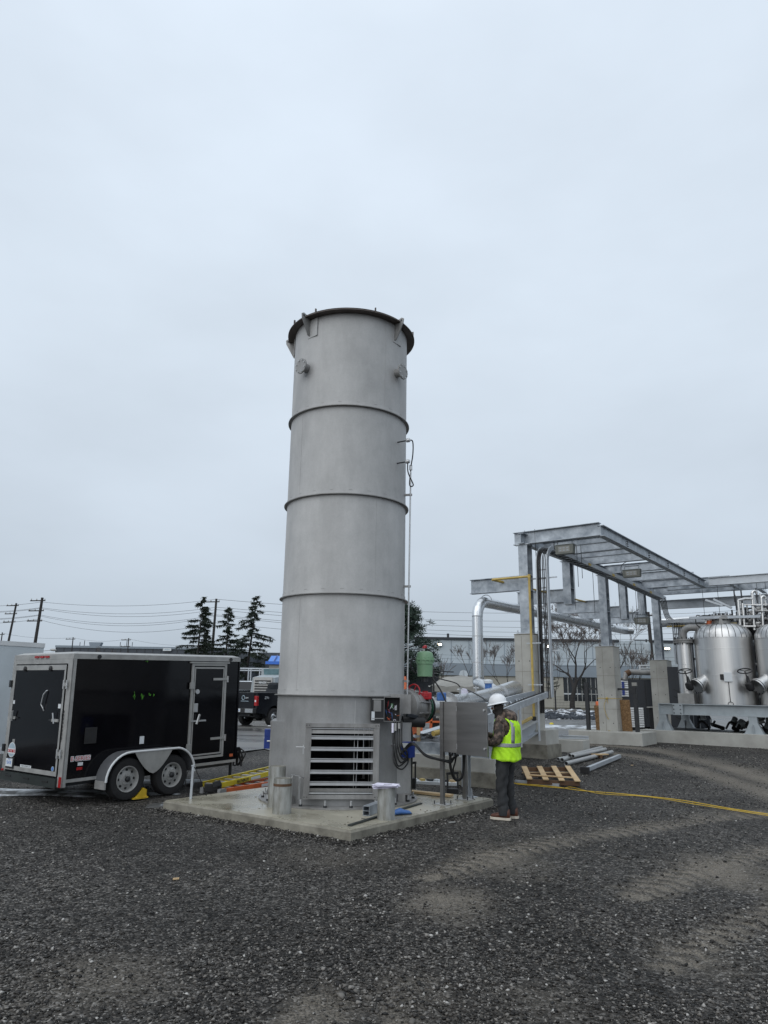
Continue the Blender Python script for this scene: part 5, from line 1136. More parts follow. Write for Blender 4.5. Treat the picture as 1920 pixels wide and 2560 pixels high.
for t in (1.2, 3.4): MB().ibeam(rk(t, .1, ZU), rk(t, SL - .1, ZU), .2, .12).build('purlin', 'galv', rack)
# hung brackets carrying the big pipe
def sol(px):   # parameter t along the column line seen at this pixel column, at mid height
    lo, hi = 0.0, 14.0
    for _ in range(40):
        m = (lo + hi) / 2; p = rk(m, 0, 5.6) - CAM; x = IW / 2 + F_PX * p.dot(_r) / p.dot(_f)
        if x < px: lo = m
        else: hi = m
    return lo
HT = [0.0, sol(1421), 6.9, sol(1559), sol(1606)]
for t in HT:
    if t not in (0.0, 6.9):
        MB().ibeam(rk(t, 0, 4.87), rk(t, 0, ZT), .33, .28, up=RA).build('hanger_post', 'galv', rack)
        MB().box(rk(t, 0, ZT + .012), (.40, .40, .024), RB, RA).build('cap_plate', 'galv2', rack)
        MB().box(rk(t, 0, 5.42), (.29, .32, .016), RB, RA).build('stiffener', 'galv2', rack)
        MB().box(rk(t, 0, 4.86), (.30, .34, .016), RB, RA).build('foot_plate', 'galv2', rack)
    MB().ibeam(rk(t, -1.95, 5.18), rk(t, -.16, 5.18), .46, .2).build('bracket_beam', 'galv', rack)
# the return of the rack to the right at the far column
MB().ibeam(rk(13.8, -.1, ZU), rk(13.8, 8.5, ZU), .36, .22).build('return_stringer', 'galv', rack)
MB().ibeam(rk(12.75, SL - 1.6, ZU + .1), rk(12.75, SL + 1.0, ZU + .1), .46, .22).build('corner_beam', 'galv', rack)
MB().ibeam(rk(12.0, SL + .3, ZU + .02), rk(12.0, 9.5, ZU + .02), .34, .2).build('return_stringer', 'galv2', rack)
MB().ibeam(rk(13.75, .2, ZT - .45), rk(13.75, 9.0, ZT - .45), .40, .22).build('return_beam', 'galv2', rack)
for s in (SL + 1.1, SL + 3.1, SL + 5.0): MB().ibeam(rk(12.1, s, ZU), rk(13.7, s, ZU), .28, .16).build('cross_beam', 'galv2', rack)
MB().ibeam(rk(15.6, 4.3, 2.2), rk(15.6, 4.3, ZT), .3, .26, up=RA).build('column', 'galv2', rack)
MB().ibeam(rk(13.8, 4.3, ZU), rk(15.6, 4.3, ZU), .3, .18).build('cross_beam', 'galv2', rack)
MB().box(rk(13.8, 1.0, 2.4), (.14, .14, 4.9), RB, RA).build('slim_post', 'galv2', rack)
for t, s, l in ((.9, -.05, 2.2), (1.6, 1.2, 1.1), (2.0, .9, 1.3), (3.2, .3, 1.9), (5.0, .3, 1.9), (7.8, .3, 1.8), (9.9, .3, 1.8), (12.3, 3.0, 3.2), (12.6, 3.6, 3.0), (13.0, 4.4, 2.6), (12.5, 4.8, 2.2), (12.2, 6.6, 2.4), (12.8, 6.9, 2.4), (13.2, 2.2, 2.4)):
    MB().cyl(rk(t, s, ZU + .2), rk(t, s, ZU - l), .009, 6).build('hanger_rod', 'darksteel', rack)
for s in (.35, .0): MB().cyl(rk(0, s, ZU + .3), rk(0, s, ZU - .35), .010, 6).build('hanger_rod', 'darksteel', rack)
# conduit clamps on the return

# cable ladder: along the rack, curving down at the first column
ct = thing('cable_ladder', 'galvanised cable ladder tray hung under the rack and curving down', 'cable tray', rk(.9, .5, gh(22)))
s0, s1, zt_ = .34, .72, ZT - .05
def traypath(s): 
    P = [rk(12.9, s, zt_ - .25), rk(1.0, s, zt_ - .0)]
    q = [rk(12.9, s, zt_ - .22), rk(7, s, zt_ - .1), rk(.6, s, zt_)]
    for k in range(1, 9): a = math.pi / 2 * k / 8; q.append(rk(.6 - .55 * math.sin(a), s, zt_ - .55 * (1 - math.cos(a))))
    q.append(rk(.02, s, 1.75)); return q
for s in (s0, s1):
    P = traypath(s)
    b = MB(); 
    rr_ = []
    for i, p in enumerate(P):
        tn = (P[min(i + 1, len(P) - 1)] - P[max(i - 1, 0)]).normalized(); nn_ = tn.cross(RB).normalized(); sg = 1 if s == s0 else -1
        rr_.append([p + nn_ * .07, p + nn_ * .07 + RB * sg * .035, p + nn_ * .06 + RB * sg * .035, p + nn_ * .06 + RB * sg * .008, p - nn_ * .06 + RB * sg * .008, p - nn_ * .06 + RB * sg * .035, p - nn_ * .07 + RB * sg * .035, p - nn_ * .07])
    b.rings(rr_); b.build('side_rail', 'galv2', ct)
P = [rk(t, (s0 + s1) / 2, zt_ - .02 * t) for t in [.9 + .3 * k for k in range(40)]]
for p in P: MB().box(p - V(0, 0, .03), (s1 - s0 - .02, .035, .018), RB, RA).build('rung', 'galv2', ct)
for k in range(14): MB().box(rk(.04, (s0 + s1) / 2, zt_ - .75 - .28 * k), (s1 - s0 - .02, .018, .03), RB, RA).build('rung', 'galv2', ct)
for z in (zt_ - 1.0, zt_ - 3.2): MB().bar(rk(.1, -.25, z), rk(.1, s1 + .25, z), .03, .04).build('support_strut', 'galv2', ct)
for k, (s, r0) in enumerate(((.40, .034), (.47, .03), (.55, .016), (.60, .016), (.66, .016))):
    P = traypath(s); P = [p + V(0, 0, .0) - RA * .03 for p in P]; P[-1] = rk(.0, s - .05 * (k < 2), 1.3 if k < 2 else 1.7)
    MB().tube(P, r0, 7).build('cable', 'black', ct, smooth=60)
for t in (1.2, 3.6, 6.0, 8.4, 10.6): MB().box(rk(t, s1 + .012, zt_ - .02 * t), (.012, .22, .09), RB, RA).build('warning_label', 'gasyellow', ct)
# second ladder drop by the far column
q = thing('cable_drop', 'vertical cable ladder with cable bundle dropping behind the far column', 'cable tray', rk(13.1, 1.1, 3.2))
for s in (.85, 1.4): MB().box(rk(13.1, s, 4.1), (.05, .05, 1.8), RB, RA).build('side_rail', 'galv2', q)
for k in range(6): MB().box(rk(13.1, 1.125, 3.3 + .3 * k), (.5, .03, .03), RB, RA).build('rung', 'galv2', q)
for k in range(6): MB().cyl(rk(13.02, .93 + .07 * k, 3.2), rk(13.02, .95 + .07 * k, 5.02), .02 if k < 3 else .013, 6).build('cable', 'black', q)
for k in range(5): MB().tube(bez([rk(12.4, .45 + .06 * k, zt_ - .2), rk(12.75, .5 + .06 * k, zt_ - .35), rk(12.9, .6 + .05 * k, 5.3), rk(12.9, .8 + .1 * k, 4.95)], 6), .018, 6).build('cable', 'black', q)
tr2 = thing('cable_tray', 'horizontal cable tray running from the far column over the tanks', 'cable tray', rk(12.7, 1.5, 5.0))
for t in (12.55, 13.0): MB().bar(rk(t, .5, 5.02), rk(t, 9, 5.02), .03, .13).build('side_rail', 'galv2', tr2)
for k in range(26): MB().bar(rk(12.56, .7 + .32 * k, 4.98), rk(12.99, .7 + .32 * k, 4.98), .03, .02).build('rung', 'galv2', tr2)
for k in range(4): MB().tube(bez([rk(12.62 + .09 * k, .6, 5.02), rk(12.6 + .09 * k, 3, 5.01), rk(12.65 + .08 * k, 5, 5.02), rk(12.6 + .09 * k, 9, 5.02)], 5), .02, 6).build('cable', 'black', tr2)

# floodlights
def flood(px, py, Y, w, label):
    c0 = AT(px, py, Y); t = thing('floodlight', label, 'floodlight', c0 - V(0, 0, .2)); X = RB; Fd = -RA
    MB().rings([[c0 + X * u * w / 2 + Fd * d_ + V(0, 0, z) for u, z in ((-1, .13), (1, .13), (.92, -.14), (-.92, -.14))] for d_ in (-.1, .1)]).build('housing', pm('olive_grey_casting', (.13, .135, .12), .55, .2), t)
    MB().box(c0 + Fd * .103, (w * .62, .006, .17), X, Fd).build('lens', 'tarp', t)
    for i in range(3):
        for j in range(2): MB().box(c0 + Fd * .108 + X * ((i - 1) * w * .19) + V(0, 0, (j - .5) * .075), (w * .1, .006, .035), X, Fd).build('led_cell', 'greypaint', t)
    MB().bar(c0 + V(0, 0, .15) - X * w * .5, c0 + V(0, 0, .15) + X * w * .5, .24, .02).build('lid', 'greypaint', t)
    MB().tube([c0 - X * w * .4 + V(0, 0, .16), c0 - X * w * .4 + V(0, 0, .28), c0 + X * w * .4 + V(0, 0, .28), c0 + X * w * .4 + V(0, 0, .16)], .012, 6).build('yoke', 'darksteel', t)
    if 'low' in label: MB().cyl(c0 + V(0, 0, .27), c0 + V(0, 0, .9), .02, 6).build('drop_rod', 'galv2', t)
    MB().tube(bez([c0 - X * w * .52, c0 - X * w * .6 + V(0, 0, .1), c0 - X * w * .55 + V(0, 0, .35), c0 - X * .1 + V(0, 0, .5)], 6), .012, 6).build('cable', 'black', t)
flood(1413, 1374, 21.2, .58, 'grey floodlight under the end beam of the rack'); flood(1580, 1434, 26.3, .66, 'grey floodlight above the middle of the cable tray')
flood(1605, 1552, 31.0, .64, 'grey floodlight hanging low beside the far column')

# big clad pipe hung left of the rack
S_P = -1.42; ZP = 4.65
Vp = AT(1199, 1640, 22.6)
e0 = rk(-.5, S_P, ZP); 
bp = thing('clad_pipe', 'large bright clad pipe running under the rack and turning down', 'pipe', (e0.x, e0.y, 2.0))
rb = .165
MB().cyl(rk(-.08, S_P, ZP), rk(13.0, S_P, ZP + .12), rb, 28).build('run', 'clad', bp, smooth=40)
arc = [rk(-.08 - .5 * math.sin(a), S_P, ZP - .5 * (1 - math.cos(a))) for a in [math.pi / 2 * k / 6 for k in range(7)]]
MB().tube(arc, rb + .004, 28).build('elbow', 'clad', bp, smooth=12)
dn = arc[-1]; low = V(dn.x, dn.y, 2.35)
MB().cyl(dn, low, rb, 28).build('riser', 'clad', bp, smooth=40)
for z in (3.55, 2.75): MB().lathe([(rb, -.015), (rb + .01, -.015), (rb + .01, .015), (rb, .015)], V(dn.x, dn.y, z), seg=28, cap=False).build('strap', 'alu', bp)
for t in (1.5, 3.0, 4.5, 6.0, 7.5, 9.0, 10.5): MB().lathe([(rb, -.01), (rb + .006, -.01), (rb + .006, .01), (rb, .01)], rk(t, S_P, ZP), RA, 28, cap=False).build('joint_band', 'alu', bp)
ends = P1 + ha2 * .1
MB().tube(bez([low, low - V(0, 0, .22) + (ends - low).normalized() * .1, low.lerp(ends, .35) + V(0, 0, -.1), low.lerp(ends, .7) + V(0, 0, -.02), ends], 5), rb + .01, 24).build('lower_elbow', 'clad', bp, smooth=20)
for t in HT:
    c0 = rk(t, S_P, ZP); hg = MB().cyl(c0 + V(0, 0, rb + .17), rk(t, S_P, 4.98), .012, 6).build('hanger_rod', 'galv2', bp)
    MB().tube([c0 + RB * (rb + .05) * math.cos(a) + V(0, 0, (rb + .06) * math.sin(a) + .02) for a in [math.pi * (.08 + .84 * k / 12) for k in range(13)]], .014, 6).build('clevis', 'galv2', hg)
MB().tube(bez([rk(13.0, S_P, ZP + .12), rk(13.4, S_P + .05, ZP + .12), rk(13.6, S_P + .35, ZP + .12)], 5), rb, 24).build('far_bend', 'clad', bp, smooth=30)
# second clad pipe along the return
q0 = rk(15.4, -.3, 5.3); p2_ = thing('clad_pipe', 'bright clad pipe running to the right high above the tanks', 'pipe', q0)
MB().cyl(rk(15.2, -.4, 5.25), rk(14.2, 10, 5.32), .24, 28).build('run', 'clad', p2_, smooth=40)
for s in (2, 4.5, 7): MB().lathe([(.24, -.015), (.25, -.015), (.25, .015), (.24, .015)], rk(15.2, -.4, 5.25).lerp(rk(14.2, 10, 5.32), s / 10.4), (rk(14.2, 10, 5.32) - rk(15.2, -.4, 5.25)), 28, cap=False).build('strap', 'alu', p2_)
# gas line
yl = thing('gas_pipe', 'yellow gas pipe rising along the first pier to the rack', 'gas pipe', rk(-.35, -.2, gh(21.5)))
gx = rk(-.42, .30, 0); z_t = AT(1320, 1441, gx.y).z
MB().cyl(V(gx.x, gx.y, 1.15), V(gx.x, gx.y, z_t), .036, 14).build('riser', 'gasyellow', yl, smooth=40)
MB().cyl(V(gx.x, gx.y, z_t), rk(-.42, -.95, z_t - .0), .036, 14).build('branch', 'gasyellow', yl, smooth=40)
MB().lathe([(.045, -.06), (.045, .06)], V(gx.x, gx.y, z_t), seg=12).build('elbow_fitting', 'gasyellow', yl)
MB().cyl(rk(-.42, -.95, z_t), rk(.1, -.75, z_t - .05), .04, 12).build('branch', 'gasyellow', yl, smooth=40)
MB().cyl(rk(.1, -.75, z_t - .05), rk(12.5, -.75, 5.48), .035, 12).build('run', 'gasyellow', yl, smooth=40)
MB().lathe([(.03, -.06), (.07, -.05), (.07, .05), (.03, .06)], V(gx.x, gx.y, 1.15), seg=12).build('gas_cock', 'black', yl)
MB().cyl(V(gx.x, gx.y, 1.15) + V(-.1, -.1, .02), AT(1296, 1812, 19.0), .045, 14).build('lower_run', 'gasyellow', yl, smooth=40)
for z in (2.1, 3.3): MB().bar(V(gx.x, gx.y, z) - RB * .15, V(gx.x, gx.y, z) + RB * .3, .03, .03).build('strut_clamp', 'galv2', yl)
MB().cyl(rk(14.6, .2, 4.98), rk(13.9, 10, 5.0), .04, 10).build('far_run', 'gasyellow', yl)

# ------------------------------------------------------------------ footings under the walkway frame
nw0 = G(1240, 1970); nwd = V(.80, -.60, 0).normalized()
def wallblock(name, label, e1, dirn, ln, thick, h1, h2, step, cat='wall'):
    """stepped strip footing ending at e1, running back along -dirn"""
    t = thing(name, label, cat, (e1.x, e1.y, gh(e1.y)))
    n = V(-dirn.y, dirn.x, 0);  n = n if n.y > 0 else -n
    a = V(e1.x, e1.y, gh(e1.y)); c = a - dirn * ln / 2
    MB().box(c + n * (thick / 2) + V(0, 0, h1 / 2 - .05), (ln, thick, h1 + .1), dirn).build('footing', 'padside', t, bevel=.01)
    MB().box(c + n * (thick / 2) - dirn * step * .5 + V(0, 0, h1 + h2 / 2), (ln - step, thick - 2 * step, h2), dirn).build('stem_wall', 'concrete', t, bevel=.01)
    return t
wallblock('strip_footing', 'long stepped concrete strip footing behind the cabinet legs', nw0, nwd, 4.2, .7, .26, .27, .05)
fw0 = G(1369, 1897); 
wallblock('strip_footing', 'stepped concrete footing block below the first rack pier', fw0, nwd, 3.2, 1.0, .36, .40, .05)
wb = G(1435, 1880); t = MB().box(V(wb.x - .2, wb.y + .45, gh(wb.y) + .16), (1.5, .55, .38), nwd); t.solo('low_footing', 'concrete', 'low concrete footing beside the first rack pier', 'footing', bevel=.01)
qa = G(1375, 1862, .34); MB().ibeam(V(wb.x - .75, wb.y + .75, gh(wb.y) + .42), V(wb.x + .55, wb.y + .25, gh(wb.y) + .42), .1, .1).solo('loose_beam', 'galv2', 'short galvanised beam lying on the low footing', 'steel beam')
# walkway frame
zf = gh(15) + .49
def fr(u, w, z=zf): # u: 0 near .. 1 far, w: 0 left .. 1 right
    nr = nw0 + V(-.05, .3, 0); fr_ = fw0 + V(-.25, .35, 0); left = -nwd
    p = nr.lerp(fr_, u) + left * ((1 - w) * 2.2); return V(p.x, p.y, z + .25 * u)
wf = thing('walkway_frame', 'galvanised channel frame resting on the concrete footings', 'steel frame', fr(0, .5))
for w in (0, 1): MB().ibeam(fr(-.02, w, zf + .16), fr(1.02, w, zf + .16), .32, .24).build('side_beam', 'galv2', wf)
for u in (0.0, .25, .5, .75, 1.0): MB().chan(fr(u, 0.02, zf + .14), fr(u, .98, zf + .14), .26, .08, 1, t=.014).build('cross_beam', 'galv', wf)
# sloping ladder tray from header up to the pier
sl = thing('sloping_tray', 'galvanised ladder tray sloping up behind the person to the pier', 'cable tray', fr(.6, .8))
ya = [14.2, 17.5, 20.8]
r1 = [AT(1215, 1800, 14.2), AT(1300, 1764, 17.6), AT(1345, 1746, 20.0), AT(1372, 1736, 21.6)]; r2 = [AT(1205, 1770, 15.4), AT(1290, 1746, 18.4), AT(1320, 1738, 20.4), AT(1345, 1733, 21.9)]
for rr_ in (r1, r2):
    for a, c in zip(rr_[:-1], rr_[1:]): MB().chan(a, c + (c - a).normalized() * .01, .16, .04, 1, t=.008).build('side_rail', 'galv2', sl)
for k in range(16):
    t = k / 15 * 2.999; i = int(t); f_ = t - i; MB().bar(r1[i].lerp(r1[i + 1], f_) - V(0, 0, .03), r2[i].lerp(r2[i + 1], f_) - V(0, 0, .03), .04, .025).build('rung', 'galv2', sl)
for i, (a, z) in enumerate(((r1[1], zf), (r1[2], zf), (r2[1], zf))): MB().bar(a, V(a.x, a.y, zf + .1), .05, .05).build('strut_post', 'galv2', sl)
MB().tube(bez([r1[0] + V(0, .3, .05), r1[1].lerp(r2[1], .4) + V(0, 0, .03), r1[3].lerp(r2[3], .5) + V(0, 0, .05)], 8), .02, 6).build('cable', 'black', sl)

# ------------------------------------------------------------------ footing and fittings at the second pier
c2 = rk(6.9, 0, 0); g2 = gh(c2.y)
b = MB().box(V(c2.x, c2.y, g2 + .17), (2.7, 1.7, .5), RB, RA); f2 = b.solo('pier_footing', 'concrete', 'broad concrete footing under the middle rack pier', 'footing', bevel=.02)
zf2 = g2 + .42
yr = thing('yellow_rope', 'yellow rope tied round the middle rack pier', 'rope', V(c2.x, c2.y, zf2))
wv_ = .345
MB().tube([V(c2.x, c2.y, 1.72) + RB * x + RA * y for x, y in ((-wv_, -wv_), (wv_, -wv_), (wv_, wv_), (-wv_, wv_))], .011, 6, close=True).build('loop', 'gasyellow', yr)
kn = V(c2.x, c2.y, 1.72) - RA * (wv_ + .01)
MB().lathe([(.01, -.04), (.04, -.02), (.045, .02), (.01, .04)], kn, seg=10).build('knot', 'gasyellow', yr)
MB().tube(bez([kn, kn + V(-.12, 0, -.3), kn + V(.02, 0, -.75), kn + V(.05, 0, -.3), kn], 6), .009, 5).build('tail', 'gasyellow', yr)
MB().tube(bez([kn, kn + V(.08, 0, -.5), kn + V(.06, 0, -1.1), V(kn.x - .05, kn.y - .1, zf2 + .02)], 6), .009, 5).build('tail', 'gasyellow', yr)
for s, lab, h_, w_ in ((-.5, 'brown strand board panel leaning left of the middle pier', .9, .26), (.54, 'brown strand board panel leaning right of the middle pier', 1.12, .36)):
    MB().box(V(c2.x, c2.y, zf2 + h_ / 2) + RB * s + RA * .05, (w_, .03, h_), RB, RA + V(0, 0, .1)).solo('board', 'osb', lab, 'board')
for s, lab in ((-.85, 'black square gate post left of the middle pier'), (.97, 'black square gate post right of the middle pier')):
    p = V(c2.x, c2.y, zf2 - .02) + RB * s - RA * .1; t = thing('gate_post', lab, 'post', p)
    MB().box(p + V(0, 0, .82), (.13, .13, 1.64), RB, RA).build('post', 'darksteel', t); MB().box(p + V(0, 0, 1.70), (.15, .15, .12), RB, RA).build('cap', 'tarp' if s > 0 else 'darksteel', t)
    if s > 0: MB().bar(p + V(0, 0, 1.52) - RB * 1.8, p + V(0, 0, 1.52), .06, .07).build('top_rail', 'darksteel', t); MB().box(p + V(0, 0, 1.46) - RB * .05, (.2, .18, .16), RB, RA).build('bracket', 'darksteel', t)
# mesh fence panel
fa, fb = G(1385, 1789), G(1492, 1786); ft = thing('mesh_fence', 'black welded mesh fence panel beyond the gravel', 'fence', fa)
hgt = 1.35
for k in range(33): p = fa.lerp(fb, k / 32); MB().cyl(p + V(0, 0, .05), p + V(0, 0, hgt), .006, 4).build('wire', 'black', ft)
for k in range(7): MB().cyl(fa + V(0, 0, .05 + k * hgt / 6.2), fb + V(0, 0, .05 + k * hgt / 6.2), .007, 4).build('wire', 'black', ft)
pf = G(1390, 1790); MB().box(pf + V(0, 0, .9), (.09, .09, 1.8)).build('post', 'black', ft)

# ------------------------------------------------------------------ tank skid
wl, wr = G(1600.5, 1853), G(1920, 1872.5); wdir = (wr - wl); wdir.z = 0; wdir = wdir.normalized(); wn = V(-wdir.y, wdir.x, 0)
gz_ = gh(28)
def sk(u, d, z): return V(wl.x + wdir.x * u + wn.x * d, wl.y + wdir.y * u + wn.y * d, z)
WH = gz_ + .44
b = MB().box(sk(4.5, .35, (WH - .3) / 2), (9.0, .7, WH + .3 - .0), wdir); b.solo('skid_footing', 'concrete', 'long low concrete footing under the tank skid', 'footing', bevel=.02)
skd = thing('tank_skid', 'blue-grey painted steel skid frame on trestle feet', 'skid', sk(.8, .3, WH), 0)
ZS = WH + .78
MB().ibeam(sk(.72, .3, ZS), sk(9, .3, ZS), .40, .22, tf=.025).build('front_beam', 'greypaint', skd)
MB().ibeam(sk(.72, 3.0, ZS), sk(9, 3.0, ZS), .40, .22, tf=.025).build('rear_beam', 'greypaint', skd)
MB().ibeam(sk(.85, .42, ZS), sk(.85, 2.9, ZS), .36, .2, tf=.02).build('end_beam', 'greypaint', skd)
MB().box(sk(5, 1.65, ZS + .16), (8.3, 2.45, .02), wdir).build('deck', 'darksteel', skd)
for u in (.72, 1.42): MB().box(sk(u + .02, .185, ZS), (.03 if u < 1 else .36, .02, .42), wdir).build('web_plate', 'greypaint', skd)
for i in range(2):
    for j in range(3): q = sk(1.3 + .24 * i, .17, ZS - .14 + .14 * j); MB().cyl(q, q - wn * .03, .02, 6).build('bolt', 'darksteel', skd)
fu = []
for px, py in ((1660, 1826), (1886, 1844)):
    best = min(np.arange(0.0, 9, .02), key=lambda u_: abs((lambda p: IW / 2 + F_PX * (p - CAM).dot(_r) / (p - CAM).dot(_f))(sk(u_, .2, WH)) - px)); fu.append(best)
for u in fu + [fu[1] + (fu[1] - fu[0])]:
    for d_ in (.3, 3.0):
        z1_ = ZS - .2; ft_ = MB().rings([[sk(u - .30, d_ - .14, WH + .02), sk(u + .30, d_ - .14, WH + .02), sk(u + .30, d_ + .14, WH + .02), sk(u - .30, d_ + .14, WH + .02)], [sk(u - .14, d_ - .11, z1_ - .22), sk(u + .14, d_ - .11, z1_ - .22), sk(u + .14, d_ + .11, z1_ - .22), sk(u - .14, d_ + .11, z1_ - .22)], [sk(u - .13, d_ - .1, z1_), sk(u + .13, d_ - .1, z1_), sk(u + .13, d_ + .1, z1_), sk(u - .13, d_ + .1, z1_)]]).build('foot', 'greypaint', skd)
        MB().box(sk(u, d_, WH + .01), (.66, .34, .02), wdir).build('foot_plate', 'greypaint', ft_)
        MB().box(sk(u, d_ - .16, WH + .17), (.02, .06, .3), wdir).build('foot_gusset', 'greypaint', ft_)
# tanks
def tank_u(px, d_, z):
    return min(np.arange(0.0, 12, .02), key=lambda u_: abs((lambda p: IW / 2 + F_PX * (p - CAM).dot(_r) / (p - CAM).dot(_f))(sk(u_, d_, z)) - px))
zt0 = ZS + .19
def tank(px, label):
    u = tank_u(px, 1.75, 3.2); c = sk(u, 1.75, 0); t = thing('process_tank', label, 'tank', V(c.x, c.y, zt0), group='stainless tanks on the skid')
    rT = 65.5 / F_PX * (c.y) * 1.015
    zsh = AT(px, 1596, c.y - .2).z; ztop = AT(px, 1573, c.y).z
    MB().lathe([(rT, zt0), (rT, zsh)], V(c.x, c.y, 0), seg=56, cap=False).build('shell', 'stainless', t, smooth=40)
    MB().lathe([(rT + .006, zt0 + .0), (rT + .006, zt0 + .05)], V(c.x, c.y, 0), seg=56, cap=False).build('base_band', 'stainless', t)
    hD = ztop - zsh + .22; prof = [(rT * math.cos(a) ** .62, zsh + hD * math.sin(a)) for a in [math.pi / 2 * k / 12 for k in range(12)]] + [(.02, zsh + hD)]
    # head made of cladding gores
    n = 28
    for k in range(n):
        a0, a1 = 2 * math.pi * k / n + .012, 2 * math.pi * (k + 1) / n - .012; b = MB()
        am = (a0 + a1) / 2
        for r_2, z in prof: b.v += [V(c.x + r_2 * math.cos(a0), c.y + r_2 * math.sin(a0), z), V(c.x + (r_2 + .006) * math.cos(am), c.y + (r_2 + .006) * math.sin(am), z + .004), V(c.x + r_2 * math.cos(a1), c.y + r_2 * math.sin(a1), z)]
        for i in range(len(prof) - 1): b.f += [(3 * i, 3 * i + 1, 3 * i + 4, 3 * i + 3), (3 * i + 1, 3 * i + 2, 3 * i + 5, 3 * i + 4)]
        b.build('head_gore', 'stainless', t, smooth=60)
    MB().lathe([(r_2 - .008, z - .006) for r_2, z in prof], V(c.x, c.y, 0), seg=40, cap=False).build('head_backing', 'darksteel', t, smooth=50)
    for z in (zt0 + (zsh - zt0) * f_ for f_ in (.83, .43, .995)): MB().torus(V(c.x, c.y, z), (0, 0, 1), rT + .002, .010, 56, 6).build('band', 'stainless', t)
    zn = zsh + hD - .08
    MB().lathe([(.32, zn - .1), (.32, zn + .22)], V(c.x, c.y, 0), seg=28).build('manway_neck', 'trim', t, smooth=40)
    for k, z in enumerate((.22, .30)): MB().lathe([(.1, zn + z), (.46, zn + z), (.46, zn + z + .065), (.1, zn + z + .065)], V(c.x, c.y, 0), seg=32).build('manway_flange', 'stack_trim', t, smooth=40)
    for k in range(18): a = 2 * math.pi * k / 18; q = V(c.x + .41 * math.cos(a), c.y + .41 * math.sin(a), zn + .17); MB().cyl(q, q + V(0, 0, .26), .024, 6).build('stud', 'darksteel', t)
    # lifting lug, sight box
    dcam = V(-c.x, -c.y, 0).normalized(); dl = V(-dcam.y, dcam.x, 0)
    lgp = V(c.x, c.y, zsh + hD * .75) + dcam * rT * .55 - dl * .0; MB().prism([lgp + dl * -.09, lgp + dl * .12, lgp + dl * .0 + V(0, 0, .34), lgp + dl * -.05 + V(0, 0, .34)], dcam * .03).build('lifting_lug', 'stack_trim', t)
    sb_ = V(c.x, c.y, zt0 + 1.0) + dcam * (rT + .1) - dl * -.05; MB().box(sb_, (.28, .2, .34), dl, dcam).build('instrument_box', 'sticker', t, bevel=.01)
    MB().box(sb_ + dl * -.2, (.14, .16, .2), dl, dcam).build('instrument_head', 'black', t)
    MB().cyl(sb_ - V(0, 0, .15), sb_ - V(0, 0, .9), .012, 6).build('capillary', 'darksteel', t); MB().torus(sb_ - V(0, 0, .98), dcam, .09, .012, 16, 6).build('capillary_coil', 'darksteel', t)
    # slanted side nozzle with blind flange
    na = (dcam * .72 - dl * -.0 + V(dl.x, dl.y, 0) * -.75 + V(0, 0, -.62)).normalized() if True else None
    n0 = V(c.x, c.y, zt0 + .95) + (dcam * .62 - dl * .78).normalized() * rT * .85
    nz_ = MB().cyl(n0, n0 + na * .50, .225, 24).build('side_nozzle', 'stainless', t, smooth=40)
    for k in (0, 1): MB().lathe([(.1, 0), (.285, 0), (.285, .05), (.1, .05)], n0 + na * (.46 + k * .08), na, 28).build('nozzle_flange', 'stainless', nz_, smooth=40)
    u_ = na.orthogonal().normalized(); w_ = na.cross(u_)
    for k in range(12): a = 2 * math.pi * k / 12; q = n0 + na * .45 + (u_ * math.cos(a) + w_ * math.sin(a)) * .26; MB().cyl(q, q + na * .15, .022, 6).build('flange_stud', 'darksteel', nz_)
    # valve with horizontal handwheel
    hv = n0 + na * .66 + V(0, 0, .08) - dl * .2; vb_ = MB().lathe([(.06, -.2), (.14, -.12), (.15, .05), (.07, .12), (.04, .34)], hv, (-.15, 0, 1), 14).build('valve_body', 'black', t, smooth=40)
    hwp = hv + V(-.12, 0, .52); MB().torus(hwp, (-.25, -.35, 1), .24, .022, 24, 6).build('handwheel', 'black', vb_, smooth=60)
    for k in range(3): a = k * 2.09; MB().cyl(hwp, hwp + V(math.cos(a), math.sin(a), .25 * math.cos(a) + .35 * math.sin(a)).normalized() * .24, .014, 6).build('spoke', 'black', vb_)
    MB().cyl(hv, hwp, .02, 6).build('valve_stem', 'black', vb_)
    return t, c, rT, zsh, zn
tk1 = tank(1813, 'stainless clad tank on the skid beside the slim vertical vessel'); tk2 = tank(1966, 'stainless clad tank behind the black horizontal drum, cut by the photo edge')
# slim vessel with bend over to the tank
u = tank_u(1714, 1.4, 3); c = sk(u, 1.4, 0); sv_ = thing('slim_vessel', 'slim upright stainless vessel with flanged top and bent pipe', 'vessel', V(c.x, c.y, zt0))
zf_ = AT(1706, 1608, c.y).z; rv = 17.5 / F_PX * c.y
MB().lathe([(rv, zt0 + .2), (rv, zf_ - .25), (rv * .97, zf_ - .12), (rv * .97, zf_)], V(c.x, c.y, 0), seg=32, cap=False).build('shell', 'stainless', sv_, smooth=40)
MB().box(V(c.x, c.y, zt0 + .12), (.6, .6, .55), wdir).build('plinth', 'trim', sv_)
for k in (0, 1): MB().lathe([(.1, zf_ + .08 * k), (rv + .1, zf_ + .08 * k), (rv + .1, zf_ + .06 + .08 * k), (.1, zf_ + .06 + .08 * k)], V(c.x, c.y, 0), seg=28).build('flange', 'stack_trim', sv_, smooth=40)
for k in range(12): a = 2 * math.pi * k / 12; q = V(c.x + (rv + .06) * math.cos(a), c.y + (rv + .06) * math.sin(a), zf_ - .07); MB().cyl(q, q + V(0, 0, .3), .02, 6).build('stud', 'darksteel', sv_)
MB().torus(V(c.x, c.y, zt0 + 1.5), (0, 0, 1), rv, .008, 28, 5).build('band', 'alu', sv_)
zb2 = AT(1714, 1570, c.y).z; r3 = .135
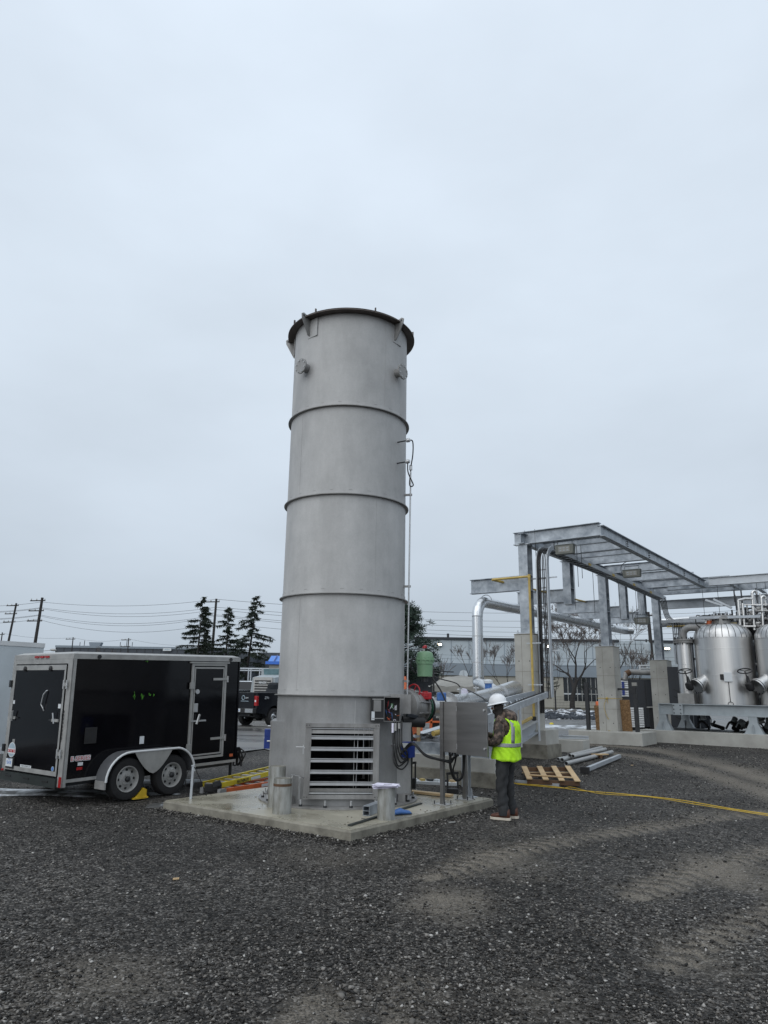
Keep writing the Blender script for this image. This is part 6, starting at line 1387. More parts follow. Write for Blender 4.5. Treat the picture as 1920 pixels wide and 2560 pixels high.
MB().tube([V(c.x, c.y, zf_ + .1), V(c.x, c.y, zb2 - .3)] + [V(c.x, c.y, zb2 - .3) + wdir * .3 * (1 - math.cos(a)) + V(0, 0, .3 * math.sin(a)) for a in [math.pi / 2 * k / 6 for k in range(1, 7)]] + [V(c.x, c.y, zb2 - .02) + wdir * .9 + wn * .15], r3, 18).build('overhead_bend', 'stack_trim', sv_, smooth=30)
q = V(c.x, c.y, zb2) + wdir * 1.0 + wn * .1; ov = thing('control_valve', 'small control valve with orange and blue actuators by the tank top', 'valve', q)
MB().lathe([(.05, -.15), (.12, -.1), (.12, .1), (.05, .15)], q, wdir, 14).build('body', 'darksteel', ov, smooth=40); MB().cyl(q + V(-.05, 0, .05), q + V(.05, 0, .33), .1, 12).build('actuator', 'orange', ov); MB().cyl(q + V(.2, 0, .0), q + V(.42, 0, .04), .09, 12).build('positioner', 'blue', ov)
MB().tube(bez([q + V(-.1, 0, .3), q + V(-.45, 0, .45), q + V(-.5, 0, .1), q + V(-.2, 0, -.1)], 6), .02, 6).build('hose', 'black', ov); MB().box(q + V(-.1, 0, .38), (.3, .2, .15)).build('solenoid', 'black', ov)
# drum between the tanks
dz_ = AT(1885, 1573, tk1[1].y).z; cA = tk1[1] + wdir * (tk1[2] * .7) + wn * 1.0; cB = tk2[1] - wdir * (tk2[2] * .4) + wn * 1.0
dm = thing('black_drum', 'black horizontal drum between the two tanks', 'drum', V(cA.x, cA.y, dz_ - .4)); MB().cyl(V(cA.x, cA.y, dz_), V(cB.x, cB.y, dz_), .40, 24).build('shell', 'black', dm, smooth=40)
qd_ = V((cA.x + cB.x) / 2, (cA.y + cB.y) / 2, dz_); MB().box(qd_ - wn * .41, (.22, .01, .16), wdir, wn).build('label', 'sticker', dm)
for k in range(7): zz = zt0 + .3 + .42 * k; MB().cyl(V(cA.x, cA.y, zz) + wn * .6, V(cB.x, cB.y, zz) + wn * .5, .05 + .03 * (k % 3), 10).build('crossover_pipe', ('stainless', 'darksteel', 'greypaint')[k % 3], dm, smooth=40)
MB().box(V((cA.x + cB.x) / 2, (cA.y + cB.y) / 2, zt0 + 1.2) + wn * 1.1, (1.6, .1, 2.4), wdir, wn).build('equipment_frame', 'navy', dm)
# overhead tank piping
op = thing('tank_pipework', 'stainless vent and feed pipework above the tanks', 'pipework', sk(4, 1.5, 4.7))
def run(pts, r, mat='stainless'): 
    MB().tube(pts, r, 10).build('pipe', mat, op, smooth=30)
Yt = tk1[1].y
for k, (px0, px1, py_) in enumerate(((1765, 1846, 1548), (1846, 1920, 1560))): run([AT(px0, py_ + 10, Yt), AT(px0, py_, Yt), AT(px1, py_ - 3, Yt - .3), AT(px1 + 2, py_ - 20, Yt - .3)], .055)
for px, y0_, y1_ in ((1845, 1500, 1567), (1856, 1508, 1575), (1880, 1484, 1575), (1903, 1497, 1585)): run([AT(px + 6, y1_, Yt - .4), AT(px + 3, (y0_ + y1_) / 2, Yt - .4), AT(px, y0_, Yt - .4)], .05)
for px, y0_, w_ in ((1880, 1484, 12), (1903, 1497, 11)): run([AT(px + w_ / 2 * (1 - math.cos(a)), y0_ - 6 * math.sin(a), Yt - .4) for a in [math.pi * k / 6 for k in range(7)]], .055)
run([AT(1845, 1501, Yt - .4), AT(1862, 1497, Yt - .4), AT(1880, 1497, Yt - .4)], .055)
for k, y_ in enumerate((1548, 1558, 1566, 1573)): run([AT(1846, y_ + 3, Yt + .6), AT(1990, y_ - 1, Yt - .6)], .03 + .01 * (k % 2), ('stainless', 'trim', 'darksteel')[k % 3])
for k in range(46): 
    rgk = random.Random(k + 40); px = 1850 + 72 * rgk.random(); py_ = 1520 + 50 * rgk.random(); a_ = AT(px, py_, Yt - .3); MB().lathe([(.03, -.08), (.07, -.05), (.075, .05), (.03, .09)], a_, (rgk.random() - .5, .2, rgk.random() - .3), 10).build('valve_fitting', ('darksteel', 'stack_trim', 'trim')[k % 3], op)
for k in range(9): a_ = AT(1866 + 7 * k, 1550, Yt - .2); run([a_, a_ + V(.25, 0, -.35)], .025, 'trim')
for k in range(40):
    rgk = random.Random(k + 300); px = 1832 + 88 * rgk.random(); py_ = 1505 + 64 * rgk.random(); a_ = AT(px, py_, Yt - .3 + rgk.random()); run([a_, a_ + rgk.choice([V(.5, -.2, .02), V(0, 0, .45), V(.7, -.3, -.02), V(0, 0, .6)])], rgk.uniform(.02, .04), rgk.choice(['stainless', 'trim', 'darksteel']))
MB().bar(AT(1724, 1545, Yt - .2), AT(1900, 1541, Yt - .6), .08, .10).build('support_beam', 'galv2', op)
for k in range(5): MB().cyl(AT(1790 + 5 * k, 1532, Yt), AT(1792 + 5 * k, 1552, Yt), .022, 6).build('conduit', 'black', op)
for px in (1786, 1816): MB().cyl(AT(px, 1530, Yt), AT(px + 3, 1556, Yt), .05, 8).build('conduit_rail', 'galv2', op)
MB().bar(AT(1763, 1500, Yt + .5), AT(1806, 1514, Yt + .3), .1, .08).build('tray_stub', 'galv2', op); MB().bar(AT(1783, 1498, Yt + .5), AT(1830, 1520, Yt + .3), .1, .08).build('tray_stub', 'galv2', op)
# clutter below and behind the skid
rgk = random.Random(11); cl_ = thing('pump_set', 'dark pumps and pipework under the tank skid', 'pump', sk(3, 2.0, WH))
for k in range(64):
    p = sk(1.6 + 6 * rgk.random(), 1.4 + 1.6 * rgk.random(), WH + .05 + .4 * rgk.random()); m_ = rgk.choice(['black', 'black', 'darksteel', 'trim', 'greypaint'])
    if rgk.random() < .5: MB().cyl(p, p + V(rgk.uniform(-.5, .5), rgk.uniform(-.2, .2), rgk.uniform(-.15, .25)), rgk.uniform(.05, .14), 12).build('pump_part', m_, cl_, smooth=40)
    else: MB().tube(bez([p, p + V(.2, 0, .25), p + V(.45, 0, .05), p + V(.5, .1, -.2)], 4), rgk.uniform(.02, .05), 8).build('pump_pipe', m_, cl_, smooth=40)
MB().box(sk(4.5, 1.7, WH - .02), (8, 2.2, .06), wdir).build('base_pan', 'darksteel', cl_)
bk = thing('equipment_rack', 'dark blue-grey equipment frame with small pipes behind the vessels', 'equipment', sk(1, 4.2, gz_))
MB().box(sk(.55, 3.6, 1.7), (.9, .1, 2.7), wdir, wn).build('panel', 'navy', bk)
for k in range(5): MB().bar(sk(.3, 3.53, 1.0 + .28 * k), sk(.62, 3.53, .85 + .28 * k), .01, .03).build('louvre_slot', 'black', bk)
for k in range(40):
    p = sk(1.0 + 6.5 * rgk.random(), 3.9 + .5 * rgk.random(), 1.6 + 2.2 * rgk.random()); m_ = rgk.choice(['darksteel', 'trim', 'sticker', 'stainless', 'black']); ax_ = rgk.choice([wdir, V(0, 0, 1), wdir])
    MB().cyl(p, p + Vector(ax_) * rgk.uniform(.2, .8), rgk.uniform(.02, .08), 8).build('pipe', m_, bk, smooth=40)
for u_ in (1.0, 3.0, 5.0, 7.0): MB().box(sk(u_, 4.3, 2.2), (.1, .1, 4.0), wdir, wn).build('frame_post', 'navy', bk)
for z in (2.2, 3.4): MB().bar(sk(.9, 4.3, z), sk(8, 4.3, z), .1, .1).build('frame_rail', 'navy', bk)

# ------------------------------------------------------------------ dark container between the piers
cc = G(1640, 1822); K0 = AT(1535, 1815, 34.5); dk = thing('dark_container', 'dark blue-grey container unit with white slatted vents', 'container', V(K0.x, K0.y, gh(34)))
kx = V(.97, -.24, 0).normalized(); kn_ = V(.24, .97, 0)
def kq(u, d_, z): return V(K0.x + kx.x * u + kn_.x * d_, K0.y + kx.y * u + kn_.y * d_, gh(34) + z)
zc1 = AT(1600, 1698, 34.2).z - gh(34)
MB().box(kq(2.0, 1.2, zc1 / 2 + .12), (4.4, 2.3, zc1 - .24), kx, kn_).build('body', 'navy', dk)
MB().box(kq(2.0, 1.2, .12), (4.5, 2.0, .12), kx, kn_).build('base', 'darksteel', dk)
for u_ in (1.5, 2.35): MB().box(kq(u_, .045, zc1 * .62), (.02, .02, zc1 * .7), kx, kn_).build('panel_seam', 'black', dk)
def slats(u0, u1, za, zb_, n, nm):
    for k in range(n): MB().box(kq((u0 + u1) / 2, .02, za + (zb_ - za) * (k + .5) / n), (u1 - u0, .05, (zb_ - za) / n * .8), kx, kn_ + V(0, 0, -.35)).build(nm, 'whitepaint', dk)
slats(-.1, .75, zc1 * .66, zc1 * .97, 8, 'upper_slat'); slats(.0, 1.35, .2, zc1 * .46, 9, 'lower_slat')
for u_ in (.12, .52): MB().box(kq(u_, -.02, zc1 * .82), (.12, .012, zc1 * .26), kx, kn_).build('blue_stripe', 'blue', dk)
MB().box(kq(2.1, .02, zc1 * .27), (1.0, .03, zc1 * .4), kx, kn_).build('access_door', 'black', dk); MB().bar(kq(1.5, -.03, zc1 * .47), kq(2.1, -.1, zc1 * .48), .05, .05).build('stay_arm', 'trim', dk)
ex = [AT(1563, 1700, 34.4), AT(1565, 1685, 34.4), AT(1575, 1680, 34.4), AT(1650, 1682, 34.0)]; MB().tube(ex, .13, 12).build('exhaust_pipe', 'stack_trim', dk, smooth=40); MB().tube(ex[1:3], .14, 12).build('rusty_elbow', 'wooddark', dk)
for px in (1600, 1618, 1636): MB().cyl(AT(px, 1664, 34.3), AT(px, 1678, 34.3), .04, 6).build('guard_post', 'whitepaint', dk)
for py_ in (1664, 1671): MB().cyl(AT(1598, py_, 34.3), AT(1640, py_, 34.2), .035, 6).build('guard_rail', 'whitepaint', dk)

# ------------------------------------------------------------------ loose material on the gravel
qa = thing('wood_pallet', 'pale wooden pallet lying on the gravel', 'pallet', G(1385, 1950))
fl_, fr_, bl_, br_2 = G(1318, 1950, .10), G(1450, 1956, .10), G(1305, 1917, .12), G(1424, 1916, .12)
def pq(u, v, z): 
    a = fl_.lerp(fr_, u); c = bl_.lerp(br_2, u); p = a.lerp(c, v); return V(p.x, p.y, gh(p.y) + z)
for u_ in (.045, .36, .66, .955): MB().prism([pq(u_ - .055, -.01, .115), pq(u_ + .055, -.01, .115), pq(u_ + .055, 1.01, .115), pq(u_ - .055, 1.01, .115)], (0, 0, .02)).build('top_board', 'wood', qa)
for v_ in (.02, .5, .97): MB().bar(pq(0, v_, .07), pq(1, v_, .07), .04, .09).build('stringer', 'wooddark', qa)
MB().bar(pq(.08, .2, .15), pq(.9, .12, .15), .09, .018).build('loose_slat', 'wood', qa)
for v_ in (.1, .9): MB().bar(pq(0, v_, .014), pq(1, v_, .014), .1, .02).build('bottom_board', 'wood', qa)
def gpipe(x0, y0, x1, y1, r, dz, lab, mat='galv2'):
    a, c = G(x0, y0, dz), G(x1, y1, dz); d_ = (c - a).normalized()
    u_ = d_.orthogonal().normalized(); w_ = d_.cross(u_)
    b = MB()
    rr_ = []
    for p, q_ in ((a, r), (c, r), (c, r * .86), (a, r * .86)): rr_.append([p + (u_ * math.cos(t) + w_ * math.sin(t)) * q_ for t in [2 * math.pi * k / 18 for k in range(18)]])
    b.rings(rr_, close=True); b.solo('steel_pipe', mat, lab, 'pipe', smooth=40)
M['palepipe'] = pm('pale_galvanised_pipe', (.40, .41, .41), .5, .35, var=.1, scale=5)
gpipe(1415, 1909, 1530, 1880, .055, .055, 'longest pale steel pipe lying on the gravel', 'palepipe')
gpipe(1405, 1900, 1513, 1873, .055, .055, 'pale steel pipe in the middle of the pipe pile', 'palepipe')
gpipe(1432, 1891, 1509, 1874, .05, .13, 'upper pale steel pipe resting on the pile, front', 'palepipe')
gpipe(1424, 1889, 1504, 1869, .05, .13, 'upper pale steel pipe resting on the pile, back', 'palepipe')
gpipe(1395, 1898, 1440, 1889, .045, .05, 'short dark ended steel pipe under the pile', 'palepipe')
a, c = G(1463, 1925, .07), G(1549, 1890, .07); t = thing('square_tube', 'galvanised square tube with black end cap on the gravel', 'steel tube', V(a.x, a.y, a.z - .07)); MB().bar(a, c, .09, .09).build('tube', 'galv2', t); MB().box(a - (c - a).normalized() * .03, (.12, .2, .14), (c - a)).build('end_cap', 'black', t)
q = G(1500, 1895); MB().box(V(q.x, q.y, q.z + .10), (.5, .16, .03), (1, .4, .0)).solo('short_board', 'wood', 'short pale board propping the steel pipes', 'board'); MB().box(V(q.x, q.y, q.z + .045), (.08, .14, .09), (1, .4, 0)).solo('timber_block', 'wooddark', 'small dark timber block under the short board', 'block')
a, c = G(1287, 1953, .03), G(1398, 1963, .03); MB().chan(a, c, .05, .05, 1, t=.006).solo('strut_length', 'galv2', 'galvanised strut length lying in front of the pallet', 'steel strut')
q = G(1247, 1955); MB().box(V(q.x + .15, q.y + .05, q.z + .07), (.10, .1, .2)).solo('short_stake', 'wood', 'short wooden stake behind the person standing by the footing', 'stake')
yc = [G(1285, 1958, .012), G(1380, 1966, .012), G(1450, 1976, .012), G(1560, 1985, .012), G(1700, 2000, .012), G(1830, 2022, .012), G(1990, 2045, .012)]
MB().tube(bez(yc, 10), .008, 6).solo('power_cable', 'yellow', 'yellow cord running straight across the gravel to the right', 'cord', smooth=60)
yc = [G(1290, 1960, .012), G(1400, 1970, .012), G(1430, 1968, .012), G(1500, 1984, .012), G(1620, 1992, .012), G(1760, 2014, .012), G(1990, 2050, .012)]
MB().tube(bez(yc, 10), .006, 6).solo('power_cable', 'yellow', 'thinner yellow cord wandering alongside the straight one', 'cord', smooth=60)
for k, (x, y, l) in enumerate(((1130, 2057, .10), (440, 2197, .06), (1580, 1912, .06))):
    q = G(x, y); MB().box(V(q.x, q.y, zg(q.x, q.y) + .012), (l, .03, .012), (1, .2, .05)).solo('litter_scrap', ('trim', 'wood', 'wood')[k], ('white paper scrap on gravel near the slab edge', 'thin straw-coloured stick on the open gravel', 'small brown chip on the gravel near the pipe pile')[k], 'litter')
# stray stones kicked on to the slab
rgk = random.Random(5); b = MB()
for k in range(60):
    e_ = rgk.random() ** 2.5 * 1.2; u_ = rgk.uniform(-1.8, 1.8); u_, v_ = ((u_, -1.83 + e_) if rgk.random() < .5 else (rgk.choice([-1, 1]) * (1.83 - e_), u_))
    p = padw(u_, v_, PZ)
    if (p - V(T.x, T.y, PZ)).length > 1.32: s_ = rgk.uniform(.005, .013); b.box(p + V(0, 0, s_ * .3), (s_ * 1.7, s_ * 1.2, s_), (1, rgk.uniform(-2, 2), rgk.uniform(-.4, .4)))
_tag(b.build('stray_stones', 'padside', None), 'stray gravel stones lying on the concrete slab', 'gravel', kind='stuff')

# ------------------------------------------------------------------ vehicles
M['truckblack'] = pm('black_car_paint', (.008, .009, .012), .12, var=.2, scale=2, coat=.15, rvar=.03, spec=.3)
M['carglass'] = pm('tinted_glass', (.02, .025, .03), .04, var=.1, rvar=.01)
M['chrome'] = pm('chrome', (.6, .61, .62), .12, 1.0, var=.05)
M['teal'] = pm('pale_teal_glass', (.12, .20, .22), .08, var=.2, rvar=.02)
def pickup(name, label, loc, yaw, cap=False, text=True):
    t = thing(name, label, 'pickup truck', loc, yaw); HWd = .98
    def arch(yc, r0, n=9): return [(yc + r0 * math.cos(math.pi * k / (n - 1)), .42 + r0 * math.sin(math.pi * k / (n - 1))) for k in range(n)]
    # rear axle at y=0; nose towards +y
    prof = [(-1.15, .62), (-1.15, 1.48), (1.15, 1.48), (1.15, .58)] + [(.62, .5)] + [p for p in arch(0, .52)] + [(-.62, .55)]
    MB().prism([(-HWd, y, z) for y, z in prof], (2 * HWd, 0, 0)).build('bed', 'truckblack', t, local=True)
    prof = [(1.16, .5), (1.16, 1.42), (3.2, 1.40), (4.75, 1.22), (4.85, .95), (4.85, .55), (4.45, .5)] + [p for p in arch(3.75, .52)] + [(3.1, .45)]
    MB().prism([(-HWd, y, z) for y, z in prof], (2 * HWd, 0, 0)).build('cab_body', 'truckblack', t, local=True)
    r0 = [[(-.94, 1.2, 1.42), (.94, 1.2, 1.42), (.94, 3.3, 1.41), (-.94, 3.3, 1.41)], [(-.76, 1.35, 1.98), (.76, 1.35, 1.98), (.76, 2.55, 1.98), (-.76, 2.55, 1.98)]]
    MB().rings(r0).build('cab_roof', 'truckblack', t, local=True)
    MB().box((0, 1.262, 1.70), (1.5, .02, .38), (1, 0, 0), (0, .97, .24)).build('rear_window', 'carglass', t, local=True)
    for s in (-1, 1): MB().box((s * .865, 2.0, 1.68), (.02, 1.15, .40), (1, 0, s * .30)).build('side_window', 'carglass', t, local=True)
    MB().box((0, 2.96, 1.70), (1.55, .02, .85), (1, 0, 0), (0, .8, -.95)).build('windscreen', 'carglass', t, local=True) if not cap else None
    tg = MB().bb(-.80, .80, -1.19, -1.152, .80, 1.46).build('tailgate', 'truckblack', t, local=True, bevel=.01)
    MB().bb(-.98, .98, -1.2, 1.14, 1.482, 1.51).build('bed_cap', 'darksteel', t, local=True)
    for s in (-1, 1):
        tl = MB().bb(s * .82, s * .99, -1.19, -1.08, .93, 1.36).build('tail_light', 'redlens', t, local=True, bevel=.012)
        MB().bb(s * .86, s * .94, -1.2, -1.19, 1.09, 1.18).build('reverse_lamp', 'sticker', tl, local=True)
        MB().box((s * 1.02, .2, .50), (.1, 2.4, .06)).build('step_bar', 'black', t, local=True) if False else None
        MB().box((s * 1.06, 2.9, 1.45), (.2, .12, .18)).build('mirror', 'black', t, local=True)
    bm2 = MB().bb(-.97, .97, -1.36, -1.16, .60, .82).build('rear_bumper', 'black', t, local=True, bevel=.02)
    for s in (-1, 1): MB().bb(s * .45, s * .93, -1.372, -1.36, .63, .80).build('bumper_chrome', 'chrome', bm2, local=True)
    pl = MB().bb(-.15, .15, -1.375, -1.361, .65, .79).build('licence_plate', 'sticker', bm2, local=True)
    MB().bb(-.06, .06, -1.5, -1.3, .52, .60).build('tow_hitch', 'darksteel', t, local=True)
    MB().bb(-.7, .7, -1.0, 4.4, .45, .58).build('chassis', 'darksteel', t, local=True)
    MB().cyl((-.8, 0, .41), (.8, 0, .41), .07, 10).build('rear_axle', 'darksteel', t, local=True); MB().lathe([(.05, -.2), (.19, -.08), (.19, .08), (.05, .2)], (0, 0, .42), (1, 0, 0), 14).build('differential', 'darksteel', t, local=True)
    MB().cyl((.55, -1.2, .52), (.55, .5, .50), .045, 8).build('exhaust', 'darksteel', t, local=True)
    for y in (0, 3.75):
        for s in (-1, 1): wheel(t, (s * .86, y, .41), (s, 0, 0), .41, .29, 'chrome' if not cap else 'rimgrey', holes=6)
    if text:
        MB().prism([(-.62 + x, -1.192, 1.17 + z) for x, z in ((0, .02), (.05, .02), (.06, .05), (.16, .05), (.15, .02), (.2, .02), (.18, -.03), (.13, -.03), (.12, -.06), (.02, -.06), (.03, -.03), (-.02, -.03))], (0, -.006, 0)).build('emblem', 'ladderyellow', tg, local=True)
        q = V(.12, -1.192, 1.27); MB().torus(q, (0, 1, 0), .09, .014, 20, 6).build('round_decal', 'decalgrey', tg, local=True); text_part('DPM', .09, q + V(.23, -.003, -.01), (1, 0, 0), (0, 0, 1), 'sticker', tg, local=True, thick=.001)
        MB().box((.22, -1.193, 1.12), (.5, .002, .02)).build('decal_line', 'decalgrey', tg, local=True)
        text_part('Z71', .15, (.984, -.55, 1.27), (0, 1, 0), (0, 0, 1), 'sticker', t, local=True, thick=.001, sx=1.2)
        text_part('BX21 467', .08, (0, -1.378, .71), (1, 0, 0), (0, 0, 1), 'decalblue', pl, local=True, thick=.0006, sx=.8)
    if cap:
        MB().rings([[(-.95, -1.18, 1.5), (.95, -1.18, 1.5), (.95, 1.16, 1.5), (-.95, 1.16, 1.5)], [(-.75, -1.0, 1.98), (.75, -1.0, 1.98), (.75, 1.14, 1.98), (-.75, 1.14, 1.98)]]).build('bed_cover', 'truckblack', t, local=True)
        MB().rings([[(-.7, -.9, 1.985), (.7, -.9, 1.985), (.7, 1.1, 1.985), (-.7, 1.1, 1.985)], [(-.66, -.85, 2.03), (.66, -.85, 2.03), (.66, 1.05, 2.03), (-.66, 1.05, 2.03)]]).build('snow_load', 'snow', t, local=True)
        MB().box((.99, 0, 1.50), (.012, 2.3, .03), (1, 0, 0)).build('chrome_strip', 'chrome', t, local=True); MB().box((.99, 1.6, 1.22), (.02, .22, .035), (1, 0, 0)).build('door_handle', 'chrome', t, local=True)
    return t
ra = (G(613, 1812) + G(680, 1818)) / 2
pickup('pickup_truck', 'black pickup truck parked with its tailgate beside the stack', (ra.x, ra.y + .1, gh(ra.y)), .62)
cx_ = lambda px, Y: AT(px, 1740, Y).x
pickup('pickup_truck', 'dark pickup with covered bed and snow on its roof', (cx_(625, 44) - .4, 44, gh(44)), 1.45, cap=True, text=False)
# tipper truck, front
dt0 = AT(672, 1740, 40.0); dt = thing('dump_truck', 'pale heavy truck with chrome grille behind the black pickup', 'truck', (dt0.x + .6, 42.5, gh(42)), R(197))
MB().rings([[(-1.0, 1.0, .9), (1.0, 1.0, .9), (.8, 3.0, .9), (-.8, 3.0, .9)], [(-1.0, 1.0, 2.4), (1.0, 1.0, 2.4), (.66, 3.0, 2.2), (-.66, 3.0, 2.2)]]).build('hood', 'greypaint', dt, local=True)
MB().bb(-1.15, 1.15, -.7, 1.0, .8, 2.75).build('cab', 'greypaint', dt, local=True); MB().box((0, 1.06, 2.55), (1.9, .04, .36), (1, 0, 0), (0, 1, -.3)).build('windscreen', 'teal', dt, local=True)
gl = MB().bb(-.55, .55, 3.0, 3.06, .95, 2.22).build('grille', 'rimgrey', dt, local=True)
for k in range(8): MB().bb(-.48, .48, 3.06, 3.075, 1.0 + .14 * k, 1.075 + .14 * k).build('grille_slot', 'black', gl, local=True)
text_part('MACK', .16, (0, 3.09, 1.93), (-1, 0, 0), (0, 0, 1), 'sticker', gl, local=True, thick=.004, bold=.004)
MB().bb(-1.2, 1.2, 3.0, 3.2, .45, .8).build('bumper', 'chrome', dt, local=True)
for s in (-1, 1):
    MB().box((s * .9, 2.9, 1.15), (.4, .2, .5)).build('head_lamp', 'offwhite', dt, local=True); wheel(dt, (s * 1.0, 2.1, .5), (s, 0, 0), .5, .3, 'whitepaint'); wheel(dt, (s * 1.0, -2.6, .5), (s, 0, 0), .5, .3, 'whitepaint')
MB().rings([[(-1.15, -4.6, 1.1), (1.15, -4.6, 1.1), (1.15, -.9, 1.1), (-1.15, -.9, 1.1)], [(-1.2, -4.8, 2.5), (1.2, -4.8, 2.5), (1.2, -.8, 2.5), (-1.2, -.8, 2.5)]]).build('tipper_body', 'greypaint', dt, local=True)
MB().bb(-.5, .5, -4.6, 3.0, .6, .95).build('chassis', 'darksteel', dt, local=True)

# ------------------------------------------------------------------ buildings
def cx(px, py, Y): return AT(px, py, Y).x
def zz(px, py, Y): return AT(px, py, Y).z
M['bldark'] = pm('dark_blue_grey_cladding', (.05, .06, .075), .6, var=.08, scale=.3)
M['bllight'] = pm('pale_blue_cladding', (.40, .45, .48), .6, var=.06, scale=.4)
M['blmid'] = pm('mid_blue_cladding', (.21, .25, .29), .6, var=.06, scale=.4)
M['beige'] = pm('beige_block', (.33, .32, .28), .8, var=.08, scale=1)
M['lamp'] = pm('lit_lamp', (1, .9, .7), .5, emit=(1, .86, .6, 9.0))
Yb = 125; x0, x1 = cx(140, 1620, Yb), cx(585, 1620, Yb); zt = zz(360, 1617, Yb)
db = thing('dark_warehouse', 'long dark blue-grey flat roofed warehouse behind the trailers', 'warehouse', ((x0 + x1) / 2, Yb, gh(Yb)))
MB().bb(x0, x1, Yb, Yb + 40, 0, zt).build('wall', 'bldark', db); MB().bb(x0 - .1, x1 + .1, Yb - .15, Yb, zt - .35, zt + .02).build('parapet', 'blmid', db)
x2 = cx(700, 1640, 150); MB().bb(x1, x2, 150, 180, 0, zz(640, 1631, 150)).build('rear_wing', 'bldark', db)
for k in range(22): MB().bb(x0 + (x1 - x0) * k / 22 - .05, x0 + (x1 - x0) * k / 22 + .05, Yb - .06, Yb, .5, zt - .4).build('cladding_joint', 'navy', db)
sg = AT(418, 1624, Yb - .3); s1 = MB().box(sg, (1.4, .15, .45)).build('sign_board', 'sticker', db); MB().box(sg - V(0, .08, 0), (.9, .02, .12)).build('sign_print', 'decalgrey', s1)
text_part('CATI', .42, AT(474, 1619, Yb - .3), (1, 0, 0), (0, 0, 1), 'sticker', db, thick=.02)
q = AT(237, 1612, Yb + 3); MB().prism([q + V(-.8, 0, -.5), q + V(.8, 0, -.5), q + V(1.1, 0, .45), q + V(-1.1, 0, .45)], (0, 1, 0)).build('roof_unit', 'blmid', db)
for k, px in enumerate((199, 210, 300, 316, 330)): q = AT(px, 1618, Yb + 5); MB().cyl(q, q + V(0, 0, .9 + .3 * (k % 2)), .06, 6).build('vent_stack', 'darksteel', db)
# pale warehouse across the road
Yw = 88; xa, xb = cx(930, 1600, Yw), cx(1546, 1605, Yw); zt = zz(1250, 1599, Yw)
pw = thing('pale_warehouse', 'pale blue-grey warehouse with beige ground floor across the road', 'warehouse', ((xa + xb) / 2, Yw, gh(Yw)))
zm, zl_ = zz(1250, 1662, Yw), zz(1250, 1691, Yw)
MB().bb(xa, xb, Yw, Yw + 40, zm, zt).build('upper_wall', 'bllight', pw); MB().bb(xa - .1, xb + .05, Yw - .2, Yw - .004, zt - .1, zt + .18).build('parapet', 'navy', pw)
MB().bb(xa, xb + 9, Yw - 2.2, Yw - .004, zl_, zm).build('fascia_band', 'blmid', pw); MB().bb(xa, cx(1408, 1700, Yw - 2), Yw - 2, Yw - .01, 0, zl_).build('lower_wall', 'beige', pw)
MB().bb(cx(1546, 1700, Yw - 2), xb + 9, Yw - 2, Yw - .01, 0, zl_).build('lower_wall', 'beige', pw)
xw0, xw1 = cx(1408, 1700, Yw - 2), cx(1546, 1700, Yw - 2)
MB().bb(xw0, xw1, Yw - 1.99, Yw - .02, 0, gh(Yw) + .75).build('window_apron', 'beige', pw)
nwn = 12
for k in range(nwn):
    a, c = xw0 + (xw1 - xw0) * k / nwn, xw0 + (xw1 - xw0) * (k + 1) / nwn
    for (za_, zb_) in ((gh(Yw) + .75, gh(Yw) + 1.55), (gh(Yw) + 1.63, zl_ - .02)):
        wn_ = MB().bb(a + .04, c - .04, Yw - 1.86, Yw - 1.80, za_ + .03, zb_ - .03).build('window', 'glass', pw)
    MB().bb(c - .03, c + .03, Yw - 1.95, Yw - 1.85, gh(Yw) + .75, zl_ - .01).build('mullion', 'trim', pw)
MB().bb(xw0, xw1, Yw - 1.95, Yw - 1.86, gh(Yw) + 1.55, gh(Yw) + 1.63).build('transom', 'trim', pw)
for k in range(14): x_ = xa + (xb - xa) * (k + .5) / 14; MB().bb(x_ - .03, x_ + .03, Yw - .05, Yw - .004, zm, zt - .15).build('cladding_joint', 'blmid', pw)
for px, py in ((1224, 1690), (1122, 1690)): MB().bb(cx(px, py, Yw - 2) - .5, cx(px, py, Yw - 2) + .5, Yw - 2.06, Yw - 2.0, gh(Yw), gh(Yw) + 2.1).build('door', 'offwhite', pw)
for px, py in ((1099, 1610), (1371, 1615)):
    q = AT(px, py, Yw - .35); lf = MB().box(q, (.55, .3, .35)).build('wall_light', 'darksteel', pw); MB().box(q - V(0, .16, .06), (.4, .03, .22)).build('lamp_glass', 'lamp', lf)
q = AT(1120, 1590, Yw + 2); MB().cyl(q - V(0, 0, .4), q + V(0, 0, .3), .15, 8).build('roof_vent', 'darksteel', pw)
# glazed block further right
Yg = 96; ga_, gb_ = cx(1546, 1600, Yg), cx(1630, 1600, Yg); zt = zz(1590, 1601, Yg)
gbk = thing('glazed_building', 'pale panelled office block with thin grid joints', 'office building', ((ga_ + gb_) / 2, Yg, gh(Yg)))
for i in range(6):
    for j in range(5):
        a, c = ga_ + (gb_ - ga_) * i / 6, ga_ + (gb_ - ga_) * (i + 1) / 6; d_, e_ = gh(Yg) + (zt - .3) * j / 5, gh(Yg) + (zt - .3) * (j + 1) / 5
        MB().bb(a + .04, c - .04, Yg, Yg + .1, d_ + .04, e_ - .04).build('panel', 'bllight', gbk)
MB().bb(ga_, gb_, Yg + .12, Yg + 20, gh(Yg), zt - .3).build('core', 'bldark', gbk)
Yr = 105; ra_, rb_ = cx(1587, 1600, Yr), cx(2050, 1600, Yr); zt = zz(1700, 1604, Yr)
MB().bb(ra_, rb_, Yr, Yr + 30, 0, zt).build('x', 'bllight', None)
ob = bpy.data.objects['x']; bpy.data.objects.remove(ob)
gb2 = thing('grey_warehouse', 'pale grey warehouse block behind the rack columns with lit lamp', 'warehouse', ((ra_ + rb_) / 2, Yr, gh(Yr)))
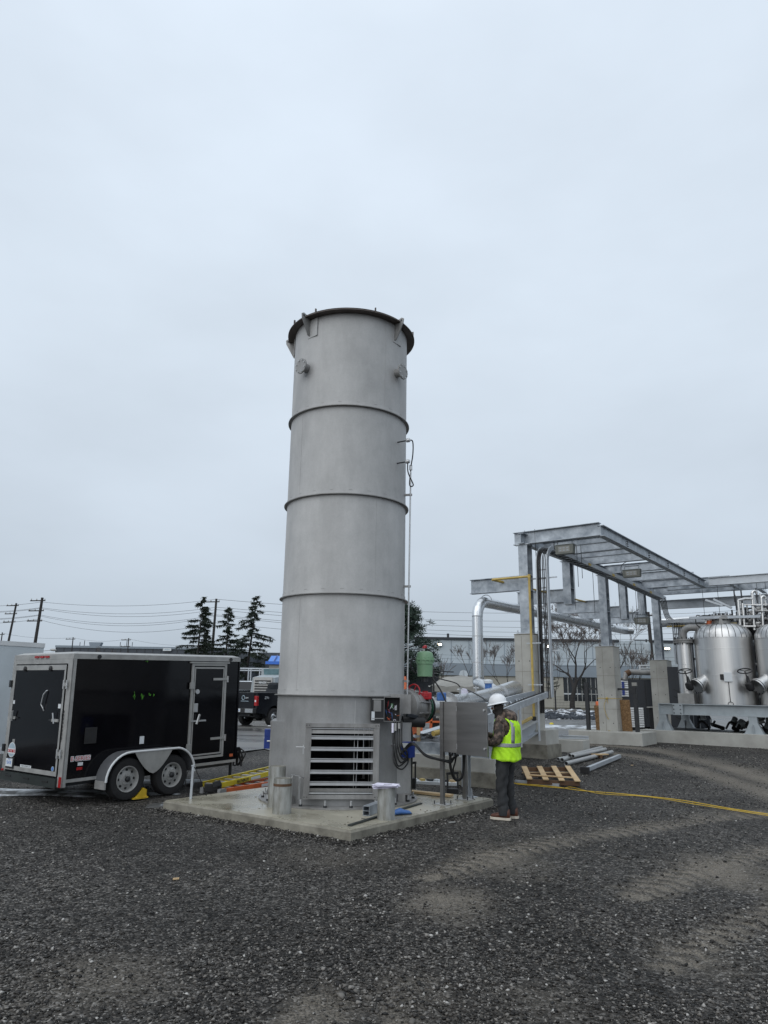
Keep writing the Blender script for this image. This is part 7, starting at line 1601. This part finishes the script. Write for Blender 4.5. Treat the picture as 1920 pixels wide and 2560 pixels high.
MB().bb(ra_, rb_, Yr, Yr + 30, 0, zt).build('wall', 'bllight', gb2); MB().bb(ra_ - .1, rb_, Yr - .15, Yr - .004, zt - .2, zt + .15).build('parapet', 'navy', gb2)
q = AT(1667, 1621, Yr - .3); lf = MB().box(q, (.9, .3, .35)).build('wall_light', 'darksteel', gb2); MB().box(q - V(0, .17, .04), (.7, .03, .22)).build('lamp_glass', 'lamp', lf)
for k in range(10): x_ = ra_ + (rb_ - ra_) * (k + .5) / 10; MB().bb(x_ - .03, x_ + .03, Yr - .05, Yr - .004, .5, zt - .25).build('cladding_joint', 'blmid', gb2)
# shed with blue roof
Ys = 56; sa, sb2 = cx(672, 1680, Ys), cx(760, 1680, Ys); zt = zz(690, 1661, Ys)
sh = thing('blue_roof_shed', 'beige shed with bright blue metal roof beside the stack', 'shed', ((sa + sb2) / 2, Ys, gh(Ys)))
MB().bb(sa, sb2, Ys, Ys + 4, gh(Ys), zt).build('wall', 'beige', sh)
MB().prism([(sa - .25, Ys - .3, zt), (sb2 + .2, Ys - .3, zt), (sb2 + .2, Ys - .3, zt + .22), (sa - .25, Ys - .3, zt + .22)], (0, .15, 0)).build('fascia', M['blueroof'] if 'blueroof' in M else pm('bright_blue_roof', (.03, .14, .55), .4), sh)
MB().prism([(sa - .2, Ys - .1, zt + .02), (sa - .2, Ys + 4.2, zt + .02), (sa - .2, Ys + 2.2, zt + .75)], (sb2 - sa + .4, 0, 0)).build('roof', pm('bright_blue_roof_sheet', (.05, .2, .62), .4), sh)
for k in range(5): x_ = sa + .3 + k * .8; MB().bar((x_, Ys - .1, zt + .1), (x_, Ys + 2.1, zt + .8), .06, .05).build('roof_rib', 'blue', sh)
# low white building with sign
Yl = 60; la, lb = cx(1000, 1690, Yl), cx(1106, 1690, Yl); zt = zz(1060, 1676, Yl)
lw = thing('low_white_building', 'low white building with black lower band behind the green actuator', 'building', ((la + lb) / 2, Yl, gh(Yl)))
MB().bb(la, lb, Yl, Yl + 5, zz(1060, 1683, Yl), zt).build('fascia', 'whitepaint', lw); MB().bb(la + .3, lb - .3, Yl + .3, Yl + 5, gh(Yl), zz(1060, 1683, Yl)).build('shopfront', 'navy', lw)
q = AT(1088, 1674, Yl - 2); sg = thing('exit_sign', 'small white EXIT TO sign on posts above the tent', 'sign', V(q.x, q.y, gh(Yl)))
MB().box(q, (.75, .06, .34)).build('board', 'sticker', sg); MB().box(q + V(0, .02, 0), (.81, .05, .40)).build('frame', 'darksteel', sg); text_part('EXIT TO', .17, q - V(0, .035, 0), (1, 0, 0), (0, 0, 1), 'decalblack', sg, thick=.002, bold=.003)
for s in (-.3, .3): MB().cyl(V(q.x + s, q.y + .03, gh(Yl)), q + V(s, .03, .1), .03, 6).build('post', 'darksteel', sg)
q = AT(1159, 1686, 58); ss = thing('stop_sign', 'grey back of an octagonal road sign on a post', 'road sign', V(q.x, q.y, gh(58)))
MB().cyl(q, q + V(0, .02, 0), .36, 8).build('plate', 'offwhite', ss); MB().cyl(V(q.x, q.y - .03, gh(58)), q - V(0, .03, 0) + V(0, 0, .35), .035, 6).build('post', 'galv2', ss)
# tent shelter
Yt_ = 27.0; tn = thing('canvas_shelter', 'grey canvas work shelter with sagging roof behind the valve', 'tent', (cx(1150, 1740, Yt_), Yt_, gh(Yt_)))
ta, tb = cx(1088, 1730, Yt_), cx(1232, 1730, Yt_ + .5); ze, zr = zz(1120, 1715, Yt_), zz(1150, 1687, Yt_ + 1)
MB().bb(ta + .1, tb - .1, Yt_ + .1, Yt_ + 2.4, gh(Yt_), ze + .02).build('wall', 'tarp', tn)
pts = []; nU, nV = 14, 8; b = MB()
for i in range(nU + 1):
    for j in range(nV + 1):
        u_, v_ = i / nU, j / nV; x_ = ta - .1 + (tb - ta + .2) * u_; y_ = Yt_ - .1 + 2.7 * v_; rid = min(1, u_ * 3.2, (1 - u_) * 5) ** .8 * (1 - abs(v_ - .55) / .55 if v_ < .55 else 1 - (v_ - .55) / .45)
        b.v.append(V(x_, y_, ze + (zr - ze) * max(0, rid) + .03 * math.sin(u_ * 21 + v_ * 7)))
for i in range(nU):
    for j in range(nV): k = i * (nV + 1) + j; b.f.append((k, k + 1, k + nV + 2, k + nV + 1))
b.build('roof', 'tarp', tn, smooth=60); b = MB()
for i in range(nU + 1):
    x_ = ta - .11 + (tb - ta + .22) * i / nU; b.v += [V(x_, Yt_ - .11, ze + .03 * math.sin(i / nU * 21)), V(x_, Yt_ - .13 + .02 * math.sin(i * 2.3), ze - .22 + .03 * math.sin(i * 1.7))]
b.f = [(2 * i, 2 * i + 1, 2 * i + 3, 2 * i + 2) for i in range(nU)]; b.build('valance', 'tarp', tn, smooth=60)
for x_ in (ta, tb): MB().cyl((x_, Yt_, gh(Yt_)), (x_, Yt_, ze), .03, 6).build('pole', 'darksteel', tn)
MB().tube(bez([AT(1085, 1690, 26.5), AT(1100, 1697, 26.4), AT(1140, 1708, 26.3), AT(1153, 1722, 26.3)], 5), .02, 6).build('guy_rope', 'black', tn)
q = AT(1084, 1685, 26.6); MB().cyl(V(q.x, q.y, gh(26)), q + V(0, 0, .15), .035, 6).build('lamp_post', 'black', tn); q2 = AT(1134, 1680, 27.2); MB().cyl(q + V(0, 0, .1), q2, .02, 6).build('top_bar', 'black', tn)
# orange frames, barrels behind
for k, (px, lab) in enumerate(((1038, 'orange tubular barrier frame beside the stack'), (1062, 'orange barrier frame beneath the grey valve'), (1088, 'orange barrier frame by the steel cabinet'))):
    c0 = AT(px, 1825, 20.5 + .3 * k); c0.z = gh(20.5); t = thing('safety_barrier', lab, 'barrier', c0)
    for s in (-.16, .16): MB().bar(c0 + V(s, 0, 0), c0 + V(s + .03, 0, 1.15), .05, .05).build('upright', 'orange', t)
    for z in (.22, .95): MB().bar(c0 + V(-.2, 0, z), c0 + V(.22, 0, z), .05, .05).build('rail', 'orange', t)
    if k != 1: MB().box(c0 + V(0, .05, .7), (.24, .02, .7)).build('panel', ('whitepaint', 'orange', 'black')[k], t)
for k, (px, py, lab) in enumerate(((1012, 1735, 'orange cone behind the stack near the conduit'), (1018, 1812, 'orange drum behind the junction box cables'), (1040, 1870, 'orange net bundle beside the walkway frame'))):
    Yc = 17 + k * .4; c0 = AT(px, py, Yc); t = thing(('traffic_cone', 'orange_drum', 'net_bundle')[k], lab, ('cone', 'drum', 'net')[k], c0 - V(0, 0, .3))
    if k == 1: zb_ = gh(Yc) - c0.z; MB().lathe([(.26, zb_), (.24, zb_ + .1), (.22, .1), (.2, .2), (.02, .22)], c0, seg=18).build('drum', 'orange', t, smooth=40)
    elif k < 2: MB().lathe([(.17, -.32), (.15, -.28), (.03, .38), (.025, .4)], c0, seg=16).build('cone', 'orange', t, smooth=40); MB().box(c0 - V(0, 0, .33), (.4, .4, .04)).build('base', 'black', t)
    else: MB().lathe([(.34, gh(Yc) - c0.z), (.36, gh(Yc) - c0.z + .2), (.28, .02), (.2, .14), (.03, .2)], c0, (0, 0, 1), 9).build('bundle', 'orange', t)
# the cones stand on a low timber bench so that they touch something
e_, f_ = AT(985, 1760, 17.2), AT(1045, 1762, 17.2); bn = thing('work_bench', 'tall timber work bench behind the stack', 'bench', V(e_.x, e_.y, gh(17))); MB().bar(e_, f_, .7, .06).build('top', 'wood', bn)
for q in (e_, f_):
    for s in (-.3, .3): MB().bar(V(q.x, q.y + s, gh(17)), V(q.x, q.y + s, q.z), .08, .08).build('leg', 'wood', bn)
for k in range(18):
    rgk = random.Random(k + 90); c0 = AT(1032 + 60 * rgk.random(), 1836 + 7 * rgk.random(), 16.6 + rgk.random()); 
    MB().box(c0, (.06 + .1 * rgk.random(), .08, .05), (1, rgk.random(), rgk.random() - .5)).solo('pipe_fitting', rgk.choice(['trim', 'darksteel', 'galv2']), 'small steel fitting lying among others beyond the walkway frame', 'fitting', group='loose fittings beyond the walkway frame')
q = AT(1062, 1846, 17.1); MB().bb(q.x - .65, q.x + .65, q.y - .6, q.y + .6, gh(17), .76).solo('fittings_crate', 'darksteel', 'dark crate top heaped with small steel fittings', 'crate')
MB().cyl(AT(1083, 1834, 16.6), AT(1104, 1829, 16.8), .06, 12).solo('yellow_tube', 'gasyellow', 'short yellow tube poking out left of the cabinet', 'tube')

# ------------------------------------------------------------------ utility poles and lines
def pole(px0, py0, px1, py1, Y, label, arms=3, r=.16, lamp=0, lean=True):
    a, c = AT(px0, py0, Y), AT(px1, py1, Y); d_ = (c - a).normalized(); base = a - d_ * ((a.z - gh(Y)) / d_.z)
    t = thing('utility_pole', label, 'utility pole', base)
    MB().cyl(base, c, r, 12, r * .65).build('pole', 'polewood', t, smooth=40); tips = []
    for k in range(arms):
        p = c - d_ * (.35 + k * 1.05); am = MB().bar(p - V(1.2, 0, 0), p + V(.35, 0, .05), .1, .1).build('cross_arm', 'polewood', t)
        for x_ in (-1.1, -.55, .3): MB().lathe([(.03, 0), (.06, .05), (.05, .12), (.03, .2)], p + V(x_, 0, .04), seg=8).build('insulator', 'rimgrey', am)
        tips.append(p + V(-1.1, 0, .2)); tips.append(p + V(.3, 0, .2))
    if lamp:
        p = base + d_ * ((c.z - base.z) * .40) if lamp > 1 else base + d_ * 4.0; q = p + V(2.0, 0, .95)
        lm = MB().tube(bez([p, p + V(.7, 0, .75), q], 6), .05, 6).build('lamp_arm', 'galv2', t); MB().lathe([(.03, -.35), (.12, -.2), (.14, .1), (.05, .3)], q, (1, 0, -.05), 10).build('lamp_head', 'trim', lm)
    return tips, c, t
tA, cA_, _ = pole(88, 1606, 106, 1494, 74, 'tall leaning wooden utility pole with cross arms and lamp', 3, .2, 2)
tB, cB_, _ = pole(22, 1600, 41, 1508, 92, 'thinner leaning utility pole behind the pale trailer', 3, .18, 0)
tC, cC_, _ = pole(531, 1620, 541, 1497, 74, 'bare utility pole standing between the spruces', 1, .17)
pole(3, 1603, 6, 1581, 110, 'short far pole beside the pale trailer roof', 1, .12, 1)
tD, cD_, _ = pole(181, 1612, 183, 1593, 120, 'small far utility pole above the dark warehouse', 1, .12); tE, cE_, _ = pole(320, 1618, 322, 1595, 118, 'small far utility pole with transformers', 2, .12)
q = AT(1631, 1690, 62); pole(1634, 1690, 1620, 1530, 62, 'brown utility pole behind the far rack column', 1, .2)
q = AT(1617, 1622, 62); tf_ = thing('transformer', 'grey pole transformer by the brown utility pole', 'transformer', q - V(0, 0, .5)); MB().lathe([(.3, -.5), (.32, -.45), (.32, .45), (.26, .52)], q, seg=16).build('can', 'bllight', tf_, smooth=40); MB().cyl(q + V(0, 0, .5), q + V(0, 0, .8), .06, 6).build('bushing', 'darksteel', tf_)
MB().bar(q, AT(1629, 1625, 62), .1, .1).build('mount', 'darksteel', tf_)
def wire(a, c, sag, label, r=.018):
    P = [a.lerp(c, k / 14) - V(0, 0, 4 * sag * (k / 14) * (1 - k / 14)) for k in range(15)]; MB().tube(P, r, 4).solo('power_line', 'black', label, 'power line', group='overhead power lines')
right = [AT(2100, y, 80) for y in (1558, 1577, 1592, 1604, 1512, 1535)]
order = ['topmost overhead line', 'second overhead line', 'third overhead line', 'fourth overhead line', 'fifth overhead line', 'lowest overhead line']
ysA = [1505, 1519, 1521, 1537, 1539, 1548]; ysC = [1498, 1518, 1524, 1537, 1540, 1557]; ysR = [1528, 1548, 1565, 1577, 1590, 1602]
for k in range(6):
    wire(AT(104 - k * 2, ysA[k], 74), AT(540, ysC[k], 74), .55 + .12 * k, order[k] + ' between the leaning pole and the spruces')
    wire(AT(540, ysC[k], 74), AT(1400, ysR[k] + 4, 86), .5, order[k] + ' passing behind the stack', .02)
    wire(AT(1400, ysR[k] + 4, 86), AT(2000, ysR[k] - 18, 80), .6, order[k] + ' passing behind the pipe rack', .02)
    wire(AT(104 - k * 2, ysA[k], 74), AT(-120, ysA[k] + 6, 80), .3, order[k] + ' left of the leaning pole')
wire(AT(6, 1583, 110), AT(183, 1594, 120), .4, 'far line from the short pole to the small pole'); wire(AT(183, 1594, 120), AT(321, 1597, 118), .5, 'far line between the two small poles'); wire(AT(321, 1597, 118), AT(520, 1612, 118), .5, 'far line running from the small pole to the spruces')
for k, y in enumerate((1631, 1640, 1651)): wire(AT(1000, y, 70), AT(1700, y + 12, 70), .3, ('upper', 'middle', 'lower')[k] + ' service line across the pale warehouse wall', .012)

# ------------------------------------------------------------------ trees
M['spruce'] = pm('spruce_needles', (.012, .022, .012), .8, var=.45, scale=3); M['pine'] = pm('pine_needles', (.013, .030, .018), .8, var=.45, scale=2)
M['twig'] = pm('bare_twigs', (.10, .085, .078), .9, var=.25, scale=4)
def conifer(label, base, top, hw, seed, mat='spruce', dens=1.0, bare=.06, name='spruce_tree', droop=.35, clump=1.0):
    rg = random.Random(seed); base, top = Vector(base), Vector(top); H = (top - base).length; ax = (top - base).normalized()
    t = thing(name, label, 'tree', base)
    MB().cyl(base - ax * .2, top, H * .016 + .03, 8, .01).build('trunk', 'barkdark', t, smooth=50)
    br = MB(); P = []; nB = int(74 * dens)
    for k in range(nB):
        f = bare + (1 - bare) * (k + rg.random()) / nB; L_ = hw * (1 - f) ** .8 * rg.uniform(.4, 1.15) + .12
        a = rg.random() * 6.283; o = base + ax * (H * f); d_ = V(math.cos(a), math.sin(a), 0)
        pts = [o + d_ * (L_ * s) + V(0, 0, L_ * (.22 * s - (droop + .15 * rg.random()) * s * s + .16 * s ** 3)) for s in (0, .25, .5, .75, 1)]
        br.tube(pts, [.03 * (1 - s) * H / 9 + .008 for s in (0, .25, .5, .75, 1)], 4)
        nC = int((5 + 24 * L_ / hw) * clump)
        for m_ in range(nC):
            s = .15 + .85 * (m_ + rg.random()) / nC; i = min(3, int(s * 4)); p = pts[i].lerp(pts[i + 1], s * 4 - i); P.append((p, L_, d_))
    br.build('branches', 'barkdark', t)
    n = MB()
    for p, L_, d_ in P:
        for _ in range(11):
            ln = rg.uniform(.09, .27) * H / 9 * 1.25; dd = (d_ * rg.uniform(-.1, .9) + V(rg.uniform(-1, 1), rg.uniform(-1, 1), rg.uniform(-1.5, .25))).normalized(); w_ = dd.orthogonal().normalized() * ln * .11
            w_.rotate(Matrix.Rotation(rg.random() * 3.14, 3, dd)); k = len(n.v); n.v += [p - w_, p + w_, p + dd * ln + w_ * .35, p + dd * ln - w_ * .35]; n.f.append((k, k + 1, k + 2, k + 3))
    n.build('crown', mat, t); return t
Yq = 68
def base_at(px, Y): p = AT(px, 1700, Y); return V(p.x, Y, gh(Y))
conifer('sparse spruce beside the bare pole, narrow pointed top', base_at(487, Yq), AT(508, 1492, Yq), 3.1, 1, dens=1.0); conifer('slim spruce right behind the narrow one', base_at(506, 72), AT(514, 1525, 72), 1.5, 4, dens=.7)
conifer('bushy spruce between the bare pole and the stack', base_at(560, Yq), AT(574, 1516, Yq), 3.6, 2, dens=1.1); conifer('leaning spruce nearest the stack with trailing branches', base_at(608, Yq), AT(644, 1490, Yq), 4.2, 3, dens=1.0, droop=.45)
def clumpy(label, base, H, hw, seed, name, mat, n=70):
    rg = random.Random(seed); t = thing(name, label, 'tree', base); base = Vector(base)
    MB().tube([base, base + V(.1, 0, H * .4), base + V(-.1, 0, H * .97)], [.2, .15, .03], 8).build('trunk', 'barkdark', t, smooth=50); br = MB(); nn = MB()
    for k in range(n):
        f = .28 + .72 * (k / n); a = rg.random() * 6.283; L_ = hw * math.sin(min(1, (1 - f) * 2.2 + .12) * 1.57) * rg.uniform(.5, 1.1); o = base + V(0, 0, H * f); e_ = o + V(math.cos(a) * L_, math.sin(a) * L_, L_ * rg.uniform(-.05, .35)); br.tube([o, o.lerp(e_, .6) + V(0, 0, -.05), e_], [.05, .03, .015], 4)
        for c in range(5):
            cc_ = o.lerp(e_, .45 + .55 * rg.random()) + V(rg.uniform(-.3, .3), rg.uniform(-.3, .3), rg.uniform(-.1, .25)); rr_ = rg.uniform(.3, .55)
            for _ in range(34):
                dd = V(rg.gauss(0, 1), rg.gauss(0, 1), rg.gauss(.25, .7)).normalized(); p = cc_ + dd * rr_ * rg.random() * .7; w_ = dd.orthogonal().normalized() * .04; q_ = len(nn.v); ln = rg.uniform(.14, .28)
                nn.v += [p - w_, p + w_, p + dd * ln]; nn.f.append((q_, q_ + 1, q_ + 2))
    br.build('branches', 'barkdark', t); nn.build('crown', mat, t); return t
bq = base_at(1003, 58); hq = zz(1010, 1518, 58) - bq.z
clumpy('dense dark pine behind the right side of the stack', bq, hq, 3.4, 8, 'pine_tree', 'pine', 150)
def bare(label, base, H, spread, seed, depth=6, r0=.2, name='bare_tree', lean=0.0, split=.35, rmin=.010):
    rg = random.Random(seed); t = thing(name, label, 'tree', base); tb = MB(); tg = MB(); base = Vector(base)
    def grow(p, d_, L_, r0_, lev):
        pts = [p]; q = p; dd = d_.copy(); n_ = 4
        for k in range(n_):
            dd = (dd + V(rg.gauss(0, .10), rg.gauss(0, .10), rg.gauss(.03, .06))).normalized(); q = q + dd * L_ / n_; pts.append(q)
        rs_ = [max(rmin, r0_ * (1 - .35 * k / n_)) for k in range(n_ + 1)]
        (tb if lev <= 2 else tg).tube(pts, rs_, 7 if lev < 2 else (5 if lev < 4 else 3), cap=False)
        if lev >= depth: return
        nb = rg.choice([2, 3]) if lev < depth - 2 else rg.choice([3, 4])
        for k in range(nb):
            an = rg.uniform(.35, .85) * spread * (1 if lev else .8); az = rg.random() * 6.283 if lev else (k * 6.283 / nb + seed); u_ = dd.orthogonal().normalized(); w_ = dd.cross(u_)
            nd = (dd * math.cos(an) + (u_ * math.cos(az) + w_ * math.sin(az)) * math.sin(an)).normalized(); nd.y *= .8; nd = (nd + V(0, 0, .2)).normalized(); st_ = pts[-1] if k < 2 else pts[-2]
            grow(st_, nd, L_ * rg.uniform(.62, .85), rs_[-1] * rg.uniform(.6, .85), lev + 1)
    grow(base, V(lean, 0, 1).normalized(), H * split, r0, 0)
    tb.build('trunk', 'barkdark', t, smooth=60); tg.build('crown', 'twig', t); return t
q = base_at(1428, 62); bare('spreading bare tree seen between the first two rack piers', q, (zz(1428, 1530, 62) - q.z) * 1.0, 1.1, 3, 7, .25, split=.30, rmin=.015)
q = base_at(1275, 60); bare('small bare tree left of the first rack pier', q, 4.8, .8, 12, 6, .09)
q = base_at(1175, 64); bare('thin bare tree beside the vertical clad pipe', q, 4.8, .75, 14, 6, .08)
q = base_at(1585, 60); bare('bare bushy tree above the dark container', q, 6.0, .9, 16, 6, .10, split=.28)
q = base_at(1530, 75); bare('distant bare tree behind the middle rack pier', q, 8.6, .9, 18, 6, .16, rmin=.012); q = base_at(1105, 70); bare('slender bare sapling in front of the pale warehouse', q, 4.5, .6, 21, 4, .05)
q = base_at(1385, 56); bare('slender sapling right of the first rack pier', q, 4.2, .55, 22, 4, .045); q = base_at(640, 70); bare('reddish bare shrub under the leaning spruce', q, 3.2, 1.0, 25, 5, .06, name='bare_shrub', split=.25)
q = base_at(240, 95); bare('bare pale tree in front of the dark warehouse', q, 6.0, .9, 27, 5, .08); q = base_at(275, 96); bare('second bare tree in front of the dark warehouse', q, 5.8, .9, 28, 5, .08)
for px, lab, sd_ in ((1383, 'young dense conifer on the snowy bank by the first pier', 31), (1461, 'young dense conifer on the snowy bank by the middle pier', 32)):
    b0 = AT(px, 1728, 48); conifer(lab, b0, AT(px - 1, 1693 if px < 1400 else 1696, 48), .52, sd_, 'pine', dens=.9, bare=0.0, name='young_conifer', droop=.1, clump=1.3)
# snowy bank with rubble
bk0, bk1 = AT(1330, 1740, 47), AT(1560, 1742, 47); b = MB(); nU, nV = 60, 10
for i in range(nU + 1):
    for j in range(nV + 1):
        u_, v_ = i / nU, j / nV; n_ = vnoise(np.array([u_ * 30.]), np.array([v_ * 8.]), 1, 5)[0]; b.v.append(V(bk0.x + (bk1.x - bk0.x) * u_, 46 + 7 * v_, gh(46) - .05 + (.55 * math.sin(math.pi * min(1, v_ * .8)) + .22 * (n_ - .4)) * math.sin(math.pi * min(1, max(0, u_ * 1.0))) ** .4))
for i in range(nU):
    for j in range(nV): k = i * (nV + 1) + j; b.f.append((k, k + 1, k + nV + 2, k + nV + 1))
M['bank'] = pm('snowy_rubble', (.045, .042, .04), .85, scale=1.6, col2=(.55, .58, .62), thr=(.47, .54), bump=.5, bscale=6, stretch=(1, 1, 2))
ob = b.build('bank', 'bank', None, smooth=60); _tag(ob, 'low rubble bank with patches of old snow', 'bank', kind='structure')
rgk = random.Random(77); b = MB()
for k in range(260):
    x_ = bk0.x + (bk1.x - bk0.x) * rgk.uniform(.06, .94); y_ = 46.3 + 2.5 * rgk.random(); s_ = rgk.uniform(.06, .2); b.box((x_, y_, gh(46) + .30 * (y_ - 46) / 2.6 + .05), (s_ * 1.6, s_, s_ * .8), (1, rgk.uniform(-1, 1), rgk.uniform(-.4, .4)))
_tag(b.build('rubble', 'bldark', None), 'loose dark stones on the snowy bank', 'stones', kind='stuff')
# guard rail and chain fence on the left
fz = thing('pipe_fence', 'galvanised pipe rail fence beyond the parked pickups', 'fence', base_at(640, 52))
for py in (1671, 1676): MB().cyl(AT(585, py, 52), AT(672, py + 1, 52), .05, 8).build('rail', 'galv2', fz)
for px in (598, 622, 628, 650, 668): q = AT(px, 1671, 52); MB().cyl(V(q.x, q.y, gh(52)), q, .05, 8).build('post', 'galv2', fz)
for k in range(9):
    q = AT(640 - 5 * k + 40, 1662 + (k % 3) * 6, 75); rgk = random.Random(k); MB().bar(V(q.x - 1.2, q.y + k, gh(70) + .4 + .35 * (k % 4)), V(q.x + 1.0, q.y + k, gh(70) + .4 + .35 * (k % 4)), .5, .22).solo('stored_panel', 'whitepaint', 'pale stacked panel in the storage yard under the spruces', 'panel', group='pale panels stacked in the far yard')
c0 = G(1494, 1786); c0 = V(c0.x - .05, c0.y - .4, gh(c0.y)); t = thing('barrier_barrel', 'orange traffic barrel beside the black gate post', 'traffic barrel', c0)
MB().lathe([(.26, 0), (.24, .04), (.2, .5), (.17, .98), (.1, 1.02)], c0, seg=20).build('barrel', 'orange', t, smooth=40); MB().lathe([(.205, .55), (.212, .55), (.195, .7), (.19, .7)], c0, seg=20, cap=False).build('stripe', 'sticker', t)
q = G(1447, 1774); MB().box(V(q.x, q.y + .2, q.z + .1), (.45, .4, .2)).solo('road_box', 'darksteel', 'small dark box lying on the wet road behind the fence', 'box')
q = G(1379, 1812); MB().lathe([(.12, 0), (.11, .08), (.05, .11)], V(q.x, q.y, q.z), seg=12).solo('yellow_puck', 'ladderyellow', 'small pale yellow puck on the gravel beyond the footing', 'disc')  # low yellow puck for a yellowish spot of unknown origin
